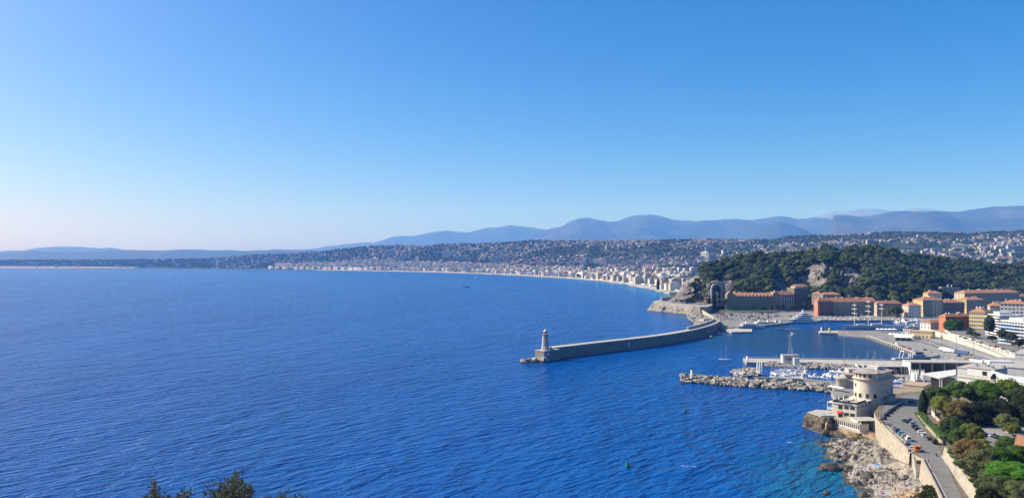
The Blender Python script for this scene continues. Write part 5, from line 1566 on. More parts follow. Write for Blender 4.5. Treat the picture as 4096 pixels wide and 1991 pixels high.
def motor_parts(L, hm=None, top=True):
    hm = hm or hull_w; Bm = L*.34; fb = L*.12
    P = [('hull', hull(L, Bm, fb, hm, deck_m if top else hull_w, .35, .4, 1.9, .92).mesh('hull'))]
    c = MB(); cab(c, -L*.22, L*.25, Bm*.72, Bm*.5, fb, fb+L*.10, hull_w, L*.12, glass_m)
    for s in (-1, 1): c.add([(-L*.14, s*Bm*.345, fb+L*.035), (L*.1, s*Bm*.30, fb+L*.035), (L*.06, s*Bm*.285, fb+L*.08), (-L*.14, s*Bm*.325, fb+L*.08)], [(0, 1, 2, 3)], glass_m)
    P.append(('cabin', c.mesh('cabin')))
    if top:
        f = MB(); cab(f, -L*.2, L*.08, Bm*.62, Bm*.5, fb+L*.101, fb+L*.15, hull_w, L*.05, glass_m)
        f.box(-L*.18, -Bm*.28, fb+L*.24, -L*.02, Bm*.28, fb+L*.25, hull_w)
        for s in (-1, 1): f.box(-L*.15, s*Bm*.27-.06, fb+L*.15, -L*.11, s*Bm*.27+.06, fb+L*.24, hull_w)
        P.append(('flybridge', f.mesh('flybridge')))
    return P
def open_parts(L, m=None, m2=None):
    P = [('hull', hull(L, L*.38, L*.11, m or hull_w, m2 or hull_w, .3, .3, 1.8, .92, 8).mesh('hull'))]
    c = MB(); c.box(-L*.08, -L*.06, L*.1, L*.04, L*.06, L*.26, hull_w); c.add([(L*.04, -L*.07, L*.22), (L*.04, L*.07, L*.22), (0, L*.06, L*.36), (0, -L*.06, L*.36)], [(0, 1, 2, 3)], glass_m); P.append(('console', c.mesh('console')))
    o = MB(); o.box(-L*.55, -L*.035, L*.02, -L*.49, L*.035, L*.2, dark_m); P.append(('outboard_motor', o.mesh('outboard_motor')))
    return P
for k, L in (('sail9', 9), ('sail12', 12), ('sail15', 15)): proto(k, sailboat_parts(L))
proto('sailn', sailboat_parts(12, hull_b))
for k, L in (('motor9', 9), ('motor13', 13), ('motor18', 18)): proto(k, motor_parts(L))
proto('motorlow', motor_parts(10, None, False)); proto('motornavy', motor_parts(14, hull_b))
proto('open6', open_parts(6)); proto('open5g', open_parts(5, rib_m, rib_m)); proto('dory', open_parts(6, hull_b, deck_m))
def boat(kind, name, label, loc, rz, group=None, s=1.0):
    t = thing(name, label, 'boat', (loc[0], loc[1], loc[2] if len(loc) > 2 else 0.0), rz, group)
    t.scale = (s, s, s)
    for n, me in BOAT[kind]: link(n, me, t)
    return t
WORD = {'sail9': 'small white sailing boat', 'sail12': 'white sailing yacht', 'sail15': 'large white sailing yacht', 'sailn': 'navy-hulled sailing yacht', 'motor9': 'small white motor cruiser', 'motor13': 'white motor cruiser with flybridge', 'motor18': 'large white motor yacht', 'motorlow': 'low white sports cruiser', 'motornavy': 'navy-hulled motor yacht', 'open6': 'open white motor boat', 'open5g': 'grey inflatable dinghy', 'dory': 'dark open work boat'}
def row(kinds, a, b, n, rz, where, group, jit=.4, smin=.85, smax=1.15, seed=0):
    g_ = np.random.default_rng(seed)
    for i in range(n):
        f = (i+.5)/n; p = Vector(a).lerp(Vector(b), f)
        k = kinds[int(g_.integers(0, len(kinds)))]
        boat(k, 'sailing_boat' if k.startswith('sail') else ('motor_boat' if k.startswith('motor') else 'small_boat'), f'{WORD[k]} {where}', (p.x+float(g_.normal(0, jit)), p.y+float(g_.normal(0, jit)), 0), rz+float(g_.normal(0, .05)), group, float(g_.uniform(smin, smax)))
# marina behind the mole: three rows on short pontoons
pont_m = mat('pontoon_planks', (.36, .32, .26), .85, .15, 1)
def pontoon(label, a, b, w=2.2, z=.7):
    A, B = Vector(a), Vector(b); d = (B-A); L = d.length
    t = thing('pontoon', label, 'pontoon', (A.x, A.y, 0), math.atan2(d.y, d.x))
    n = max(3, int(L/5))
    for i in range(n): MB().box(L*i/n+.05, -w/2, z-.5, L*(i+1)/n-.05, w/2, z, pont_m).build('deck_section', t)
pontoon('walkway pontoon through the small boats behind the boulder mole', gp(3085, 1500, 0), gp(3215, 1486, 0))
row(['motor9', 'sail9', 'open6', 'motorlow'], G(3080, 1508), G(3215, 1512), 14, R(95), 'moored stern-to behind the boulder mole', 'boats in the small marina', .5, .8, 1.05, 1)
row(['sail9', 'motor9', 'open6', 'motorlow', 'sail12'], G(3085, 1495), G(3205, 1484), 13, R(80), 'on the near side of the marina walkway', 'boats in the small marina', .5, .8, 1.05, 2)
row(['sail9', 'motor9', 'sail12', 'open6'], G(3105, 1489), G(3225, 1480), 11, R(-95), 'on the far side of the marina walkway', 'boats in the small marina', .5, .8, 1.05, 3)
row(['motor9', 'open6', 'sail9', 'motorlow'], G(3295, 1500), G(3390, 1512), 9, R(60), 'moored beside the small stone tower', 'boats in the small marina', .6, .8, 1.05, 4)
row(['motor9', 'open6', 'motorlow', 'sail9'], G(3330, 1488), G(3400, 1490), 6, R(-80), 'under the canopy side of the marina', 'boats in the small marina', .6, .8, 1.05, 5)
row(['sail9', 'motor9', 'open6', 'sail12'], G(3572, 1512), G(3615, 1496), 10, R(150), 'behind the round-fronted restaurant', 'boats in the small marina', .8, .8, 1.05, 6)
row(['motor9', 'open6', 'sail9'], G(3585, 1530), G(3630, 1512), 8, R(150), 'crowded by the slipway behind the restaurant', 'boats in the small marina', .8, .75, 1.0, 7)
row(['motor9', 'sail9', 'open6', 'sail12'], G(3095, 1501), G(3225, 1495), 15, R(100), 'packed in the middle line of the small marina', 'boats in the small marina', .5, .85, 1.1, 21)
row(['motor9', 'open6', 'sail9'], G(3236, 1505), G(3300, 1512), 7, R(85), 'tied along the concrete mole wall', 'boats in the small marina', .5, .85, 1.1, 22)
row(['sail9', 'sail12', 'motor13'], G(3420, 1478), G(3560, 1480), 10, R(-90), 'berthed under the jetty shelter', 'boats in the small marina', .6, .9, 1.1, 23)
b = boat('sail15', 'sailing_yacht', 'tall-masted grey workboat with crane mast at the middle of the marina', G(3165, 1489), R(10), None, 1.0)
boat('sail12', 'sailing_yacht', 'white two-masted yacht sailing out between the breakwater and the jetty', G(2900, 1441), R(-20), None, .95)
m2 = MB(); m2.tube((-3.5, 0, .8), (-3.5, 0, 12), .09, .06, alu_m, 6)
for o in COL.objects:
    if o.get('label', '').startswith('white two-masted'): m2.build('mizzen_mast', o)
boat('motornavy', 'patrol_boat', 'dark police launch with white superstructure at the slipway pontoon', G(3620, 1497), R(175), None, 1.4)
boat('dory', 'work_boat', 'dark work boat moored off the breakwater, the left one', G(2843, 1350), R(30), 'dark boats off the breakwater', 1.5)
boat('dory', 'work_boat', 'dark work boat moored off the breakwater, the right one', G(2876, 1338), R(20), 'dark boats off the breakwater', 1.4)
boat('dory', 'work_boat', 'dark boat tied to the low yacht pier', G(2911, 1329), R(10), None, 1.0)
boat('open5g', 'motor_boat', 'dark motor launch speeding across the harbour with a white wake', G(3118, 1318), R(165), None, 2.2)
boat('open6', 'motor_boat', 'small white speedboat heading out of the harbour', G(3168, 1337), R(205), None, 1.5)
foam_m = mat('foam', (.72, .77, .80), .9, .1, 1)
def wake(label, a, b, w0, w1, seed, n_=46, k_=1.0):
    """broken strip of foam just above the water"""
    g_ = np.random.default_rng(seed); mb = MB(); A, B = Vector(a), Vector(b); d = B-A; n = Vector((-d.y, d.x, 0)).normalized()
    for i in range(n_):
        f = g_.random(); p = A.lerp(B, f); w = w0+(w1-w0)*f; q = p+n*float(g_.normal(0, w*.3)); s = k_*float(g_.uniform(.4, 1.3))*(1-f*.5)
        dd = d.normalized()*s*1.6; nn = n*s*.35
        z = Vector((0, 0, .14+.01*i/46))
        mb.add([q-dd-nn*.4+z, q+nn*-1+z, q+dd-nn*.3+z, q+dd*.8+nn*.5+z, q+nn+z, q-dd*.9+nn*.4+z], [(0, 1, 2, 3, 4, 5)], foam_m)
    o = tag(mb.build('wake_foam'), label, None, kind='stuff'); return o
wake('white wake behind the dark launch', G(3124, 1318), G(3190, 1312), 1, 4, 1)
wake('white wake behind the speedboat', G(3172, 1337), G(3150, 1345), 1, 4, 2)
for i, (a_, b2_) in enumerate((((3288, 1742), (3400, 1762)), ((3400, 1762), (3500, 1785)), ((2590, 1244), (2660, 1252)), ((2660, 1253), (2740, 1262)), ((2090, 1455), (2180, 1452)), ((2730, 1526), (2900, 1540)), ((2900, 1540), (3150, 1556)))):
    wake(f'thin broken white wash at the foot of the {["restaurant rock", "restaurant rock toward the cove", "headland tip", "headland cliff", "lighthouse boulders", "outer half of the boulder mole", "inner half of the boulder mole"][i]}', G(*a_), G(*b2_), 1.2, 1.6, 30+i, 26, .5)
# powerboats out on the bay
boat('motor13', 'motor_boat', 'white speedboat throwing spray in the middle of the bay', G(1866, 1148), R(200), None, 2.0)
wake('curving white wake of the bay speedboat', G(1870, 1147), G(2010, 1132), 3, 14, 3)
boat('motor18', 'excursion_boat', 'turquoise-hulled excursion boat near the bay beach', G(1902, 1110), R(100), None, 1.6)
boat('motor9', 'motor_boat', 'tiny white boat running along the far bay front', G(1660, 1103), R(170), None, 2.0)
wake('long thin wake along the far bay front', G(1664, 1103), G(1840, 1111), 3, 20, 4)
boat('motor9', 'motor_boat', 'tiny white boat far across the bay', G(1540, 1095), R(160), None, 2.0)

# motor yachts -------------------------------------------------------
def decked(mb, x0, x1, w, z0, z1, bow, m, stern=0.0):
    """a deck house outline: blunt stern, rounded bow"""
    pts = [(x0, -w/2), (x1-bow, -w/2), (x1-bow*.35, -w*.33), (x1, -w*.1), (x1, w*.1), (x1-bow*.35, w*.33), (x1-bow, w/2), (x0, w/2)]
    mb.prism(pts, z0, z1, m); return mb
def superyacht(label, loc, rz, L, tiers, hm=hull_w, s=1.0):
    t = thing('motor_yacht', label, 'yacht', loc, rz)
    Bm = L*.19; fb = L*.085
    hull(L, Bm, fb, hm, deck_m, .55, .8, 2.2, .95, 14).build('hull', t)
    st_ = MB(); st_.box(-L*.47, -Bm*.5, fb*.42, L*.30, Bm*.5+.02, fb*.60, glass_m); st_.box(-L*.47, -Bm*.5-.02, fb*.42, L*.25, -Bm*.49, fb*.60, glass_m); st_.build('hull_window', t)
    z = fb; x0, x1, w = -L*.36, L*.26, Bm*.86
    for k in range(tiers):
        h = L*.056 if tiers > 2 else L*.046
        d = MB(); decked(d, x0, x1, w, z, z+h*.28, L*.1, hull_w); decked(d, x0+.3, x1-.5, w*.94, z+h*.28, z+h*.72, L*.1, glass_m); decked(d, x0-L*.03, x1+.2, w*1.04, z+h*.72, z+h, L*.1, hull_w)
        d.build('deck', t)
        z += h; x0 += L*.045; x1 -= L*.095; w *= .90
    m = MB(); m.prism([(x0+L*.05, -w*.25), (x0+L*.10, -w*.2), (x0+L*.10, w*.2), (x0+L*.05, w*.25)], z, z+L*.05, hull_w); m.lathe([(L*.012, z+L*.05), (L*.016, z+L*.065), (L*.012, z+L*.08), (0, z+L*.085)], hull_w, 10, (x0+L*.075, -w*.3)); m.lathe([(L*.012, z+L*.05), (L*.016, z+L*.065), (L*.012, z+L*.08), (0, z+L*.085)], hull_w, 10, (x0+L*.075, w*.3)); m.tube((x0+L*.075, 0, z), (x0+L*.06, 0, z+L*.13), .25, .08, hull_w, 6); m.build('radar_mast', t)
    return t
p = G(3196, 1294)
superyacht('big white multi-deck superyacht moored on the far side of the harbour', (p.x, p.y, 0), R(174), 50, 4)
p = G(3006, 1314)
superyacht('dark-windowed motor yacht stern-on at the low yacht pier', (p.x, p.y, 0), R(6), 38, 2)
for i, (px, py, L, rz, w) in enumerate(((3610, 1312, 26, 185, 'nearest the marquee tents'), (3655, 1306, 24, 185, 'second from the marquee tents'), (3640, 1318, 28, 186, 'longest, with its bow by the marquees'), (3672, 1313, 22, 184, 'tucked beside the white hut'))):
    superyacht(f'white motor yacht in the inner basin {w}', (*G(px, py)[:2], 0), R(rz), L, 2)
row(['motor13', 'motor18', 'sail12'], G(3600, 1299), G(3690, 1297), 6, R(190), 'in the inner basin behind the big yachts', 'boats in the inner basin', .6, .9, 1.2, 8)
row(['motor9', 'motor13', 'sail9', 'sail12'], G(3430, 1286), G(3640, 1285), 24, R(-92), 'moored stern-to along the inner quay', 'boats in the inner basin', .8, .8, 1.1, 9)
for i, (px, py, L, rz, w) in enumerate(((3052, 1303, 34, 20, 'beside the car park quay, left of the superyacht'), (3085, 1301, 30, 20, 'between the car park quay boats and the superyacht'), (3290, 1288, 26, 182, 'right of the superyacht by the far quay'), (3325, 1287, 22, 182, 'farther right along the far quay'))):
    superyacht(f'white motor yacht {w}', (*G(px, py)[:2], 0), R(rz), L, 2)
row(['sail12', 'motor13', 'sailn', 'motor9'], G(3650, 1288), G(3700, 1296), 6, R(185), 'crowded in the corner of the inner basin', 'boats in the inner basin', .8, .9, 1.1, 10)
row(['motor13', 'motor18', 'motor9'], G(3585, 1292), G(3690, 1291), 11, R(-88), 'rafted across the middle of the inner basin', 'boats in the inner basin', .8, 1.0, 1.3, 14)
row(['motor13', 'motor18', 'sail12'], G(3570, 1304), G(3600, 1318), 4, R(200), 'moored end-on beside the marquee tents', 'boats in the inner basin', .8, 1.0, 1.2, 15)
row(['motor13', 'motor18', 'motor13', 'motorlow'], G(2960, 1306), G(3128, 1297), 17, R(-95), 'lined up by the car park quay', 'boats by the car park quay', .8, .9, 1.2, 11)
row(['motorlow', 'motor9'], G(3268, 1285), G(3425, 1284), 13, R(-90), 'moored along the far quay wall', 'boats by the far quay', .8, 1.1, 1.5, 12)
for i, (px, py, h) in enumerate(((3750, 1262, 38), (3763, 1262, 38), (3776, 1262, 32))):
    t = boat('sail15', 'racing_yacht', f'tall-masted racing yacht in the inner basin, {["left", "middle", "right"][i]} of the three masts', (*G(px-12, 1292)[:2], 0), R(185), None, 1.0)
    for c in t.children:
        if c.name.startswith('mast') or c.name.startswith('rigging'): c.scale = (1, 1, 2.2)
# three-masted tall ship ----------------------------------------------
a, b_ = G(3370, 1316), G(3560, 1313)
ts = thing('tall_ship', 'three-masted white tall ship with furled sails moored at the quay', 'ship', ((a.x+b_.x)/2, (a.y+b_.y)/2+1, 0), math.atan2((b_-a).y, (b_-a).x)+math.pi)
Lt = (b_-a).length
hull(Lt, 9, 4.4, hull_w, deck_m, .3, 1.0, 2.0, .7, 14).build('hull', ts)
MB().tube((Lt*.46, 0, 5), (Lt*.62, 0, 8.5), .35, .15, alu_m, 7).build('bowsprit', ts)
dh = MB(); decked(dh, -Lt*.35, -Lt*.1, 5, 4.3, 6.8, 2, hull_w); decked(dh, Lt*.02, Lt*.2, 5, 4.3, 6.4, 2, hull_w); dh.build('deck_house', ts)
sail_m = mat('furled_sailcloth', (.66, .62, .54), .9, .08, 1)
for k, (x, h) in enumerate(((Lt*.24, 36), (-Lt*.05, 41), (-Lt*.33, 36))):
    m = MB(); m.tube((x, 0, 4), (x, 0, h), .55, .22, sail_m, 8); mo = m.build('mast', ts)
    for j, f in enumerate((.32, .5, .68, .84)):
        z = 4+(h-4)*f; wy = 8.5-4.5*f
        if k == 2 and j < 2: continue
        y = MB(); y.tube((x, -wy, z), (x, wy, z), .2, .2, sail_m, 6); y.tube((x+.3, -wy*.9, z+.45), (x+.3, wy*.9, z+.45), .42, .42, sail_m, 7); y.build('yard', mo)
    r = MB()
    for s in (-1, 1):
        for q in (-2, 1.5): r.tube((x, 0, h*.92), (x+q, s*4.3, 4.4), .07, .07, dark_m, 4, False)
    r.tube((x, 0, h*.95), (x+Lt*.2, 0, 6 if k else 8), .07, .07, dark_m, 4, False); r.build('rigging', ts)
# grey patrol ship ---------------------------------------------------
a, b_ = G(3592, 1447, 1), G(3782, 1444, 1)
ws = thing('patrol_ship', 'grey navy patrol ship with white stern crane at the end of the quay', 'ship', ((a.x+b_.x)/2, (a.y+b_.y)/2+9, 0), math.atan2((b_-a).y, (b_-a).x))
Lw = (b_-a).length
hull(Lw, 7.5, 3.4, hull_g, hull_g, .6, 1, 1.8, .9, 12).build('hull', ws)
w = MB(); decked(w, -Lw*.12, Lw*.18, 5.4, 3.3, 6.2, 3, hull_g); decked(w, -Lw*.06, Lw*.14, 4.8, 6.2, 8.8, 2.5, hull_g); w.build('superstructure', ws)
w = MB(); decked(w, -Lw*.055, Lw*.142, 4.86, 7.3, 8.3, 2.5, glass_m); w.build('bridge_window', ws)
MB().tube((0, 0, 8.8), (-.8, 0, 15), .22, .08, hull_g, 6).build('mast', ws)
c = MB(); c.tube((-Lw*.34, 2.4, 3.3), (-Lw*.30, 2.4, 9.5), .35, .3, hull_w, 7); c.tube((-Lw*.34, -2.4, 3.3), (-Lw*.30, -2.4, 9.5), .35, .3, hull_w, 7); c.tube((-Lw*.30, -2.6, 9.5), (-Lw*.30, 2.6, 9.5), .35, .35, hull_w, 7); c.build('stern_crane', ws)
c = MB(); c.tube((-Lw*.16, 0, 3.3), (-Lw*.16, 0, 6), .9, .8, hull_w, 10); c.tube((-Lw*.16, 0, 6), (-Lw*.05, 0, 12), .35, .25, hull_w, 7); c.build('deck_crane', ws)
# buoys and swimmers' markers -----------------------------------------
buoy_m = mat('green_buoy_paint', (.015, .11, .075), .5, .1, 1)
for px, py, s, w in ((2740, 1646, 1.0, 'farther'), (2510, 1866, 1.0, 'nearer')):
    p = G(px, py); t = thing('channel_buoy', f'green pillar buoy afloat off the cove, the {w} of two', 'buoy', (p.x, p.y, 0))
    m = MB(); m.lathe([(0, -.5), (1.1, -.5), (1.2, .5), (.9, .75), (0, .75)], buoy_m, 14); m.build('float', t)
    m = MB(); m.lathe([(.55, .75), (.28, 2.6), (0, 2.6)], buoy_m, 10); m.build('tower', t)
    m = MB(); m.lathe([(.42, 2.6), (0, 3.5)], buoy_m, 10); m.build('topmark', t)
# ------------------------------------------------------------------ vehicles
car_cols = {'white': (.66, .66, .65), 'silver': (.40, .41, .42), 'grey': (.16, .165, .17), 'black': (.02, .02, .022), 'navy': (.03, .05, .10), 'red': (.36, .03, .025), 'teal': (.05, .36, .40), 'beige': (.42, .40, .34)}
car_mats = {k: mat(f'{k}_car_paint', v, .3, .03, 1, spec=.5) for k, v in car_cols.items()}
tyre_m = mat('tyre_rubber', (.02, .02, .02), .8, .1, 1)
rim_m = mat('wheel_rim', (.36, .36, .37), .4, .05, 1, metallic=.5)
lamp_m = mat('headlamp_glass', (.62, .62, .60), .15, .02, 1, spec=.6)
tail_m = mat('tail_lamp', (.35, .02, .02), .3, .05, 1)
def car_section(prof, w, taper_z, m, mb, inset=.14):
    """side outline (x, z) swept across the width; upper points pulled in"""
    n = len(prof)
    vs = []
    for s in (-1, 1):
        for x, z in prof:
            k = 1-inset*max(0, (z-taper_z))/.6
            vs.append((x, s*w/2*k, z))
    fs = [tuple(range(n)), tuple(range(2*n-1, n-1, -1))]
    fs += [(i, n+i, n+(i+1) % n, (i+1) % n) for i in range(n)]
    return mb.add(vs, [f[::-1] for f in fs], m)
def car_meshes(style='hatch', L=4.1, w=1.75, h=1.48):
    z0 = .22; b = .82 if style != 'van' else .95
    if style == 'van': cabp = [(-L*.48, b), (-L*.47, h+.35), (L*.14, h+.38), (L*.28, b+.06)]
    elif style == 'suv': cabp = [(-L*.47, b), (-L*.40, h+.16), (L*.08, h+.18), (L*.24, b+.04)]
    else: cabp = [(-L*.44, b), (-L*.30, h), (L*.04, h), (L*.22, b)]
    nose = [(L*.44, b-.08), (L*.5, .62), (L*.5, z0), (-L*.5, z0), (-L*.5, .7)]
    out = {}
    low = [(-L*.5, z0), (L*.5, z0), (L*.5, .62), (L*.44, b-.06), (L*.22, b+.0), (-L*.46, b), (-L*.5, .72)]
    bm = MB(); car_section(low[::-1], w, .7, 0, bm, .08); out['body'] = bm
    cm = MB(); car_section((cabp)[::-1], w*.96, b, 0, cm, .22); out['roof'] = cm
    # glass: slightly proud plates on the cabin's four sides
    def lerp(p, q, f): return (p[0]+(q[0]-p[0])*f, p[1]+(q[1]-p[1])*f)
    def hw(z): return w*.96/2*(1-.22*max(0, z-b)/.6)
    p0, p1, p2, p3 = cabp
    def plate(pa, pb, dx):
        a, c = lerp(pa, pb, .14), lerp(pa, pb, .86)
        return [(a[0]+dx, -hw(a[1])*.88, a[1]), (a[0]+dx, hw(a[1])*.88, a[1]), (c[0]+dx, hw(c[1])*.88, c[1]), (c[0]+dx, -hw(c[1])*.88, c[1])]
    g1 = MB(); g1.add(plate(p3, p2, .03), [(0, 1, 2, 3)], glass_m); out['windscreen'] = g1
    g2_ = MB(); g2_.add(plate(p0, p1, -.03), [(3, 2, 1, 0)], glass_m); out['rear_window'] = g2_
    for s, nm in ((-1, 'side_window'), (1, 'side_window.b')):
        za, zb = b+.08, (p1[1]-.10)
        fa = (za-p0[1])/(p1[1]-p0[1]); fb_ = (zb-p0[1])/(p1[1]-p0[1]); ga = (za-p3[1])/(p2[1]-p3[1]); gb = (zb-p3[1])/(p2[1]-p3[1])
        q = [lerp(p0, p1, fa), lerp(p3, p2, ga), lerp(p3, p2, gb), lerp(p0, p1, fb_)]
        m = MB(); vs = [(x+(.12 if i in (0, 3) else -.12), s*(hw(z)+.015), z) for i, (x, z) in enumerate(q)]
        if style == 'van': vs[0] = (L*-.02, vs[0][1], vs[0][2]); vs[3] = (L*-.02, vs[3][1], vs[3][2])
        m.add(vs, [(0, 1, 2, 3) if s < 0 else (3, 2, 1, 0)], glass_m); out[nm] = m
    return out, L, w
def wheel_mesh():
    m = MB(); m.tube((0, -.1, 0), (0, .1, 0), .32, .32, tyre_m, 14); m.tube((0, -.105, 0), (0, .105, 0), .19, .19, rim_m, 12); return m.mesh('wheel')
WHEEL = wheel_mesh()
LAMP = MB().box(-.03, -.2, -.07, .03, .2, .07, lamp_m).mesh('headlight')
TAIL = MB().box(-.03, -.18, -.08, .03, .18, .08, tail_m).mesh('tail_light')
CARS = {}
def car_proto(style, col):
    k = (style, col)
    if k in CARS: return CARS[k]
    parts, L, w = car_meshes(style, {'hatch': 4.0, 'suv': 4.6, 'van': 4.9}[style], {'hatch': 1.75, 'suv': 1.88, 'van': 1.9}[style], {'hatch': 1.46, 'suv': 1.6, 'van': 1.7}[style])
    res = []
    for n, mb in parts.items():
        mb.mats = [car_mats[col] if m == 0 else m for m in mb.mats]
        res.append((n.split('.')[0], mb.mesh(n)))
    CARS[k] = (res, L, w); return CARS[k]
def car(style, col, label, loc, rz, group=None, name=None, detail=True):
    res, L, w = car_proto(style, col)
    t = thing(name or {'hatch': 'parked_car', 'suv': 'parked_car', 'van': 'parked_van'}[style], label, 'van' if style == 'van' else 'car', loc, rz, group)
    for n, me in res: link(n, me, t)
    for sx in (-1, 1):
        for sy in (-1, 1): link('wheel', WHEEL, t, (sx*L*.31, sy*(w/2-.08), .32))
    if detail:
        for sy in (-1, 1): link('headlight', LAMP, t, (L*.5-.02, sy*w*.33, .6)); link('tail_light', TAIL, t, (-L*.5+.0, sy*w*.36, .72))
    return t
def one_mesh_car(style, col):
    """whole car as one mesh for the far car park"""
    res, L, w = car_proto(style, col)
    mb = MB(); parts, _, _ = car_meshes(style, L, w, {'hatch': 1.46, 'suv': 1.6, 'van': 1.7}[style])
    for n, p in parts.items():
        p.mats = [car_mats[col] if m == 0 else m for m in p.mats]
        for f, mi_ in zip(p.f, p.m): mb.add([p.v[i] for i in f], [tuple(range(len(f)))], p.mats[mi_])
    for sx in (-1, 1):
        for sy in (-1, 1): mb.tube((sx*L*.31, sy*(w/2-.17), .32), (sx*L*.31, sy*(w/2+.01), .32), .32, .32, tyre_m, 8)
    return mb.mesh(f'{col}_{style}')
g = np.random.default_rng(40)
names_c = ['white', 'silver', 'grey', 'black', 'white', 'navy', 'silver', 'red', 'white', 'beige']
FARCAR = {}
def far_car(px, py, z, rz, where, group, loc=None):
    col = names_c[int(g.integers(0, 10))]; stl = ['hatch', 'hatch', 'suv', 'van'][int(g.choice([0, 1, 2, 3], p=[.4, .3, .22, .08]))]
    if (stl, col) not in FARCAR: FARCAR[(stl, col)] = one_mesh_car(stl, col)
    p = loc or G(px, py, z)
    o = link('parked_car' if stl != 'van' else 'parked_van', FARCAR[(stl, col)], None, (p[0], p[1], z), rz)
    kindw = {'hatch': 'hatchback', 'suv': 'estate car', 'van': 'van'}[stl]
    tag(o, f'{col} {kindw} {where}', 'van' if stl == 'van' else 'car', group)
# harbour car park: rows of cars on the open ground below the hill
lot_rows = [(1243+4.6*j, 2832+j*6, 3112+(j % 3)*5-max(0, j-5)*16) for j in range(9)]
n_c = 0
for j, (py, xa, xb) in enumerate(lot_rows):
    a, b = G(xa, py, QZ), G(xb, py, QZ); n = int((b-a).length/3.35)
    for i in range(n):
        if g.random() < .07: continue
        p = a.lerp(b, (i+.5)/n)
        far_car(0, 0, QZ-.03, R(90)+(math.pi if j % 2 else 0)+float(g.normal(0, .03)), f'in the {["back", "second", "third", "fourth", "fifth", "sixth", "seventh", "eighth", "front"][j]} row of the harbour car park', 'cars in the harbour car park', (p.x, p.y+float(g.normal(0, .25))))
for i in range(26):
    px = 3120+i*21; 
    if g.random() < .3: continue
    p = G(px, 1266.5, QZ); far_car(0, 0, QZ-.03, float(g.normal(0, .04)), 'parked along the inner harbour street', 'cars on the harbour street', (p.x, p.y))

# ------------------------------------------------------------------ quay furniture
fender_m = mat('black_rubber_fender', (.015, .015, .016), .85, .1, 1)
fend = MB()
tor = []
for i in range(12):
    a = 2*math.pi*i/12
    for j in range(6):
        b2 = 2*math.pi*j/6
        tor.append((( .85+.32*math.cos(b2))*math.cos(a), .32*math.sin(b2), (.85+.32*math.cos(b2))*math.sin(a)))
fend.add(tor, [(i*6+j, i*6+(j+1) % 6, ((i+1) % 12)*6+(j+1) % 6, ((i+1) % 12)*6+j) for i in range(12) for j in range(6)], fender_m, True)
FEND = fend.mesh('tyre_fender')
qa, qb = G(3470, 1341, QZ), G(3755, 1446, QZ)
nf = 34
ang = math.atan2((qb-qa).y, (qb-qa).x)
for i in range(nf):
    p = qa.lerp(qb, (i+.5)/nf); nn = Vector((math.sin(ang), -math.cos(ang), 0)); nn = nn if nn.x < 0 else -nn
    o = link('tyre_fender', FEND, None, (p.x+nn.x*.4, p.y+nn.y*.4, 1.45), ang)
    tag(o, 'black tyre fender hanging on the face of the commercial quay', 'fender', 'tyre fenders along the commercial quay')
ribbon('quay_coping', [(qa.x+1.1, qa.y), (qb.x+1.1, qb.y)], 2.0, QZ+.22, conc_l_m, thick=.22)
ribbon('jetty_coping', [gp(2975, 1432, QZ), gp(3250, 1436, QZ), gp(3500, 1440, QZ), gp(3750, 1447.5, QZ)], 1.2, QZ+.9, conc_l_m, thick=.9)
# markings and low barriers on the ferry terminal ground
lane_m = mat('lane_paint', (.55, .55, .53), .8, .1, 1)
def dash_rows():
    k = 0
    for (pa, pb, n) in (((3640, 1358), (3990, 1470), 40), ((3668, 1352), (4010, 1458), 40)):
        a, b = G(*pa, QZ), G(*pb, QZ)
        for i in range(n):
            p = a.lerp(b, (i+.5)/n)
            o = link('lane_barrier', BARR, None, (p.x, p.y, QZ), math.atan2((b-a).y, (b-a).x))
            tag(o, f'low dark and white barrier block in the {"near" if pa[0] < 3650 else "far"} row on the ferry ground', 'barrier', 'barrier blocks on the ferry ground')
BARR = MB().box(-1.5, -.35, 0, 1.5, .35, .35, white_m).box(-1.3, -.28, .351, 1.3, .28, 1.0, dark_m).mesh('lane_barrier')
dash_rows()
for i in range(22):
    a = G(3560+i*14, 1356+i*2.2, QZ); b = G(3800+i*13, 1446+i*1.2, QZ)
    if i > 10: a = G(3700+(i-11)*12, 1350+(i-11)*2.0, QZ); b = G(3905+(i-11)*9, 1420+(i-11)*2.2, QZ)
    o = ribbon('lane_marking', [(a.x, a.y), (b.x, b.y)], .3, QZ+.006+.001*i, lane_m)
for i, (px, py) in enumerate(((3500, 1344), (3520, 1350), (3545, 1352), (3590, 1380), (3612, 1388), (3640, 1396), (3668, 1408), (3700, 1400), (3722, 1408), (3746, 1416), (3790, 1432), (3812, 1440), (3760, 1392), (3835, 1425), (3868, 1436))):
    far_car(px, py, QZ+.01, R(-55)+float(g.normal(0, .1)), 'standing on the open ferry quay', 'vehicles on the ferry quay')
trail_m = [mat('white_trailer', (.66, .66, .64), .5, .05, 1), mat('blue_trailer', (.06, .14, .34), .5, .05, 1), mat('rust_container', (.34, .12, .06), .7, .15, 1)]
for i, (px, py, k) in enumerate(((3780, 1404, 0), (3796, 1410, 0), (3850, 1418, 1), (3890, 1450, 2), (3905, 1454, 0), (3925, 1450, 1), (3955, 1456, 0))):
    p = G(px, py, QZ); t = thing('lorry_trailer', f'{["white", "blue", "rust-red"][k]} box trailer parked on the ferry ground, {["first", "second", "third", "fourth", "fifth", "sixth", "seventh"][i]} from the tents', 'trailer', (p.x, p.y, QZ), R(-58))
    MB().box(-5.5, -1.2, 1.1, 5.5, 1.2, 3.7, trail_m[k]).build('box_body', t)
    MB().box(-5.5, -.9, .8, 5.5, .9, 1.09, dark_m).build('chassis', t)
    for x in (-4.4, -3.2, 3.6):
        for s_ in (-1, 1): o = link('wheel', WHEEL, t, (x, s_*1.0, .45)); o.scale = (1.4, 1.4, 1.4)
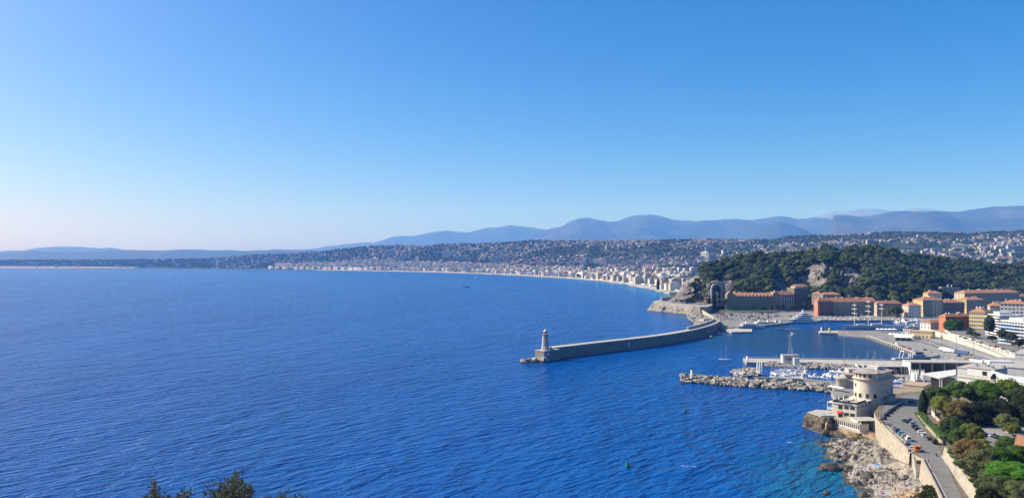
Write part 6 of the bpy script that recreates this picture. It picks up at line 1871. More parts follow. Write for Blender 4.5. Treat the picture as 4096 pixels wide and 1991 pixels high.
# ramp wall, upper road and arcaded terrace
RWL = [gp(3722, 1335, 4), gp(3800, 1358, 4), gp(3900, 1390, 4), gp(4000, 1425, 4), gp(4060, 1447, 4)]
rampw = mat('sunlit_white_wall', (.50, .48, .43), .9, .08, .3, streak=.15)
P5 = [Vector((p[0], p[1], 0)) for p in RWL]
tops = [9.5, 9.0, 7.5, 5.5, 4.2]
mbw = MB()
for i in range(4):
    a, b = P5[i], P5[i+1]; t_ = (b-a).normalized(); n_ = Vector((t_.y, -t_.x, 0)); n_ = n_ if n_.x > 0 else -n_
    mbw.add([a+Vector((0, 0, 2)), b+Vector((0, 0, 2)), b+Vector((0, 0, tops[i+1])), a+Vector((0, 0, tops[i])), a+n_*.5+Vector((0, 0, 2)), b+n_*.5+Vector((0, 0, 2)), b+n_*.5+Vector((0, 0, tops[i+1])), a+n_*.5+Vector((0, 0, tops[i]))], [(0, 1, 2, 3), (3, 2, 6, 7), (5, 4, 7, 6)], rampw)
tag(mbw.build('ramp_wall'), 'long white sunlit ramp wall behind the ferry ground', 'wall')
mbr = MB()
for i in range(4):
    a, b = P5[i], P5[i+1]; n_ = Vector((.86, .5, 0))
    mbr.add([a+n_*.3+Vector((0, 0, tops[i]-.9)), b+n_*.3+Vector((0, 0, tops[i+1]-.9)), b+n_*19+Vector((0, 0, tops[i+1]-.9)), a+n_*19+Vector((0, 0, tops[i]-.9))], [(0, 1, 2, 3)], asphalt2_m)
tag(mbr.build('ramp_road'), kind='structure')
# upper street slab with arched wall and clipped hedges
us = [gp(3806, 1342, 8.5), gp(3850, 1352, 8.5), gp(3920, 1372, 8.5), gp(4000, 1398, 8.5), gp(4090, 1432, 8.5), gp(4180, 1460, 8.5)]
slab('upper_street', us+[(560, 640), (620, 900), (520, 960)], 2, 11.0, rampw, asphalt_m)
hedge_m = leaf_mat('hedge_leaves', (.035, .05, .02), .2)
HG = []
for i in range(3):
    g_ = np.random.default_rng(60+i); n = 160
    P = np.stack([g_.uniform(-1.5, 1.5, n), g_.uniform(-.6, .6, n), g_.uniform(0, 3.4, n)], 1)
    V, Q = leaf_quads(g_, P, np.tile([0, -1, .4], (n, 1)), np.full(n, .8)); V0, Q0 = CS3
    HG.append(np_mesh('hedge_plant', np.concatenate([V, V0*np.array([1.4, .55, 1.8])+np.array([0, 0, 1.6])]), np.concatenate([Q, Q0+len(V)]), [hedge_m]))
Pu = [Vector((p[0], p[1], 0)) for p in us]
cum = [0]
for a, b in zip(Pu, Pu[1:]): cum.append(cum[-1]+(b-a).length)
nh = 44
for i in range(nh):
    d = cum[4]*(i+.5)/nh; j = max(k for k in range(5) if cum[k] <= d); p = Pu[j].lerp(Pu[j+1], (d-cum[j])/(cum[j+1]-cum[j])); tt = Pu[j+1]-Pu[j]
    nrm = Vector((tt.y, -tt.x, 0)).normalized(); nrm = nrm if nrm.y < 0 else -nrm
    q = p+nrm*.9
    o = link('hedge_bush', HG[i % 3], None, (q.x, q.y, 4.6), math.atan2(tt.y, tt.x), (.9 if i % 7 else .5, 1, 1.35 if i > 20 else 1.1))
    tag(o, f'clipped dark bush against the {"arcaded end" if i > 28 else ("middle" if i > 14 else "far end")} of the street terrace wall', 'bush', 'bushes along the terrace wall')
for i in range(20):
    px = 3840+i*14; p = G(px, 1352+i*4.1, 11.0)
    far_car(0, 0, 11.02, R(-20)+float(g.normal(0, .05)), 'parked on the upper street above the arcaded wall', 'cars on the upper street', (p.x+6, p.y+float(g.uniform(2, 12))))
# trees by the street
make_tree('round_crowned_tree', 'round bright green tree in front of the oxblood warehouse', 'tree', (*G(3816, 1340, 5)[:2], 5), 15, 10.5, 10, 8.2, leaf_mat('round_tree_foliage', (.045, .095, .018), .05), 801, 26, 130, .9, None, None, 10, .5, .8)
make_tree('street_tree', 'tall dark conifer beside the yellow apartment house', 'tree', (*G(3958, 1362, 9)[:2], 9), 24, 5.0, 5.0, 10.5, oak_m, 802, 22, 90, 1.0, cz=14)
for i, (px, py, h, r) in enumerate(((4022, 1382, 14, 7), (4050, 1386, 12, 6), (3885, 1352, 6, 4.5), (3905, 1355, 5, 4), (4090, 1402, 9, 5), (3970, 1372, 6, 4), (4075, 1400, 7, 4.5))):
    make_tree('street_tree', f'{["tall dark leafy", "dense dark", "low round", "low spreading", "broad dark", "small bushy", "rounded dark"][i]} tree by the upper street below the balcony flats', 'tree', (*G(px, py, 10)[:2], 10.5), h, r, r, h*.42, oak_m, 810+i, 14, 70, 1.0, None, 'street trees by the flats')
for i, (px, py) in enumerate(((3562, 1268), (3592, 1269))):
    make_tree('clipped_tree', f'round olive-brown clipped tree before the rose-grey house, {["left", "right"][i]} of two', 'tree', (*G(px, py, QZ)[:2], QZ), 15, 7.5, 7.5, 7.5, olive_m if i == 0 else oak_m, 820+i, 16, 70, 1.3, None, None, 8.5)
def ftree0(name, label, p, r, seed):
    t = thing(name, label, 'bush', p)
    MB().tube((0, 0, -2), (0, 0, r*.5), .4, .2, bark_m, 6).build('stem', t)
    V, Q = crown(seed, r, r, r*.8, 9, 40, 1.2, .85, .4, .48, CS2); V[:, 2] += r*.4
    link('foliage', np_mesh('foliage', V, Q, [oak_m]), t)
    return t
# trees at the foot of the castle hill and in the headland gardens
for i, (px, py, h, r, um) in enumerate(((2766, 1214, 9, 6, 0), (2745, 1214, 7, 5, 0), (2728, 1212, 5, 4, 0), (2710, 1209, 5, 4, 0), (2785, 1216, 11, 6, 0), (2894, 1228, 15, 15, 1), (2925, 1226, 13, 11, 1), (2800, 1214, 12, 6, 0), (3105, 1245, 11, 6, 0), (3125, 1243, 10, 6, 0), (3195, 1240, 11, 6, 0), (3215, 1240, 11, 6, 0), (3085, 1246, 9, 5, 0), (3050, 1247, 8, 5, 0), (3010, 1245, 8, 5, 0), (3165, 1242, 8, 5, 0), (3245, 1242, 9, 5, 0))):
    z = 14.4 if px < 2812 else (9 if px < 2940 else 4)
    p = G(px, py, z)
    make_tree('umbrella_pine' if um else 'evergreen_tree', f'{"wide flat umbrella pine" if um else "dark bushy evergreen"} {["at the foot of the rock spur, tallest", "at the foot of the rock spur, second", "beside the headland road bend, third", "beside the headland road bend, outermost", "left of the memorial niche", "before the long stone building, larger", "before the long stone building, smaller", "close left of the memorial niche", "before the gable end of the long building", "before the pilastered building", "under the tower house, left", "under the tower house, right", "by the car park lamp", "behind the car park, middle", "behind the car park, small", "beside the white pilasters", "at the corner of the tower house"][i]}', 'tree', (p.x, p.y, z), h, r, r, h*.16 if um else h*.42, pine_m if um else oak_m, 830+i, 12, 60, 1.2, cz=h*.85 if um else None)
for i, (px, py) in enumerate(((2722, 1200), (2738, 1200), (2752, 1184), (2760, 1160), (2768, 1190), (2774, 1140), (2784, 1170), (2790, 1150), (2796, 1185), (2800, 1130), (2788, 1120))):
    Yb = 1500-(py-1100)*.5; p = AT(px, py+6, Yb-14)
    t = ftree0('spur_bush', f'dark bush clinging to the rock spur of the castle hill, {["lowest outer", "outer", "low middle", "middle", "upper outer", "upper middle", "small outer", "low inner", "top inner", "topmost", "inner", "lowest inner", "high inner", "innermost"][i]} one', p, 3.5+2*((i*7) % 3), 860+i)
for i, (px, py, h) in enumerate(((2826, 1215, 26), (2856, 1222, 27), (2872, 1216, 30), (2804, 1212, 22), (2838, 1218, 18))):
    p = G(px, py, 13); cypress((p.x, p.y, 13), h, h*.17, f'dark cypress {["left", "in front", "right", "far left", "just inside"][i]} of the memorial niche', 840+i)
# lamp masts on the jetty and quays
def mast(label, p, z, h, head=True, name='lamp_mast'):
    t = thing(name, label, 'lamp post', (p.x, p.y, z))
    MB().tube((0, 0, 0), (0, 0, h), .28 if h > 15 else .11, .12 if h > 15 else .07, metal_m, 8).build('pole', t)
    if head:
        hd = MB(); hd.box(-1.6, -.15, h-.15, 1.6, .15, h+.1, metal_m)
        for x in (-1.4, -.5, .5, 1.4): hd.box(x-.28, -.3, h+.1, x+.28, .3, h+.55, metal_m)
        hd.build('lamp_head', t)
    return t
mast('tall lighting mast with a row of lamps on the outer jetty', G(3377, 1443, QZ), QZ, 28)
mast('flagpole on the outer jetty beside the lighting mast', G(3392, 1443, QZ), QZ, 13, False, 'flagpole')
mast('short flagpole on the outer jetty, right of the lighting mast', G(3400, 1443, QZ), QZ, 11, False, 'flagpole')
for i, (px, py, h) in enumerate(((3768, 1382, 22), (3825, 1405, 22), (3893, 1438, 22), (3857, 1447, 16), (3652, 1345, 18), (3985, 1378, 10), (4090, 1405, 11), (3838, 1352, 9))):
    mast(f'slender quay lamp pole number {["one", "two", "three", "four", "five", "six", "seven", "eight"][i]} counted across the ferry ground', G(px, py, QZ), QZ, h, False)
for i, (px, py, h) in enumerate(((3098, 1262, 20), (2965, 1262, 9), (3052, 1291, 12), (3108, 1291, 13), (3130, 1291, 13), (3152, 1289, 13), (2842, 1228, 9))):
    mast(f'thin lamp pole {["rising tallest behind the car park", "in the car park", "by the yacht quay, first", "by the yacht quay, second", "by the yacht quay, third", "by the yacht quay, fourth", "on the headland road"][i]}', G(px, py, QZ), QZ, h, False)
for i in range(8):
    mast('thin flagpole in the cluster on the ferry ground', G(3684+(i % 4)*8, 1378-(i//4)*5+(i % 4)*1.2, QZ), QZ, 13, False, 'flagpole')['group'] = 'flagpoles on the ferry ground'
# signal station on the jetty with lattice mast
t = thing('signal_station', 'white harbour signal hut with a tall lattice mast on the outer jetty', 'building', (*G(3160, 1450, QZ)[:2], QZ))
MB().box(-7, -3, 0, 7, 3, 6.5, st_white).build('wall', t); MB().box(-7.4, -3.4, 6.5, 7.4, 3.4, 6.9, conc_l_m).build('roof', t)
MB().box(-5.5, -3.08, 2.2, 5.5, -3.01, 5.2, glass_m).build('window', t)
lm = MB()
for sx, sy in ((-1, -1), (1, -1), (1, 1), (-1, 1)): lm.tube((sx*1.3, sy*1.3, 6.9), (sx*.2, sy*.2, 26), .14, .08, metal_m, 5)
for k in range(7):
    z = 8+k*2.5; r_ = 1.3-1.1*(z-6.9)/19.1
    for s in (-1, 1): lm.tube((-r_, s*r_, z), (r_*.9, s*r_*.9, z+2.4), .07, .07, metal_m, 4, False); lm.tube((s*r_, -r_, z), (s*r_*.9, r_*.9, z+2.4), .07, .07, metal_m, 4, False)
lm.tube((0, 0, 26), (0, 0, 33), .1, .05, metal_m, 5); lm.build('lattice_mast', t)
gh = thing('gate_hut', 'small white hut beside the boulders on the outer jetty', 'hut', (*G(3184, 1460, QZ)[:2], QZ))
MB().box(-2, -2, 0, 2, 2, 6, st_white).build('wall', gh); MB().box(-2.2, -2.2, 6, 2.2, 2.2, 6.3, conc_l_m).build('roof', gh)
def light_pillar(label, p, z, h, col):
    t = thing('harbour_light', label, 'beacon', (p.x, p.y, z))
    m = MB(); m.lathe([(.9, 0), (.75, h*.75), (0, h*.75)], white_m, 12); m.build('column', t)
    m = MB(); m.lathe([(.5, h*.75), (.5, h*.9), (.6, h*.92), (.3, h), (0, h)], col, 10); m.build('lantern', t)
light_pillar('white harbour light with dark lantern at the tip of the boulder mole', G(2767, 1511, 3), 3, 8, dark_m)
light_pillar('small white harbour light at the tip of the outer jetty', G(2989, 1442, QZ), QZ, 5.5, dark_m)
light_pillar('white harbour light on the inner pier', G(3286, 1325, 2), 1.9, 6, white_m)
yl = thing('pier_winch', 'yellow winch frame on the inner pier', 'machine', (*G(3318, 1326, 2)[:2], 1.9))
MB().box(-1.8, -1, 0, 1.8, 1, 1.2, hull_w).build('base', yl); MB().box(-.9, -.9, 1.2, .9, .9, 4.8, kay_m[1]).build('winch_tower', yl)
mast('thin white flagpole on the inner pier', G(3300, 1326, 2), 1.9, 16, False, 'flagpole')
mast('short white pole on the inner pier beside the winch', G(3312, 1326, 2), 1.9, 11, False, 'flagpole')
# marquees on the quay
def marquee(label, p, w, d, h, n, rz=0.0, group=None):
    t = thing('marquee_tent', label, 'tent', (p.x, p.y, QZ), rz, group)
    for i in range(n):
        x = w*i
        c = MB(); c.add([(x, 0, h), (x+w, 0, h), (x+w, d, h), (x, d, h), (x+w/2, d/2, h+w*.33)], [(0, 1, 4), (1, 2, 4), (2, 3, 4), (3, 0, 4)], tent_m); c.add([(x, 0, h-.6), (x+w, 0, h-.6), (x+w, 0, h), (x, 0, h)], [(0, 1, 2, 3)], tent_m); c.build('canopy', t)
    for i in range(n+1):
        for y in (0, d): MB().tube((w*i, y, 0), (w*i, y, h), .08, .08, white_m, 5).build('post', t)
marquee('row of white pointed marquees on the quay by the tall ship', G(3508, 1327, QZ), 4.8, 5, 3, 5, R(-3))
marquee('second row of white pointed marquees stepping toward the big tent', G(3552, 1345, QZ), 4.0, 5, 3, 7, R(-42))
bt = thing('event_tent', 'large white ridged event tent on the ferry quay', 'tent', (*G(3580, 1362, QZ)[:2], QZ), R(-20))
c = MB(); c.add([(0, 0, 3.6), (17, 0, 3.6), (17, 12, 3.6), (0, 12, 3.6), (0, 6, 6.4), (17, 6, 6.4)], [(0, 1, 5, 4), (2, 3, 4, 5), (1, 2, 5), (3, 0, 4)], tent_m); c.build('canopy', bt)
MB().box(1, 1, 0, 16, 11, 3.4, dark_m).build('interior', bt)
for x in (0, 5.6, 11.3, 17):
    for y in (0, 12): MB().tube((x, y, 0), (x, y, 3.6), .1, .1, white_m, 5).build('post', bt)
# customs sheds by the basin
A, B = G(3642, 1347, QZ), G(3728, 1353, QZ)
house('customs_shed', 'low yellow quay office with a row of windows at the foot of the ramp', A, B, 9, QZ, 7.5, st_yellow, 'flat', None, 2, 11, 2, 'plain', 'quay sheds', chim=0)
A, B = G(3612, 1338, QZ), G(3640, 1340, QZ)
house('white_shed', 'small white quay hut beside the yellow office', A, B, 8, QZ, 6, st_white, 'flat', None, 2, 3, 2, 'plain', 'quay sheds', chim=0)
bc = MB(); bc.box(-2.2, -1.4, 0, 2.2, 1.4, 4.4, mat('turquoise_container', (.16, .40, .58), .6, .05, 1)); p = G(3687, 1331, QZ); tag(bc.build('blue_cabin', None, (p.x, p.y, QZ)), 'small turquoise cabin behind the yellow quay office', 'cabin')
g5 = MB(); g5.box(-4, -2, 0, 4, 2, 3.2, metal_m); p = G(3665, 1356, QZ); tag(g5.build('grey_container', None, (p.x, p.y, QZ)), 'grey container in front of the yellow quay office', 'container')
# trees and seafront road fittings on the headland
rp = ribbon('headland_road', smooth_path([gp(2640, 1206, HZ), gp(2690, 1209, HZ), gp(2740, 1214, HZ), gp(2800, 1220, HZ), gp(2835, 1225, 13)]), 9, HZ+.02, asphalt2_m)
gl = ribbon('grass_verge', [gp(2710, 1206, HZ), gp(2760, 1211, HZ), gp(2830, 1218, HZ)], 12, HZ+.03, grass_m)
wall_line('esplanade_wall', [gp(2645, 1203, HZ), gp(2688, 1198, HZ)], 0, HZ+7, 3, rampw, 'bright white bastion wall on the outer bend of the headland road')
slab('park_terrace', [XY(2836, 1330), XY(2940, 1310), XY(3110, 1330), XY(3112, 1385), XY(2850, 1395)], 0, 4.6, stone_m, grass_m)
# ------------------------------------------------------------------ round-fronted restaurant on the rock
BZ = 9.0
C0 = G(3425, 1668, 8.4)
rs_cream = mat('weathered_cream_render', (.64, .57, .455), .9, .1, .25, bump=.02, bscale=2, streak=.12)
rs_roof = mat('gravel_roof', (.33, .31, .28), .95, .15, .4)
rs_tile = mat('orange_eave_tiles', (.46, .19, .09), .85, .2, 1.5)
res = thing('round_front_restaurant', 'cream round-fronted restaurant tower on the rock by the corniche road', 'building', (C0.x, C0.y, BZ), math.atan2(-.70, .71))
MB().box(-12.2, 0, -8.2, 0, 26, 6.0, rs_cream).build('terrace_block', res)
# dark parapet round the roof terrace
pr = MB(); pr.box(-12.3, -.1, 6.0, .1, .15, 6.9, dark_m); pr.box(-12.3, .16, 6.0, -12.05, 20, 6.9, dark_m); pr.box(-5.4, .16, 6.0, -5.2, 12, 6.8, dark_m); pr.box(-.15, .16, 6.0, .1, 13, 6.9, dark_m); pr.build('terrace_parapet', res)
cpg = MB(); cpg.box(-12.7, -.5, 5.3, .25, -.002, 5.95, trim_m); cpg.box(.003, -.5, 5.3, .5, 26, 5.95, trim_m); cpg.build('cornice', res)
CXr, CYr = -4.0, 27.0
def outline(r, yb=44, n=26, w=None):
    return [(CXr+r*math.cos(math.pi+math.pi*i/n), CYr+r*math.sin(math.pi+math.pi*i/n)) for i in range(n+1)]+[(CXr+r, yb), (CXr-r, yb)]
MB().prism(outline(7.3), -8, 16.3, rs_cream).build('tower', res)
e1 = MB(); e1.prism(outline(8.2, 44.8), 16.3, 16.65, rs_tile); e1.build('lower_eave', res)
e1 = MB(); e1.prism(outline(7.7, 44.4), 16.65, 17.2, rs_cream); e1.build('balcony_parapet', res)
MB().prism(outline(6.8, 43.6), 17.2, 19.7, rs_cream).build('attic', res)
e2 = MB(); e2.prism(outline(8.1, 44.6), 19.7, 20.0, rs_tile); e2.build('roof_eave', res)
ro = MB(); o1, o2 = outline(7.9, 44.3), outline(2.2, 41)
k = len(o1)
ro.add([(x, y, 20.001) for x, y in o1]+[(x, y, 21.2) for x, y in o2], [(i, (i+1) % k, k+(i+1) % k, k+i) for i in range(k)]+[tuple(range(k, 2*k))], rs_roof); roo = ro.build('roof', res)
MB().box(1.4, 22.5, 16, 2.6, 23.7, 22.4, rs_cream).build('chimney', roo)
MB().box(-7, 33, 20.6, -1, 39, 22.4, rs_cream).build('roof_hatch', roo)
d = MB(); d.lathe([(.9, 22.4), (.75, 22.75), (.3, 22.95), (0, 23.0)], white_m, 12, (1.4, 24)); d.build('satellite_dish', roo)
WT = window_mesh(1.2, 1.8)
def ring_windows(z, r, degs, wm, h=None):
    for dg in degs:
        a = R(dg); link('window', wm, res, (CXr+(r)*math.cos(a), CYr+(r)*math.sin(a), z), a+R(90))
ring_windows(6.6, 7.3, (182, 205, 232, 258, 288, 318), WIN['dark']); ring_windows(12.2, 7.3, (186, 208, 232), WT); ring_windows(17.5, 6.8, (190, 215, 235, 255, 275, 300, 330), WT)
for y in (27, 30.5, 34, 37.5, 41):
    for z, r in ((17.5, 6.8), (12.6, 7.3), (8.8, 7.3), (5.0, 7.3)):
        if (int(y)*3+int(z)) % 7 == 0: continue
        link('window', WT, res, (CXr+r, y, z), R(90))
for y in (3, 8, 13, 18, 22):
    link('window', WIN['dark'], res, (0, y, 3.4), R(90))
    
MB().box(CXr+7.3, 31, 6.6, CXr+9.6, 43, 7.0, rs_roof).build('side_canopy', res)
MB().box(CXr+7.3, 32, -2, CXr+9.2, 42, 6.59, rs_cream).build('side_porch', res)
# front openings of the terrace block
for x, z, m in ((-1.9, 3.0, 'wide'), (-5.0, 3.0, 'wide'), (-1.9, -.5, 'wide'), (-4.9, -.5, 'wide')): link('window', WIN[m], res, (x, 0, z))
lv = MB()
for q in range(3): lv.box(-9.4, -.2, 2.7+q*.75, -7.2, -.02, 3.2+q*.75, dark_m)
lv.build('louvre', res)
MB().box(-9.4, -.12, -2.0, -7.2, -.01, 1.4, dark_m).build('doorway', res)
aw = MB(); aw.add([(-9.6, -.02, 1.7), (-7.0, -.02, 1.7), (-7.0, -1.2, .8), (-9.6, -1.2, .8), (-7.0, -1.2, .45), (-9.6, -1.2, .45)], [(0, 1, 2, 3), (3, 2, 4, 5)], kay_m[3]); aw.build('red_awning', res)
for z in (-2.0, 1.6, 5.2):
    b = MB(); b.box(-15.6, .4, z, -12.21, 7.5, z+.3, white_m)
    bo = b.build('balcony', res)
    if z < 5:
        r = MB()
        for q in range(3): r.box(-15.6, .35, z+.4+q*.28, -12.3, .42, z+.55+q*.28, white_m); r.box(-15.65, .43, z+.4+q*.28, -15.58, 7.5, z+.55+q*.28, white_m)
        r.build('railing', bo)
for x, y in ((-15.4, .6), (-15.4, 7.3)): MB().box(x-.12, y-.12, -2.6, x+.12, y+.12, 5.2, white_m).build('balcony_post', res)
tx = bpy.data.curves.new('lettering', 'FONT'); tx.body = 'PLONGEOIR'; tx.size = .8; tx.extrude = .03; tx.space_character = 1.15
tx.materials.append(dark_m)
_tmp = bpy.data.objects.new('lettering_curve', tx); COL.objects.link(_tmp)
_me = bpy.data.meshes.new_from_object(_tmp.evaluated_get(bpy.context.evaluated_depsgraph_get())); bpy.data.objects.remove(_tmp)
txo = link('lettering', _me, res); txo.location = (-6.6, -.56, 5.32); txo.rotation_euler = (R(90), 0, 0)
# closed parasols and furniture on the terrace
def closed_parasol(label, p, rz=0):
    t = thing('closed_parasol', label, 'parasol', p, rz, 'closed parasols on the restaurant terrace')
    MB().tube((0, 0, 0), (0, 0, 3.0), .05, .05, alu_m, 6).build('pole', t)
    m = MB(); m.lathe([(.12, .9), (.34, 1.3), (.26, 2.2), (.05, 3.1), (0, 3.15)], tent_m, 8); m.build('folded_canopy', t)
Mres = Matrix.Translation(res.location) @ Matrix.Rotation(res.rotation_euler.z, 4, 'Z')
for i, (x, y) in enumerate(((-9.8, 2.0), (-9.2, 6.5), (-6.8, 1.0), (-3.4, 8.5))):
    p = Mres @ Vector((x, y, 6.0)); closed_parasol(f'closed white parasol on the restaurant roof terrace, {["leftmost", "behind the leftmost", "at the front rail", "by the tower wall"][i]}', p)
lounge_m = mat('pale_cushions', (.52, .48, .42), .9, .1, 1)
for i, (x, y, w, d_) in enumerate(((-3.2, 3.0, 2.4, 1.6), (-3.0, 6.0, 2.6, 1.8), (-1.4, 4.4, 1.4, 2.4), (-7.6, 3.6, 2.2, 1.4), (-8.0, 7.0, 2.4, 1.6))):
    t = thing('terrace_sofa', f'pale cushioned terrace sofa {["in the front bay", "in the back bay", "along the road side", "beside the blue cushions", "near the balcony side"][i]} of the roof terrace', 'sofa', Mres @ Vector((x, y, 6.0)), res.rotation_euler.z)
    MB().box(-w/2, -d_/2, 0, w/2, d_/2, .45, lounge_m if i != 3 else sailc_m).build('seat', t); MB().box(-w/2, d_/2-.25, .45, w/2, d_/2, .9, lounge_m).build('backrest', t)
# glazed pavilion on the ledge below
PA, PB = G(3336, 1694, HRZ), G(3438, 1722, HRZ)
wP = (PB-PA).length
pav = thing('glazed_pavilion', 'low white glazed dining pavilion on the rock ledge below the restaurant', 'building', (PA.x, PA.y, HRZ), math.atan2((PB-PA).y, (PB-PA).x))
MB().box(0, 0, -.6, wP, 6, 3.0, st_white).build('wall', pav)
rf = MB(); rf.box(-.4, -.4, 3.0, wP+.4, 6.4, 3.3, mat('buff_roof_felt', (.44, .38, .27), .95, .12, .6)); rf.build('roof', pav)
for i in range(13):
    link('window', window_mesh(wP/13*.6, 1.9) if i == 0 else WP, pav, (wP*(i+.5)/13, 0, .6)) if i else None
    if i == 0: WP = window_mesh(wP/13*.6, 1.9)
link('window', WP, pav, (wP*.5/13, 0, .6))
MB().box(-2, -1.4, -1.0, wP+2, -.41, -.6, conc_l_m).build('walkway', pav)
PC, PD = G(3448, 1724, HRZ), G(3522, 1722, HRZ)
wg = thing('service_wing', 'grey flat-roofed service wing with an open dark bay beside the glazed pavilion', 'building', (PC.x, PC.y+2, HRZ), math.atan2((PD-PC).y, (PD-PC).x))
wW = (PD-PC).length
MB().box(0, 2.5, -1, wW, 9, 4.6, rs_cream).build('wall', wg); MB().box(-.4, -.4, 4.6, wW+.4, 9.3, 5.0, conc_l_m).build('roof', wg); MB().box(.6, 2.4, 0, wW*.72, 2.49, 4.2, dark_m).build('open_bay', wg)
for x in (.3, wW*.75, wW-.3): MB().box(x-.25, -.2, -1, x+.25, .3, 4.6, st_white).build('pillar', wg)
mast('white flagpole at the seaward corner of the restaurant rock', AT(3297, 1670, 416), AT(3297, 1670, 416).z, 13, False, 'flagpole')
dv = thing('terrace_wall', 'white curved seaward terrace rail on the tip of the restaurant rock', 'wall', tuple(AT(3291, 1669, 415)))
MB().box(-1, -.2, 0, 5, .2, 1.1, conc_l_m).build('rail', dv)

# ------------------------------------------------------------------ marina buildings on the right
def box_building(name, label, A, B, dep, z0, z1, wm, roofm, wins=0, group=None, zb=None, wk='wide', rows=1):
    A, B = Vector((A[0], A[1], 0)), Vector((B[0], B[1], 0)); w = (B-A).length
    t = thing(name, label, 'building', (A.x, A.y, z0), math.atan2((B-A).y, (B-A).x), group)
    MB().box(0, 0, -3, w, dep, z1-z0, wm).build('wall', t); MB().box(-.4, -.4, z1-z0, w+.4, dep+.4, z1-z0+.45, roofm).build('roof', t)
    for r in range(rows):
        for i in range(wins): link('window', WIN[wk], t, (w*(i+.5)/wins, 0, (zb if zb is not None else (z1-z0)*.5)-r*4.2))
    return t
yc = box_building('yacht_club', 'white two-level building in blue shade behind the bright green trees', XY(3834, 470), XY(3985, 452), 22, 4, 20.8, st_white, conc_l_m, 5, None, 12.0, 'dark', 2)
w_ = (XY(3985, 452)-XY(3834, 470)).length
pp = MB(); pp.box(-.5, -.5, 17.25, w_+.5, -.2, 18.3, st_white); pp.build('terrace_parapet', yc)
for i in range(9): MB().box(1+i*2.4, -.45, 18.31, 2.6+i*2.4, -.15, 18.8, stone_m).build('planter', yc)
uf = MB(); uf.box(2, 6, 17.25, w_-4, 21, 22.4, st_white); uf.build('upper_floor', yc)
ur_ = MB(); ur_.box(1.4, 5.4, 22.4, w_-3.4, 21.5, 22.9, conc_l_m); ur_.build('upper_roof', yc)
MB().box(w_*.5, 5.9, 18.6, w_*.5+2.6, 5.99, 21.0, dark_m).build('upper_window', yc)
for i, (x, y) in enumerate(((4, 12), (9, 15), (14, 10), (17, 17))): MB().box(x-.9, y-.9, 22.9, x+.9, y+.9, 24.2, metal_m).build('air_unit', yc)
cw_ = thing('curved_white_building', 'long curved white building with a rounded pale eave at the right edge', 'building', (*XY(3985, 452)[:2], 4))
ap = [XY(3985, 452), XY(4010, 440), XY(4040, 428), XY(4075, 418), XY(4120, 410), XY(4180, 405)]
ap = [(p.x-cw_.location.x, p.y-cw_.location.y) for p in ap]; bpk = [(x+8, y+26) for x, y in ap]
MB().prism(ap+bpk[::-1], -3, 16.5, st_white).build('wall', cw_)
MB().prism([(x-.6, y-1.0) for x, y in ap]+bpk[::-1], 16.5, 17.3, white_m).build('terrace_slab', cw_)
MB().prism([(x+1.5, y+5) for x, y in ap]+bpk[::-1], 17.3, 21.4, st_white).build('upper_floor', cw_)
MB().prism([(x+.6, y+3.6) for x, y in ap]+bpk[::-1], 21.4, 22.3, white_m).build('roof', cw_)
for (x0, y0), (x1, y1) in zip(ap, ap[1:]):
    a_ = math.atan2(y1-y0, x1-x0)
    for f in (.3, .75): link('window', WIN['dark'], cw_, (x0+(x1-x0)*f, y0+(y1-y0)*f, 11.5), a_); link('window', WIN['wide'], cw_, (x0+1.5+(x1-x0)*f, y0+5+(y1-y0)*f, 18.3), a_)
fun = MB(); fun.box(-7, -3, 0, 7, 3, 4, white_m); p = XY(4000, 520); tag(fun.build('white_plant_box', None, (p.x, p.y, 20), R(-15)), 'white painted plant housing on the roofs behind the yacht club', 'roof box')
for i, (pxa, pxb, Y, z1, d_) in enumerate(((3830, 3960, 505, 21.5, 30), (3960, 4130, 505, 22.5, 40), (3980, 4150, 570, 17, 30), (4060, 4200, 600, 19, 40))):
    box_building('flat_roofed_hall', f'pale flat-roofed harbour hall {["directly behind the yacht club", "behind the curved white building", "between the ferry ground and the halls", "at the right edge below the terrace wall"][i]}', XY(pxa, Y), XY(pxb, Y-14), d_, 3, z1, st_white, [conc_l_m, conc_l_m, concrete_m, conc_l_m][i], 5, 'harbour halls')
# sail shed canopy with white roof
cn = [G(3690, 1494, 12.5), G(3757, 1513, 12.5), G(3824, 1499, 12.5), G(3824, 1478, 12.5)]
cnp = thing('boat_canopy', 'broad white canopy roof on thin posts beside the yacht club', 'canopy', (cn[1].x, cn[1].y, 2.9))
MB().prism([(c.x-cn[1].x, c.y-cn[1].y) for c in cn], 9.2, 9.9, conc_l_m, mat('white_roof_sheet', (.62, .62, .60), .7, .05, .3)).build('roof', cnp)
for c in ((.6, .6), (2.2, .9), (cn[2].x-cn[1].x-1, cn[2].y-cn[1].y+.5), (cn[0].x-cn[1].x+1.2, cn[0].y-cn[1].y+.3)): MB().tube((c[0], c[1], 0), (c[0], c[1], 9.2), .22, .22, white_m, 8).build('post', cnp)
MB().box(3, 6, 0, 14, 16, 8.8, dark_m).build('shed_interior', cnp)
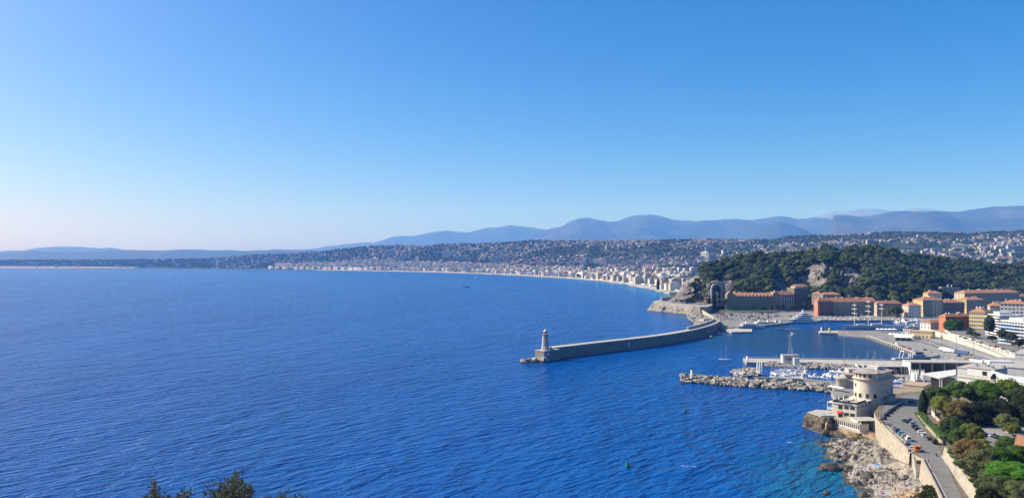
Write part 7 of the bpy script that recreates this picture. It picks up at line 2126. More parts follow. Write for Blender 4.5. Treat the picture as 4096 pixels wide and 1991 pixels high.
# hangar and shelter along the jetty root
hg = thing('boat_hangar', 'long pale hangar with a dark open front at the root of the outer jetty', 'building', (*XY(3645, 602)[:2], 2.9), R(-4))
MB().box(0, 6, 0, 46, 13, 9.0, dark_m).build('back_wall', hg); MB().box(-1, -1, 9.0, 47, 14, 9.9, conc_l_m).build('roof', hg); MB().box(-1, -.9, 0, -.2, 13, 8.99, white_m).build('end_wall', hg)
for i in range(5): MB().box(6+i*9, -.6, 0, 6.7+i*9, .2, 8.99, conc_l_m).build('pillar', hg)
sh = thing('boat_shelter', 'low open shelter with a thin roof beside the hangar', 'building', (*XY(3490, 606)[:2], 2.9), R(-1))
MB().box(0, 5, 0, 28, 8, 5.5, dark_m).build('back_wall', sh); MB().box(-.5, -.5, 5.5, 28.5, 8.5, 5.9, conc_l_m).build('roof', sh)
for i in range(6): MB().box(.3+i*5.4, -.2, 0, .7+i*5.4, .2, 5.5, metal_m).build('post', sh)
slab('shelter_quay', [XY(3465, 628), XY(3465, 596), XY(3640, 592), XY(3660, 600), XY(3660, 628)], -4, 2.88, concrete_m)
# stone tower and lower buildings beside the marina
tw = thing('round_stone_tower', 'squat round white tower at the inner end of the boulder mole', 'building', (*G(3366, 1548, 3)[:2], 2.0))
m = MB(); m.lathe([(3.6, -3), (3.5, 7.0), (3.7, 7.1), (3.7, 7.8), (3.3, 7.8), (0, 7.5)], st_cream, 20); m.build('wall', tw)
MB().box(2, -3.4, -3, 11, 4, 5.2, stone_m).build('annex', tw); MB().box(1.8, -3.7, 5.2, 11.2, 4.2, 5.6, concrete_m).build('annex_roof', tw)
for i, (px, py, w_, d_, h_, zz) in enumerate(((3420, 1536, 16, 9, 7, 2.9), (3450, 1524, 22, 9, 9, 2.9))):
    p = G(px, py, 3); t = thing('boat_store', f'{["low stone boat store beside the round white tower", "long white boat store with blue covers behind the restaurant tower"][i]}', 'building', (p.x, p.y, zz), R(-5))
    MB().box(-w_/2, -d_/2, -3, w_/2, d_/2, h_, [stone_m, st_cream][i]).build('wall', t); MB().box(-w_/2-.3, -d_/2-.3, h_, w_/2+.3, d_/2+.3, h_+.4, [concrete_m, roof_flat_m][i]).build('roof', t)
    for q in range(3): link('window', WIN['dark'], t, (-w_/3+q*w_/3, -d_/2, 1))
slab('mole_root', [gp(3330, 1560, 2), gp(3345, 1540, 2), gp(3440, 1525, 2), gp(3540, 1530, 2), gp(3540, 1590, 2), gp(3400, 1580, 2)], -4, 2.5, concrete_m)
for i, (px, py) in enumerate(((3325, 1553), (3345, 1555), (3365, 1559))):
    t = thing('beach_parasol', f'open white parasol on the rocks at the mole root, {["left", "middle", "right"][i]}', 'parasol', (*G(px, py, 4)[:2], 3.2), 0, 'white parasols at the mole root')
    MB().tube((0, 0, 0), (0, 0, 2.6), .06, .06, alu_m, 6).build('pole', t); m = MB(); m.lathe([(2.4, 2.2), (1.2, 2.7), (0, 3.0)], tent_m, 10); m.build('canopy', t)
boulder_field(mole, [(*gp(3235+i*9, 1552+2*math.sin(i), 1), 1.5+.8*math.sin(i*2.1)) for i in range(12)], 2.2, 4.2, 90)
fb_ = box_building('plateau_store', 'flat tan-roofed store at the corner of the plateau behind the cypress', XY(3614, 492), XY(3694, 484), 14, 6, 12.8, stone_m, mat('tan_roof', (.46, .33, .22), .95, .12, .5), 0)
box_building('wharf_wall_store', 'dark grey harbour wall store behind the restaurant tower', XY(3568, 505), XY(3614, 500), 8, 3, 9.5, concrete_m, concrete_m, 0)
# dinghy sails and kayaks
for i in range(9):
    p = G(3648+i*5+(2 if i > 5 else 0)*4, 1522+((i*7) % 5)-2, 3)
    t = thing('dinghy', f'sailing dinghy ashore with upright white sail, number {["one", "two", "three", "four", "five", "six", "seven", "eight", "nine"][i]} from the slipway', 'boat', (p.x, p.y, 3.0), R(40+i*9), 'dinghies on the slipway')
    for n_, me in BOAT['open6'][:1]: link(n_, me, t, scale=(.65, .65, .65), loc=(0, 0, .3))
    m = MB(); m.lathe([(.75, .9), (.85, 2.4), (.55, 5.2), (.08, 8.2), (0, 8.3)], tent_m, 7); m.build('furled_sail', t)
for i in range(7):
    p = G(2948+i*8+((i*5) % 3)*3, 1489+(i*3) % 9, 3)
    if i > 3: p = G(3030+(i-4)*9, 1492+(i % 2)*6, 2)
    t = thing('dinghy', f'small dinghy with a furled {"blue-white" if i > 3 else "white"} sail on the rubble spur, {["first", "second", "third", "fourth", "fifth", "sixth", "seventh"][i]} from its tip', 'boat', (p.x, p.y, 2.6), R(30+i*20), 'dinghies on the rubble spur')
    for n_, me in BOAT['open6'][:1]: link(n_, me, t, scale=(.8, .8, .8), loc=(0, 0, .3))
    if i > 3: m = MB(); m.lathe([(.5, .9), (.75, 3.4), (.55, 7.2), (.12, 9.6), (0, 9.7)], tent_m, 7); m.build('furled_sail', t)
KAY = []
for m_ in kay_m:
    mb = MB(); V = []
    for i in range(9):
        f = i/8; r = .36*math.sin(math.pi*min(max(f, .02), .98))**.6
        for j in range(6): V.append((-2.1+4.2*f, r*math.cos(j*math.pi/3), .3+r*.55*math.sin(j*math.pi/3)+.12*(2*f-1)**2))
    mb.add(V, [(i*6+j, i*6+(j+1) % 6, (i+1)*6+(j+1) % 6, (i+1)*6+j) for i in range(8) for j in range(6)], m_, True); KAY.append(mb.mesh('kayak'))
for i in range(26):
    kx = i % 5; p = G(3648+(i*11) % 58, 1533+((i*7) % 11), 3)
    o = link('kayak', KAY[[0, 1, 2, 0, 3, 2, 4, 1][i % 8]], None, (p.x, p.y, 3.0+.0*(i % 3)), R(15+(i*37) % 40), (1.2, 1.2, 1.2))
    tag(o, f'{["orange", "yellow", "pale", "orange", "red", "pale", "turquoise", "yellow"][i % 8]} kayak in the store of kayaks on the slipway', 'kayak', 'kayaks on the slipway')

# ------------------------------------------------------------------ cars on the corniche road
def road_dir(p):
    j = min(range(1, len(rc)-1), key=lambda i: (rc[i].x-p.x)**2+(rc[i].y-p.y)**2)
    d = rc[j+1]-rc[j-1]; return math.atan2(d.y, d.x)
RL = [(3576, 1714, 'hatch', 'silver', 'silver hatchback parked by the sea wall nearest the scooters'), (3589, 1726, 'suv', 'navy', 'navy car parked by the sea wall in front of the silver one'), (3602, 1736, 'hatch', 'teal', 'bright teal hatchback parked by the sea wall'), (3615, 1747, 'hatch', 'beige', 'beige hatchback parked between the teal car and the white van'), (3632, 1760, 'van', 'white', 'white van parked by the sea wall'), (3632, 1784, 'suv', 'navy', 'dark blue car parked in front of the white van'), (3645, 1796, 'hatch', 'white', 'white car parked just behind the orange truck')]
RR = [(3622, 1688, 'hatch', 'black', 'black car angled at the head of the inland parking row'), (3641, 1686, 'suv', 'navy', 'navy car tight against the hedge bank'), (3648, 1698, 'suv', 'silver', 'blue-grey estate parked under the hedge bank'), (3655, 1709, 'suv', 'black', 'black estate parked under the hedge bank'), (3667, 1720, 'suv', 'black', 'second black estate parked under the hedge bank'), (3679, 1731, 'hatch', 'white', 'white hatchback parked under the hedge bank'), (3696, 1743, 'suv', 'white', 'white estate parked beside the hedge'), (3716, 1757, 'hatch', 'black', 'black car with a yellow rider beside it near the hedge'), (3738, 1772, 'van', 'black', 'black van at the near end of the inland parking row')]
for px, py, stl, col, lab in RL+RR:
    p = G(px, py, RZ+.02); car(stl, col, lab, (p.x, p.y, RZ+.025), road_dir(p)+(math.pi if (px, py) in ((3622, 1688),) else 0)+(R(25) if px == 3622 else 0), 'cars parked on the corniche road')
for i, (px, py, col) in enumerate(((3530, 1676, 'grey'), (3543, 1664, 'black'), (3556, 1653, 'navy'), (3567, 1643, 'black'), (3578, 1634, 'grey'), (3590, 1626, 'navy'), (3604, 1618, 'silver'), (3622, 1613, 'white'), (3640, 1610, 'black'))):
    p = G(px, py, RZ+.02); car('hatch', col, f'{col} car parked slantwise in the shade of the restaurant tower, {["nearest", "second", "third", "fourth", "fifth", "sixth", "seventh", "eighth", "last"][i]} in line', (p.x, p.y, RZ+.025), R(15)+math.pi, 'cars parked in the restaurant shade')
# orange truck
ot = thing('orange_truck', 'orange flatbed truck parked at the head of the cove stairs', 'truck', (*G(3668, 1803, RZ)[:2], RZ+.025), road_dir(G(3668, 1803, RZ))+math.pi)
cab_ = MB(); cab_.prism([(.6, -1.0), (2.5, -1.0), (2.5, 1.0), (.6, 1.0)], .55, 2.5, orange_m); cab_.build('cab', ot)
MB().add([(2.52, -.85, 1.5), (2.52, .85, 1.5), (2.52, .75, 2.2), (2.52, -.75, 2.2)], [(0, 1, 2, 3)], glass_m).build('windscreen', ot)
for s in (-1, 1): MB().add([(1.0, s*1.01, 1.5), (2.2, s*1.01, 1.5), (2.1, s*1.01, 2.2), (1.0, s*1.01, 2.2)], [(0, 1, 2, 3)], glass_m).build('side_window', ot)
bd = MB(); bd.box(-2.9, -1.05, .75, .5, 1.05, .95, metal_m); bd.box(-2.9, -1.05, .95, -2.8, 1.05, 1.5, orange_m); bd.box(-2.9, -1.05, .95, .5, -.98, 1.5, orange_m); bd.box(-2.9, .98, .95, .5, 1.05, 1.5, orange_m); bd.build('flatbed', ot)
for x in (1.6, -1.8):
    for s in (-1, 1): o = link('wheel', WHEEL, ot, (x, s*.9, .42)); o.scale = (1.3, 1.2, 1.3)
# scooters
def scooter_mesh():
    m = MB()
    for x in (-.6, .6): m.tube((x, -.06, .27), (x, .06, .27), .27, .27, tyre_m, 10)
    m.tube((.6, 0, .3), (.42, 0, 1.05), .05, .04, metal_m, 6); m.tube((.42, -.33, 1.05), (.42, .33, 1.05), .03, .03, tyre_m, 5)
    m.box(-.75, -.16, .35, .0, .16, .72, dark_m); m.box(-.7, -.14, .72, -.05, .14, .82, tyre_m); m.box(-.05, -.14, .3, .4, .14, .4, dark_m); m.box(.36, -.18, .4, .46, .18, .95, hull_w)
    return m.mesh('scooter')
SCO = scooter_mesh()
for i in range(9):
    p = G(3536+i*4.6, 1690+i*2.0+(i % 2)*5, RZ+.02)
    o = link('parked_scooter', SCO, None, (p.x, p.y, RZ+.16 if False else RZ+.025), R(40+i*7)); tag(o, 'dark scooter in the scooter rank beside the restaurant corner', 'scooter', 'scooters in the rank')
# road lamps and signs
for i, (px, py, h, lab) in enumerate(((3535, 1690, 9.5, 'grey street lamp by the scooter rank'), (3673, 1660, 10, 'grey street lamp at the corner by the cypress'), (3717, 1715, 9, 'grey street lamp rising from the hedge bank'), (3772, 1822, 8.5, 'grey street lamp at the end of the inland wall'), (3820, 1900, 9, 'white street lamp standing over the buttressed garden wall'))):
    p = G(px, py, RZ); t = mast(lab, p, RZ, h, False, 'street_lamp'); MB().box(-.9, -.12, h-.1, .1, .12, h+.08, metal_m).build('lamp_head', t)
# stairs down to the cove
st = thing('cove_stairs', 'stone stairs descending from the orange truck to the cove', 'stairs', (*gp(3646, 1812, RZ), 0), R(-18))
for k in range(16): MB().box(.3, -1.6-k*.42, 4, 3.4, -1.2-k*.42, RZ-.2-k*.32, conc_l_m).build('step', st)
# ------------------------------------------------------------------ foreground trees and gardens
def ftree(name, label, px, py, r_px, hc, fm, seed, z0=RZ, flat=.35, ry=1.0, rzf=.85, clumps=22, leaves=120, leaf=.75, bark=None, cr=.36, core=.62):
    """tree whose crown's middle is hc metres above ground z0 and shows at (px, py)"""
    zc = z0+hc; Y = F*(H-zc)/(py-CY); r = r_px*1.18/F*Y
    p = XY(px, Y)
    t = thing(name, label, 'tree', (p.x, p.y, z0-.1), (seed*1.7) % 6.28)
    rz = r*rzf
    trunk_mb(max(1.5, hc-rz*.25), max(.16, r*.06), max(.1, r*.03), bark or bark_m, 6, r*.75, seed).build('trunk', t)
    V, Q = crown(seed, r, r*ry, rz, clumps, leaves, leaf, core, flat, cr)
    V[:, 2] += hc
    link('crown', np_mesh('crown', V, Q, [fm]), t)
    return t
p = G(3692, 1652, RZ); cypress((p.x, p.y, RZ-.1), 11.5, 2.6, 'dark slim cypress at the bend of the corniche road', 901)
FT_ = [
 ('tree', 'dark olive-green broad tree right of the cypress', 3742, 1588, 42, 8, leaf_mat('holm_foliage', (.08, .11, .035), .05)), ('tree', 'yellowing tree with pale forked trunk before the dark olive-green one', 3768, 1618, 36, 6.5, yellow_m),
 ('tree', 'mid-green tree in front of the white canopy', 3836, 1566, 42, 11, leaf_mat('mid_green_foliage', (.10, .165, .035), .05)), ('tree', 'rust-brown autumn tree below the mid-green tree', 3832, 1645, 42, 6, autumn_m),
 ('tree', 'big bright green tree before the yacht club', 3928, 1575, 56, 10, green_m), ('tree', 'large yellow-green tree at the right beside the bright green one', 4030, 1568, 52, 11, leaf_mat('lime_foliage', (.14, .20, .035), .05)),
 ('tree', 'dark tree at the right edge beside the curved building', 4092, 1590, 40, 10, oak_m), ('tree', 'small dark fir in front of the yacht club wall', 3915, 1535, 12, 9, cyp_m), ('tree', 'dark conifer at the corner of the yacht club', 3990, 1512, 20, 10, cyp_m),
 ('tree', 'dense dark tree in the shade under the bright green tree', 3905, 1655, 46, 5, oak_m), ('tree', 'dark shaded tree behind the small car park', 3985, 1650, 52, 5, oak_m), ('tree', 'shaded tree at the right edge above the small car park', 4070, 1650, 50, 5, oak_m),
 ('tree', 'dark green bushy tree beside the hedge bank', 3812, 1710, 40, 5, leaf_mat('deep_green_foliage', (.055, .095, .026), .05)), ('tree', 'second dark green bushy tree nearer the road', 3845, 1748, 36, 5, leaf_mat('laurel_foliage', (.08, .14, .035), .05)), ('tree', 'yellow-green tree above the rust-brown tree', 3885, 1738, 42, 6, yellow_m),
 ('tree', 'large rust and ochre autumn tree over the garden wall', 3872, 1800, 46, 5, autumn_m), ('tree', 'thin olive-green tree leaning over the buttressed wall', 3932, 1850, 52, 4, olive_m), ('tree', 'grey-green bare-branched tree by the small car park', 4026, 1690, 34, 4, olive_m),
 ('tree', 'round green shrub tree beside the tiled roof', 4028, 1782, 36, 3.5, leaf_mat('shrub_green_foliage', (.08, .14, .03), .05)), ('tree', 'dense mid-green tree below the tiled roof', 3990, 1835, 48, 4, green_m), ('tree', 'dense green tree at the right edge below the tiled roof', 4070, 1825, 44, 4, leaf_mat('fresh_green_foliage', (.09, .17, .03), .05)),
 ('tree', 'olive shrub tree over the near end of the garden wall', 3962, 1915, 40, 3, olive_m), ('tree', 'dark scrub tree at the bottom right', 3985, 1955, 52, 3, leaf_mat('scrub_foliage', (.10, .125, .045), .05)), ('tree', 'dark scrub tree in the bottom right corner', 4070, 1975, 52, 3, olive_m), ('tree', 'small tree at the lower edge beside the road', 3950, 1985, 34, 2.5, oak_m),
 ('tree', 'small tree with a light crown above the small car park', 4050, 1715, 26, 3, yellow_m), ('tree', 'tree with yellow leaves between the rust-brown trees', 3920, 1790, 34, 5, yellow_m)]
for i, (nm, lab, px, py, rp_, hc, fm) in enumerate(FT_):
    z0 = RZ if py < 1770 else RZ+3.4
    ftree('conifer_tree' if fm is cyp_m else 'garden_tree', lab, px, py, rp_, hc, fm, 910+i, z0, bark=bark_l_m if i in (1, 15, 16) else None, clumps=30, cr=.33, flat=.5, leaves=330 if py > 1700 else 260, leaf=.40 if py > 1700 else .5)
ftree('umbrella_pine', 'bright green smooth-domed umbrella pine at the lower right edge', 4060, 1905, 88, 5, leaf_mat('bright_pine_foliage', (.085, .22, .02), .03, trans=.3), 950, RZ+3.4, .05, 1, .55, 40, 330, .36, None, .30, .9)
# low undergrowth between the trees
g = np.random.default_rng(55)
VV, QQ, MM, k = [], [], [], 0
under = [crown(980+i, 1, 1, .8, 7, 60, .30, .8, .3, .5, CS2) for i in range(4)]
poly_u = [(3785, 1640), (3860, 1690), (3880, 1720), (3960, 1810), (4060, 1830), (4110, 1830), (4110, 2010), (3945, 2010), (3905, 1945), (3845, 1860), (3805, 1800)]
poly_v = [(3740, 1600), (4110, 1585), (4110, 1690), (3890, 1690), (3800, 1650)]
n_u = 0
while n_u < 330:
    px, py = float(g.uniform(3740, 4110)), float(g.uniform(1585, 2010))
    if not (inside(px, py, poly_u) or inside(px, py, poly_v)): continue
    z = RZ if py < 1780 else RZ+3.4
    p = G(px, py+14, z); s = float(g.uniform(1.1, 2.6)); V, Q = under[n_u % 4]
    VV.append(V*s+np.array([p.x, p.y, z+s*.45])); QQ.append(Q+k); MM.append(np.full(len(Q), n_u % 3)); k += len(V); n_u += 1
tag(link('undergrowth', np_mesh('undergrowth', np.concatenate(VV), np.concatenate(QQ), [oak_m, olive_m, leaf_mat('undergrowth_leaves', (.06, .09, .03), .0)], np.concatenate(MM))), 'dense low shrubs filling the gardens beside the road', None, kind='stuff')
# hedge banks with grass
def hedge(label, pts, z0, h, w, seed, m):
    g_ = np.random.default_rng(seed); P = [Vector((p[0], p[1], 0)) for p in pts]; VV, NN = [], []
    for a, b in zip(P, P[1:]):
        n = int((b-a).length*60)
        for k in range(n):
            f = g_.random(); q = a.lerp(b, f); tt = (b-a).normalized(); nn = Vector((-tt.y, tt.x, 0)); u = g_.uniform(-1, 1)
            top = g_.random() < .6
            VV.append((q.x+nn.x*u*w/2, q.y+nn.y*u*w/2, z0+(h*(1-.25*u*u)*(.95+.1*g_.random()) if top else h*g_.random()))); NN.append((nn.x*u*.6, nn.y*u*.6, 1))
    V, Q = leaf_quads(g_, np.array(VV), np.array(NN, float), np.full(len(VV), .45))
    mb = MB()
    core = ribbon('hedge_core', [(p.x, p.y) for p in P], w*.85, z0+h*.85, m, kind=None, thick=h*.85)
    t = thing('hedge', label, 'hedge', (P[0].x, P[0].y, z0))
    core.parent = t; core.matrix_parent_inverse = Matrix.Translation(-Vector(t.location)); core.name = 'core'
    link('leaves', np_mesh('leaves', V-np.array([P[0].x, P[0].y, z0]), Q, [m]), t)
hgm = leaf_mat('lawn_hedge_foliage', (.11, .19, .04), .03, trans=.3)
hedge('low sunlit hedge bank behind the parked black cars', [gp(3676, 1655, RZ), gp(3690, 1676, RZ), gp(3712, 1700, RZ), gp(3726, 1712, RZ)], RZ, 1.1, 4.5, 1, hgm)
hedge('thick rounded green hedge beside the white estate car', [gp(3733, 1712, RZ), gp(3745, 1728, RZ), gp(3762, 1748, RZ), gp(3778, 1765, RZ)], RZ, 2.4, 4.5, 2, hgm)
wall_line('bank_wall', [gp(3672, 1668, RZ), gp(3690, 1692, RZ), gp(3720, 1722, RZ), gp(3750, 1752, RZ), gp(3770, 1778, RZ)], RZ-.3, RZ+1.2, .5, stone_m, 'low pale stone wall under the hedge banks')
wall_line('garden_fence', [gp(3722, 1652, RZ), gp(3740, 1672, RZ)], RZ, RZ+2.2, .3, st_white, 'short white board fence behind the hedge bank')
wall_line('garden_path_wall', [gp(3742, 1674, RZ), gp(3775, 1704, RZ)], RZ, RZ+1.6, .4, stone_m, 'low pale garden wall behind the white board fence')
pg = thing('garden_pergola', 'small pink-roofed garden shelter behind the thick hedge', 'shelter', (*G(3782, 1728, RZ)[:2], RZ), R(-35))
MB().box(-3, -1.2, 2.4, 3, 1.2, 2.6, mat('pink_tiles', (.46, .24, .19), .9, .15, 1)).build('roof', pg)
for x in (-2.6, 0, 2.6): MB().box(x-.1, -.9, 0, x+.1, -.7, 2.4, conc_l_m).build('post', pg)
# car lot under the trees
slab('parking_ground', [gp(3885, 1700, RZ), gp(4096, 1690, RZ), gp(4180, 1690, RZ), gp(4200, 1790, RZ), gp(4060, 1800, RZ), gp(3955, 1800, RZ), gp(3900, 1745, RZ)], RZ-.5, RZ+.05, asphalt2_m)
for i, (px, py, stl, col, rz, lab) in enumerate(((3967, 1744, 'hatch', 'silver', 200, 'silver car in the small tree-shaded car park'), (3990, 1752, 'hatch', 'black', 20, 'black car with shining windscreen in the small car park'), (4030, 1722, 'suv', 'black', 15, 'black estate under the bare tree in the small car park'), (3925, 1732, 'suv', 'grey', 30, 'grey car at the shaded edge of the small car park'), (3940, 1742, 'hatch', 'navy', 30, 'navy car at the shaded edge of the small car park'), (4040, 1730, 'hatch', 'silver', 15, 'silver car behind the black estate in the small car park'))):
    p = G(px, py, RZ+.05); car(stl, col, lab, (p.x, p.y, RZ+.06), R(rz))
# villa with terracotta roof at the right edge, and the little orange hut
vA, vB = G(4072, 1838, RZ+3.5), G(4150, 1790, RZ+3.5)
vl = thing('villa_house', 'villa with a steep terracotta roof cut by the right edge of the view', 'house', (*XY(4060, 290)[:2], RZ+3.5), R(-38))
MB().box(0, 0, -2, 16, 11, 5.0, st_cream).build('wall', vl)
r = MB(); gable(r, 0, 0, 16, 11, 5.02, 4.2, tile_m, False); r.build('roof', vl)
for x in (3, 8, 13): link('window', WIN['shut'], vl, (x, 0, 1.4))
for y in (3, 8): link('window', WIN['shut'], vl, (0, y, 1.4), R(-90))
MB().box(-3.5, -3, .5, -.2, 8, .8, white_m).build('terrace', vl)
for k in range(5): MB().box(-3.5, -3+k*2.6, .8, -3.3, -2.8+k*2.6, 1.9, white_m).build('baluster', vl)
oh = thing('garden_hut', 'small hut with a rounded orange roof beside the rust-brown tree', 'hut', (*G(3890, 1800, RZ+1)[:2], RZ+1), R(-20))
MB().box(-1.8, -1.6, -2, 1.8, 1.6, 2.4, st_orange).build('wall', oh); m = MB(); m.lathe([(2.5, 2.4), (2.0, 3.2), (1.0, 3.8), (0, 4.0)], tile_m, 12); m.build('roof', oh)
# scrub on the slope below the road, left of it
for i, (px, py, rp_, hc) in enumerate(((3716, 1958, 20, 1.2), (3738, 1975, 24, 1.5), (3752, 1945, 16, 1.2), (3700, 1985, 22, 1.2), (3735, 1990, 24, 1.5), (3677, 1850, 10, 1.5))):
    t = ftree('scrub_bush', f'green bush on the slope under the road wall, {["upper left", "lower left", "nearest the wall", "by the orange rock", "at the lower edge", "on the cove wall"][i]}', px, py, rp_, hc, oak_m if i % 2 else leaf_mat(f'bush_foliage', (.05, .075, .025), .05), 960+i, 8.5 if i < 5 else 9, clumps=10, leaves=70, leaf=.5); t['category'] = 'bush'

# ------------------------------------------------------------------ people
skin_m = mat('skin', (.42, .25, .17), .6, .05, 2)
cloth = [mat(f'{n}_cloth', c, .85, .08, 2) for n, c in (('black', (.02, .02, .022)), ('white', (.62, .62, .6)), ('red', (.40, .04, .04)), ('blue', (.05, .10, .30)), ('grey', (.2, .2, .21)), ('yellow', (.65, .55, .05)))]
hair_m = mat('dark_hair', (.03, .02, .015), .7, .1, 3)
def body_mesh(name, joints, edges, radii, root=0):
    me = bpy.data.meshes.new(name); me.from_pydata(joints, edges, []); me.update()
    o = bpy.data.objects.new(name, me); COL.objects.link(o)
    sk = o.modifiers.new('s', 'SKIN'); sk.use_smooth_shade = True
    lay = me.skin_vertices[0].data if me.skin_vertices else None
    if lay is None:
        bpy.context.view_layer.objects.active = o
        bpy.ops.mesh.customdata_skin_add(); lay = me.skin_vertices[0].data
    for i, r in enumerate(radii): lay[i].radius = (r, r); lay[i].use_root = (i == root)
    sb = o.modifiers.new('d', 'SUBSURF'); sb.levels = 1; sb.render_levels = 1
    dg = bpy.context.evaluated_depsgraph_get()
    res_ = bpy.data.meshes.new_from_object(o.evaluated_get(dg))
    bpy.data.objects.remove(o)
    return res_
def stand(walk=0.0, arms=.1):
    J = [(0, 0, .95), (0, 0, 1.2), (0, 0, 1.42), (0, 0, 1.52), (.02, 0, 1.64), (.02, 0, 1.72),
         (0, .18, 1.40), (arms*.3, .24, 1.14), (arms*1.2, .24, .92), (arms*1.5, .24, .80), (0, -.18, 1.40), (-arms*.3, -.24, 1.14), (-arms*.8, -.24, .92), (-arms*.9, -.24, .80),
         (0, .10, .90), (walk*.35, .10, .50), (walk*.25, .10, .08), (walk*.25+.14, .10, .04), (0, -.10, .90), (-walk*.15, -.10, .50), (-walk*.5, -.10, .10), (-walk*.5+.13, -.10, .04)]
    E = [(0, 1), (1, 2), (2, 3), (3, 4), (4, 5), (2, 6), (6, 7), (7, 8), (8, 9), (2, 10), (10, 11), (11, 12), (12, 13), (0, 14), (14, 15), (15, 16), (16, 17), (0, 18), (18, 19), (19, 20), (20, 21)]
    Rr = [.13, .12, .13, .055, .105, .075, .06, .045, .036, .04, .06, .045, .036, .04, .085, .06, .042, .04, .085, .06, .042, .04]
    return J, E, Rr
def lie():
    J, E, Rr = stand(0, .05); return [(z-.85, y, .16+x*.3) for x, y, z in J], E, Rr
def sit():
    J, E, Rr = stand(0, .4)
    J = [(x, y, z-.78) for x, y, z in J]
    for a, b in ((14, .1), (18, -.1)): J[a] = (0.05, b, .14); J[a+1] = (.42, b, .42); J[a+2] = (.70, b, .06); J[a+3] = (.82, b, .04)
    return J, E, Rr
def person_meshes():
    out = []
    for pose, (J, E, Rr) in (('walk', stand(.8, .25)), ('stand', stand(.1, .12)), ('lie', lie()), ('sit', sit())):
        out.append((pose, body_mesh('person_'+pose, J, E, Rr)))
    return out
POSES = dict(person_meshes())
PM = {}
def person_mesh(pose, top, bottom):
    k = (pose, top, bottom)
    if k in PM: return PM[k]
    me = POSES[pose].copy()
    for m in (skin_m, cloth[top] if top is not None else skin_m, cloth[bottom], hair_m): me.materials.append(m)
    ix = []
    for pl in me.polygons:
        c = pl.center
        h = {'walk': c.z, 'stand': c.z, 'lie': c.x+.85, 'sit': c.z+.78}[pose]
        back = c.x < .0 if pose in ('walk', 'stand', 'sit') else c.z < .12
        i = 0
        if h > 1.68 or (h > 1.58 and back): i = 3
        elif 1.0 <= h < 1.47 and abs(c.y) < .30 and not (h < 1.1 and abs(c.y) > .19): i = 1
        elif pose in ('walk', 'stand'):
            if (.12 if top is not None else .55) < h < 1.0 and abs(c.y) < .20: i = 2
        elif .80 <= h < 1.0: i = 2
        ix.append(i)
    me.polygons.foreach_set('material_index', ix); me.update()
    PM[k] = me; return me
def person(label, p, pose, top, bottom, rz, group=None):
    o = link('person', person_mesh(pose, top, bottom), None, p, rz)
    return tag(o, label, 'person', group)
cw_n = ['black', 'white', 'red', 'blue', 'grey', 'yellow']
for i, (px, py, top, bot, rz, lab) in enumerate(((3577, 1737, 0, 0, 70, 'in black walking on the pavement beside the teal car'), (3612, 1775, 0, 4, 250, 'in black top walking on the pavement beside the white van'), (3624, 1792, 2, 4, 250, 'in red top standing by the parapet behind the orange truck'), (3630, 1796, 1, 3, 70, 'in white top standing by the parapet behind the orange truck'), (3686, 1795, 4, 0, 70, 'in grey crossing the road beside the orange truck'), (3713, 1852, 0, 0, 70, 'in black walking along the narrow pavement'), (3727, 1884, 2, 0, 250, 'in red top walking down the narrow pavement'), (3731, 1888, 1, 4, 250, 'in white top beside the red-topped walker'), (3718, 1760, 5, 0, 70, 'in a yellow vest standing beside the black car'), (3592, 1612, 0, 0, 0, 'in black standing at the corner behind the restaurant tower'), (3600, 1611, 4, 0, 90, 'in grey standing at the corner behind the restaurant tower'), (3610, 1610, 3, 0, 180, 'in blue standing at the corner behind the restaurant tower'))):
    p = G(px, py, RZ+.16 if px in (3577, 3612, 3624, 3630, 3713, 3727, 3731) else RZ+.02)
    person('person '+lab, p, 'walk' if 'walk' in lab or 'cross' in lab else 'stand', top, bot, R(rz))
t = thing('moving_scooter', 'scooter with a rider in black coming up the road', 'scooter', (*G(3745, 1822, RZ)[:2], RZ+.025), road_dir(G(3745, 1822, RZ)))
link('scooter_body', SCO, t)
person('person in black riding the scooter on the road', (t.location.x, t.location.y, RZ+.45), 'sit', 0, 0, t.rotation_euler.z)
# bathers on the cove beach
g = np.random.default_rng(91)
def cove_z(x, y): return float(cove_h(np.array(x), np.array(y)))
nb = 0
for i in range(400):
    if nb >= 54: break
    yb = float(g.choice([302, 335], p=[.55, .45])); y = float(g.normal(yb, 5)); ex = float(np.interp(y, *FOOT))
    x = ex-float(g.uniform(4, 22)); z = cove_z(x, y)
    if z < .5: continue
    pose = ['lie', 'sit', 'lie', 'stand'][int(g.integers(0, 4))]; bot = int(g.integers(0, 5)); tp = [None, None, 0, 3][int(g.integers(0, 4))]
    person(f'bather in {cw_n[bot]} swimwear {dict(lie="lying", sit="sitting", stand="standing")[pose]} on the {"near" if yb < 320 else "far"} pebbles of the cove', (x, y, z-.02), pose, tp, bot, float(g.random()*6.28), 'bathers on the cove beach')
    if pose == 'lie':
        tw_ = MB().box(-1.0, -.45, 0, 1.0, .45, .06, cloth[int(g.choice([1, 2, 3, 5, 1]))]).build('beach_towel', None, (x, y, z+.02), float(g.random()*6.28)); tag(tw_, f'beach towel under a lying bather on the {"near" if yb < 320 else "far"} pebbles', 'towel', 'towels on the cove beach')
    nb += 1
for i, (px, py) in enumerate(((3385, 1962), (3412, 1963), (3466, 1945), (3458, 1958), (3425, 1965), (3373, 1905), (3390, 1885), (3355, 1830), (3362, 1772), (3366, 1760), (3382, 1777))):
    p = G(px, py); person(f'swimmer with head and shoulders above water {["in the near shallows", "in the middle shallows", "wading close to the pebbles"][i % 3]}', (p.x, p.y, -1.05 if i < 5 else -1.3), 'stand', None, 0, float(i), 'swimmers in the cove')
bp_ = thing('blue_parasol', 'bright blue beach parasol open on the far pebbles of the cove', 'parasol', (155, 335, cove_z(155, 335)-.1))
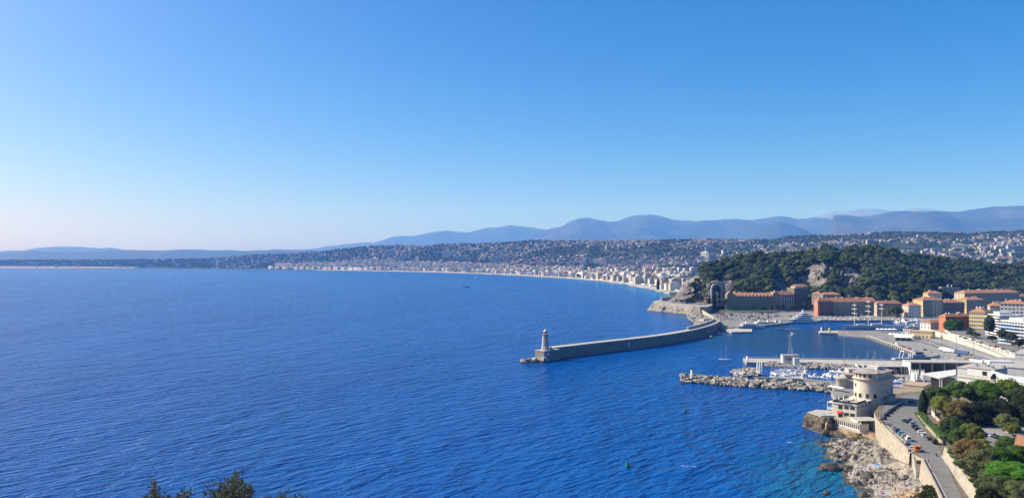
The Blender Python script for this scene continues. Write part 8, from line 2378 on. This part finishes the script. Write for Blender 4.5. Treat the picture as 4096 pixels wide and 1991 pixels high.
MB().tube((0, 0, 0), (.1, 0, 2.1), .03, .03, alu_m, 6).build('pole', bp_); m = MB(); m.lathe([(1.25, 1.75), (.7, 2.05), (0, 2.25)], mat('blue_parasol_cloth', (.08, .26, .62), .8, .05, 1), 10); m.build('canopy', bp_)
# swimmers' wash far out
wake('short white wash of a lone swimmer off the cove', G(3150, 1768), G(3178, 1771), .5, 1, 8, 14, .45)
wake('short white wash of swimmers farther off the cove', G(2728, 1863), G(2790, 1866), .5, 1, 9, 18, .45)
# ------------------------------------------------------------------ rocks of the cove
g = np.random.default_rng(95)
sr = thing('shore_rocks', 'tumbled pale rocks strewn along the cove shore', 'rocks', (150, 320, 0))
sp = []
while len(sp) < 150:
    x, y = float(g.uniform(122, 172)), float(g.uniform(262, 380)); z = cove_z(x, y)
    if -.6 < z < 7.5 and not (abs(y-302) < 8 and z > .3) and not (abs(y-335) < 7 and z > .3): sp.append((x, y, z+.1))
boulder_field(sr, sp, .35, 1.15, 96)
wet_b = [np_mesh('sea_rock', (lambda V: V*np.array([1, .8, .55]))(CS4[0]*(1+.5*(fbm(CS4[0][:, 0]*2+i*3, CS4[0][:, 1]*2+CS4[0][:, 2], 3)[:, None]-.5))), CS4[1], [rock_d_m]) for i in range(4)]
for i, (px, py, s, lab) in enumerate(((3322, 1873, 4.6, 'big dark rock standing in the cove water'), (3290, 1876, 2.2, 'small dark rock left of the big one in the cove'), (3336, 1826, 3.2, 'dark rock at the tip of the far reef'), (3388, 1833, 3.0, 'dark rock in the middle of the far reef'), (3372, 1868, 2.6, 'dark rock between the big one and the pebbles'), (3392, 1872, 2.4, 'low dark rock nearest the pebbles'), (3452, 1982, 3.0, 'dark rock in the near shallows at the lower edge'), (3440, 1905, 2.6, 'dark pointed rock on the near reef'), (3475, 1922, 4.0, 'broad brown rock on the near reef'), (3545, 1925, 4.4, 'large brown boulder between the two pebble beaches'), (3308, 1988, 1.6, 'small dark rock awash at the lower edge'), (3300, 1742, 2.6, 'dark rock at the foot of the restaurant cliff'))):
    p = G(px, py, .3); o = link('sea_rock', wet_b[i % 4], None, (p.x, p.y, .35 if i < 8 else 2.0), i*1.3, (s, s, s)); tag(o, lab, 'rock')

# ------------------------------------------------------------------ the viewpoint: slope under the camera and shrub tops
xs = np.linspace(-90, 210, 40); ys = np.concatenate([np.linspace(-60, 0, 6), np.linspace(4, 190, 34)])
Xv, Yv = np.meshgrid(xs, ys, indexing='ij')
zr = np.interp(Yv, [-60, 0, 3, 10, 40, 80, 120, 160, 190], [96, 88.3, 87.6, 84, 64, 48, 33, 20, 12])
lf = np.clip((Xv+70)/60, 0, 1); lf = lf*lf*(3-2*lf)
lim = np.clip(1-np.clip(Yv-60, 0, 200)/130*np.clip((88-Xv)/60, 0, 1), 0, 1)
Zv = zr*lf*lim+(fbm(Xv/14, Yv/14, 3)-.5)*3*np.clip(Yv/30, 0, 1)-3*(1-lf)
nu, nv = Xv.shape; I = np.arange(nu*nv).reshape(nu, nv)
Q = np.stack([I[:-1, :-1], I[1:, :-1], I[1:, 1:], I[:-1, 1:]], -1).reshape(-1, 4)
tag(link('viewpoint_hillside', np_mesh('viewpoint_hillside', np.stack([Xv, Yv, Zv], -1).reshape(-1, 3), Q, [soil_m], smooth=True)), kind='structure')
shrub_m = leaf_mat('mastic_leaves', (.085, .11, .06), .0, .5, 6.0, .25)
def near_shrub(label, cxp, Y, spec, seed, name='shrub'):
    """bush of leafy sprigs; spec = list of (px, top py, spread px) of its sprig tips"""
    g_ = np.random.default_rng(seed)
    base = XY(cxp, Y, 90-.32*Y-1.2)
    t = thing(name, label, 'shrub', base)
    st_ = MB(); Vs, Qs, k = [], [], 0
    for (px, py, spx) in spec:
        for s in range(7):
            tip = AT(px+g_.normal(0, spx), py+abs(g_.normal(0, spx*.5)), Y+g_.normal(0, .25))-base
            b0 = Vector((tip.x*.35+g_.normal(0, .06), tip.y*.4, tip.z*.25))
            mid = b0.lerp(tip, .55)+Vector((g_.normal(0, .03), g_.normal(0, .03), 0))
            st_.tube(b0, mid, .009, .006, bark_m, 5, False); st_.tube(mid, tip, .006, .003, bark_m, 5, False)
            for q in range(46):
                f = g_.random()**.75; p = (b0.lerp(mid, f*2-0) if f < .5 else mid.lerp(tip, f*2-1))
                ax = Vector((g_.normal(0, 1), g_.normal(0, 1), g_.normal(.9, .6))).normalized(); sd = ax.orthogonal().normalized(); sd = (Matrix.Rotation(g_.random()*6.28, 3, ax) @ sd)
                L = g_.uniform(.028, .052); w = L*.2
                p = p+Vector((g_.normal(0, .015), g_.normal(0, .015), g_.normal(0, .015)))
                Vs += [p, p+ax*L*.45+sd*w, p+ax*L, p+ax*L*.5-sd*w]; Qs.append((k, k+1, k+2, k+3)); k += 4
    st_.build('stem', t)
    link('foliage', np_mesh('foliage', np.array([tuple(v) for v in Vs]), np.array(Qs), [shrub_m]), t)
near_shrub('dark leafy shrub top at the bottom edge, the left one', 670, 7.6, [(612, 1955, 14), (590, 1985, 12), (665, 1980, 10), (720, 1978, 12), (745, 1960, 9), (610, 1925, 5), (690, 2010, 30), (630, 2010, 25)], 1)
near_shrub('dark leafy shrub top at the bottom edge, the tallest in the middle', 915, 7.2, [(905, 1905, 16), (880, 1925, 18), (940, 1930, 18), (960, 1920, 14), (900, 1950, 28), (850, 1975, 22), (985, 1950, 12), (945, 1885, 4), (905, 1985, 35), (930, 1960, 28), (870, 1960, 22), (1000, 1938, 6)], 2)
near_shrub('small dark leafy shrub top at the bottom edge, the right one', 1160, 7.8, [(1145, 1970, 12), (1185, 1985, 10), (1060, 1985, 10), (1120, 1985, 20), (1200, 1992, 10)], 3)
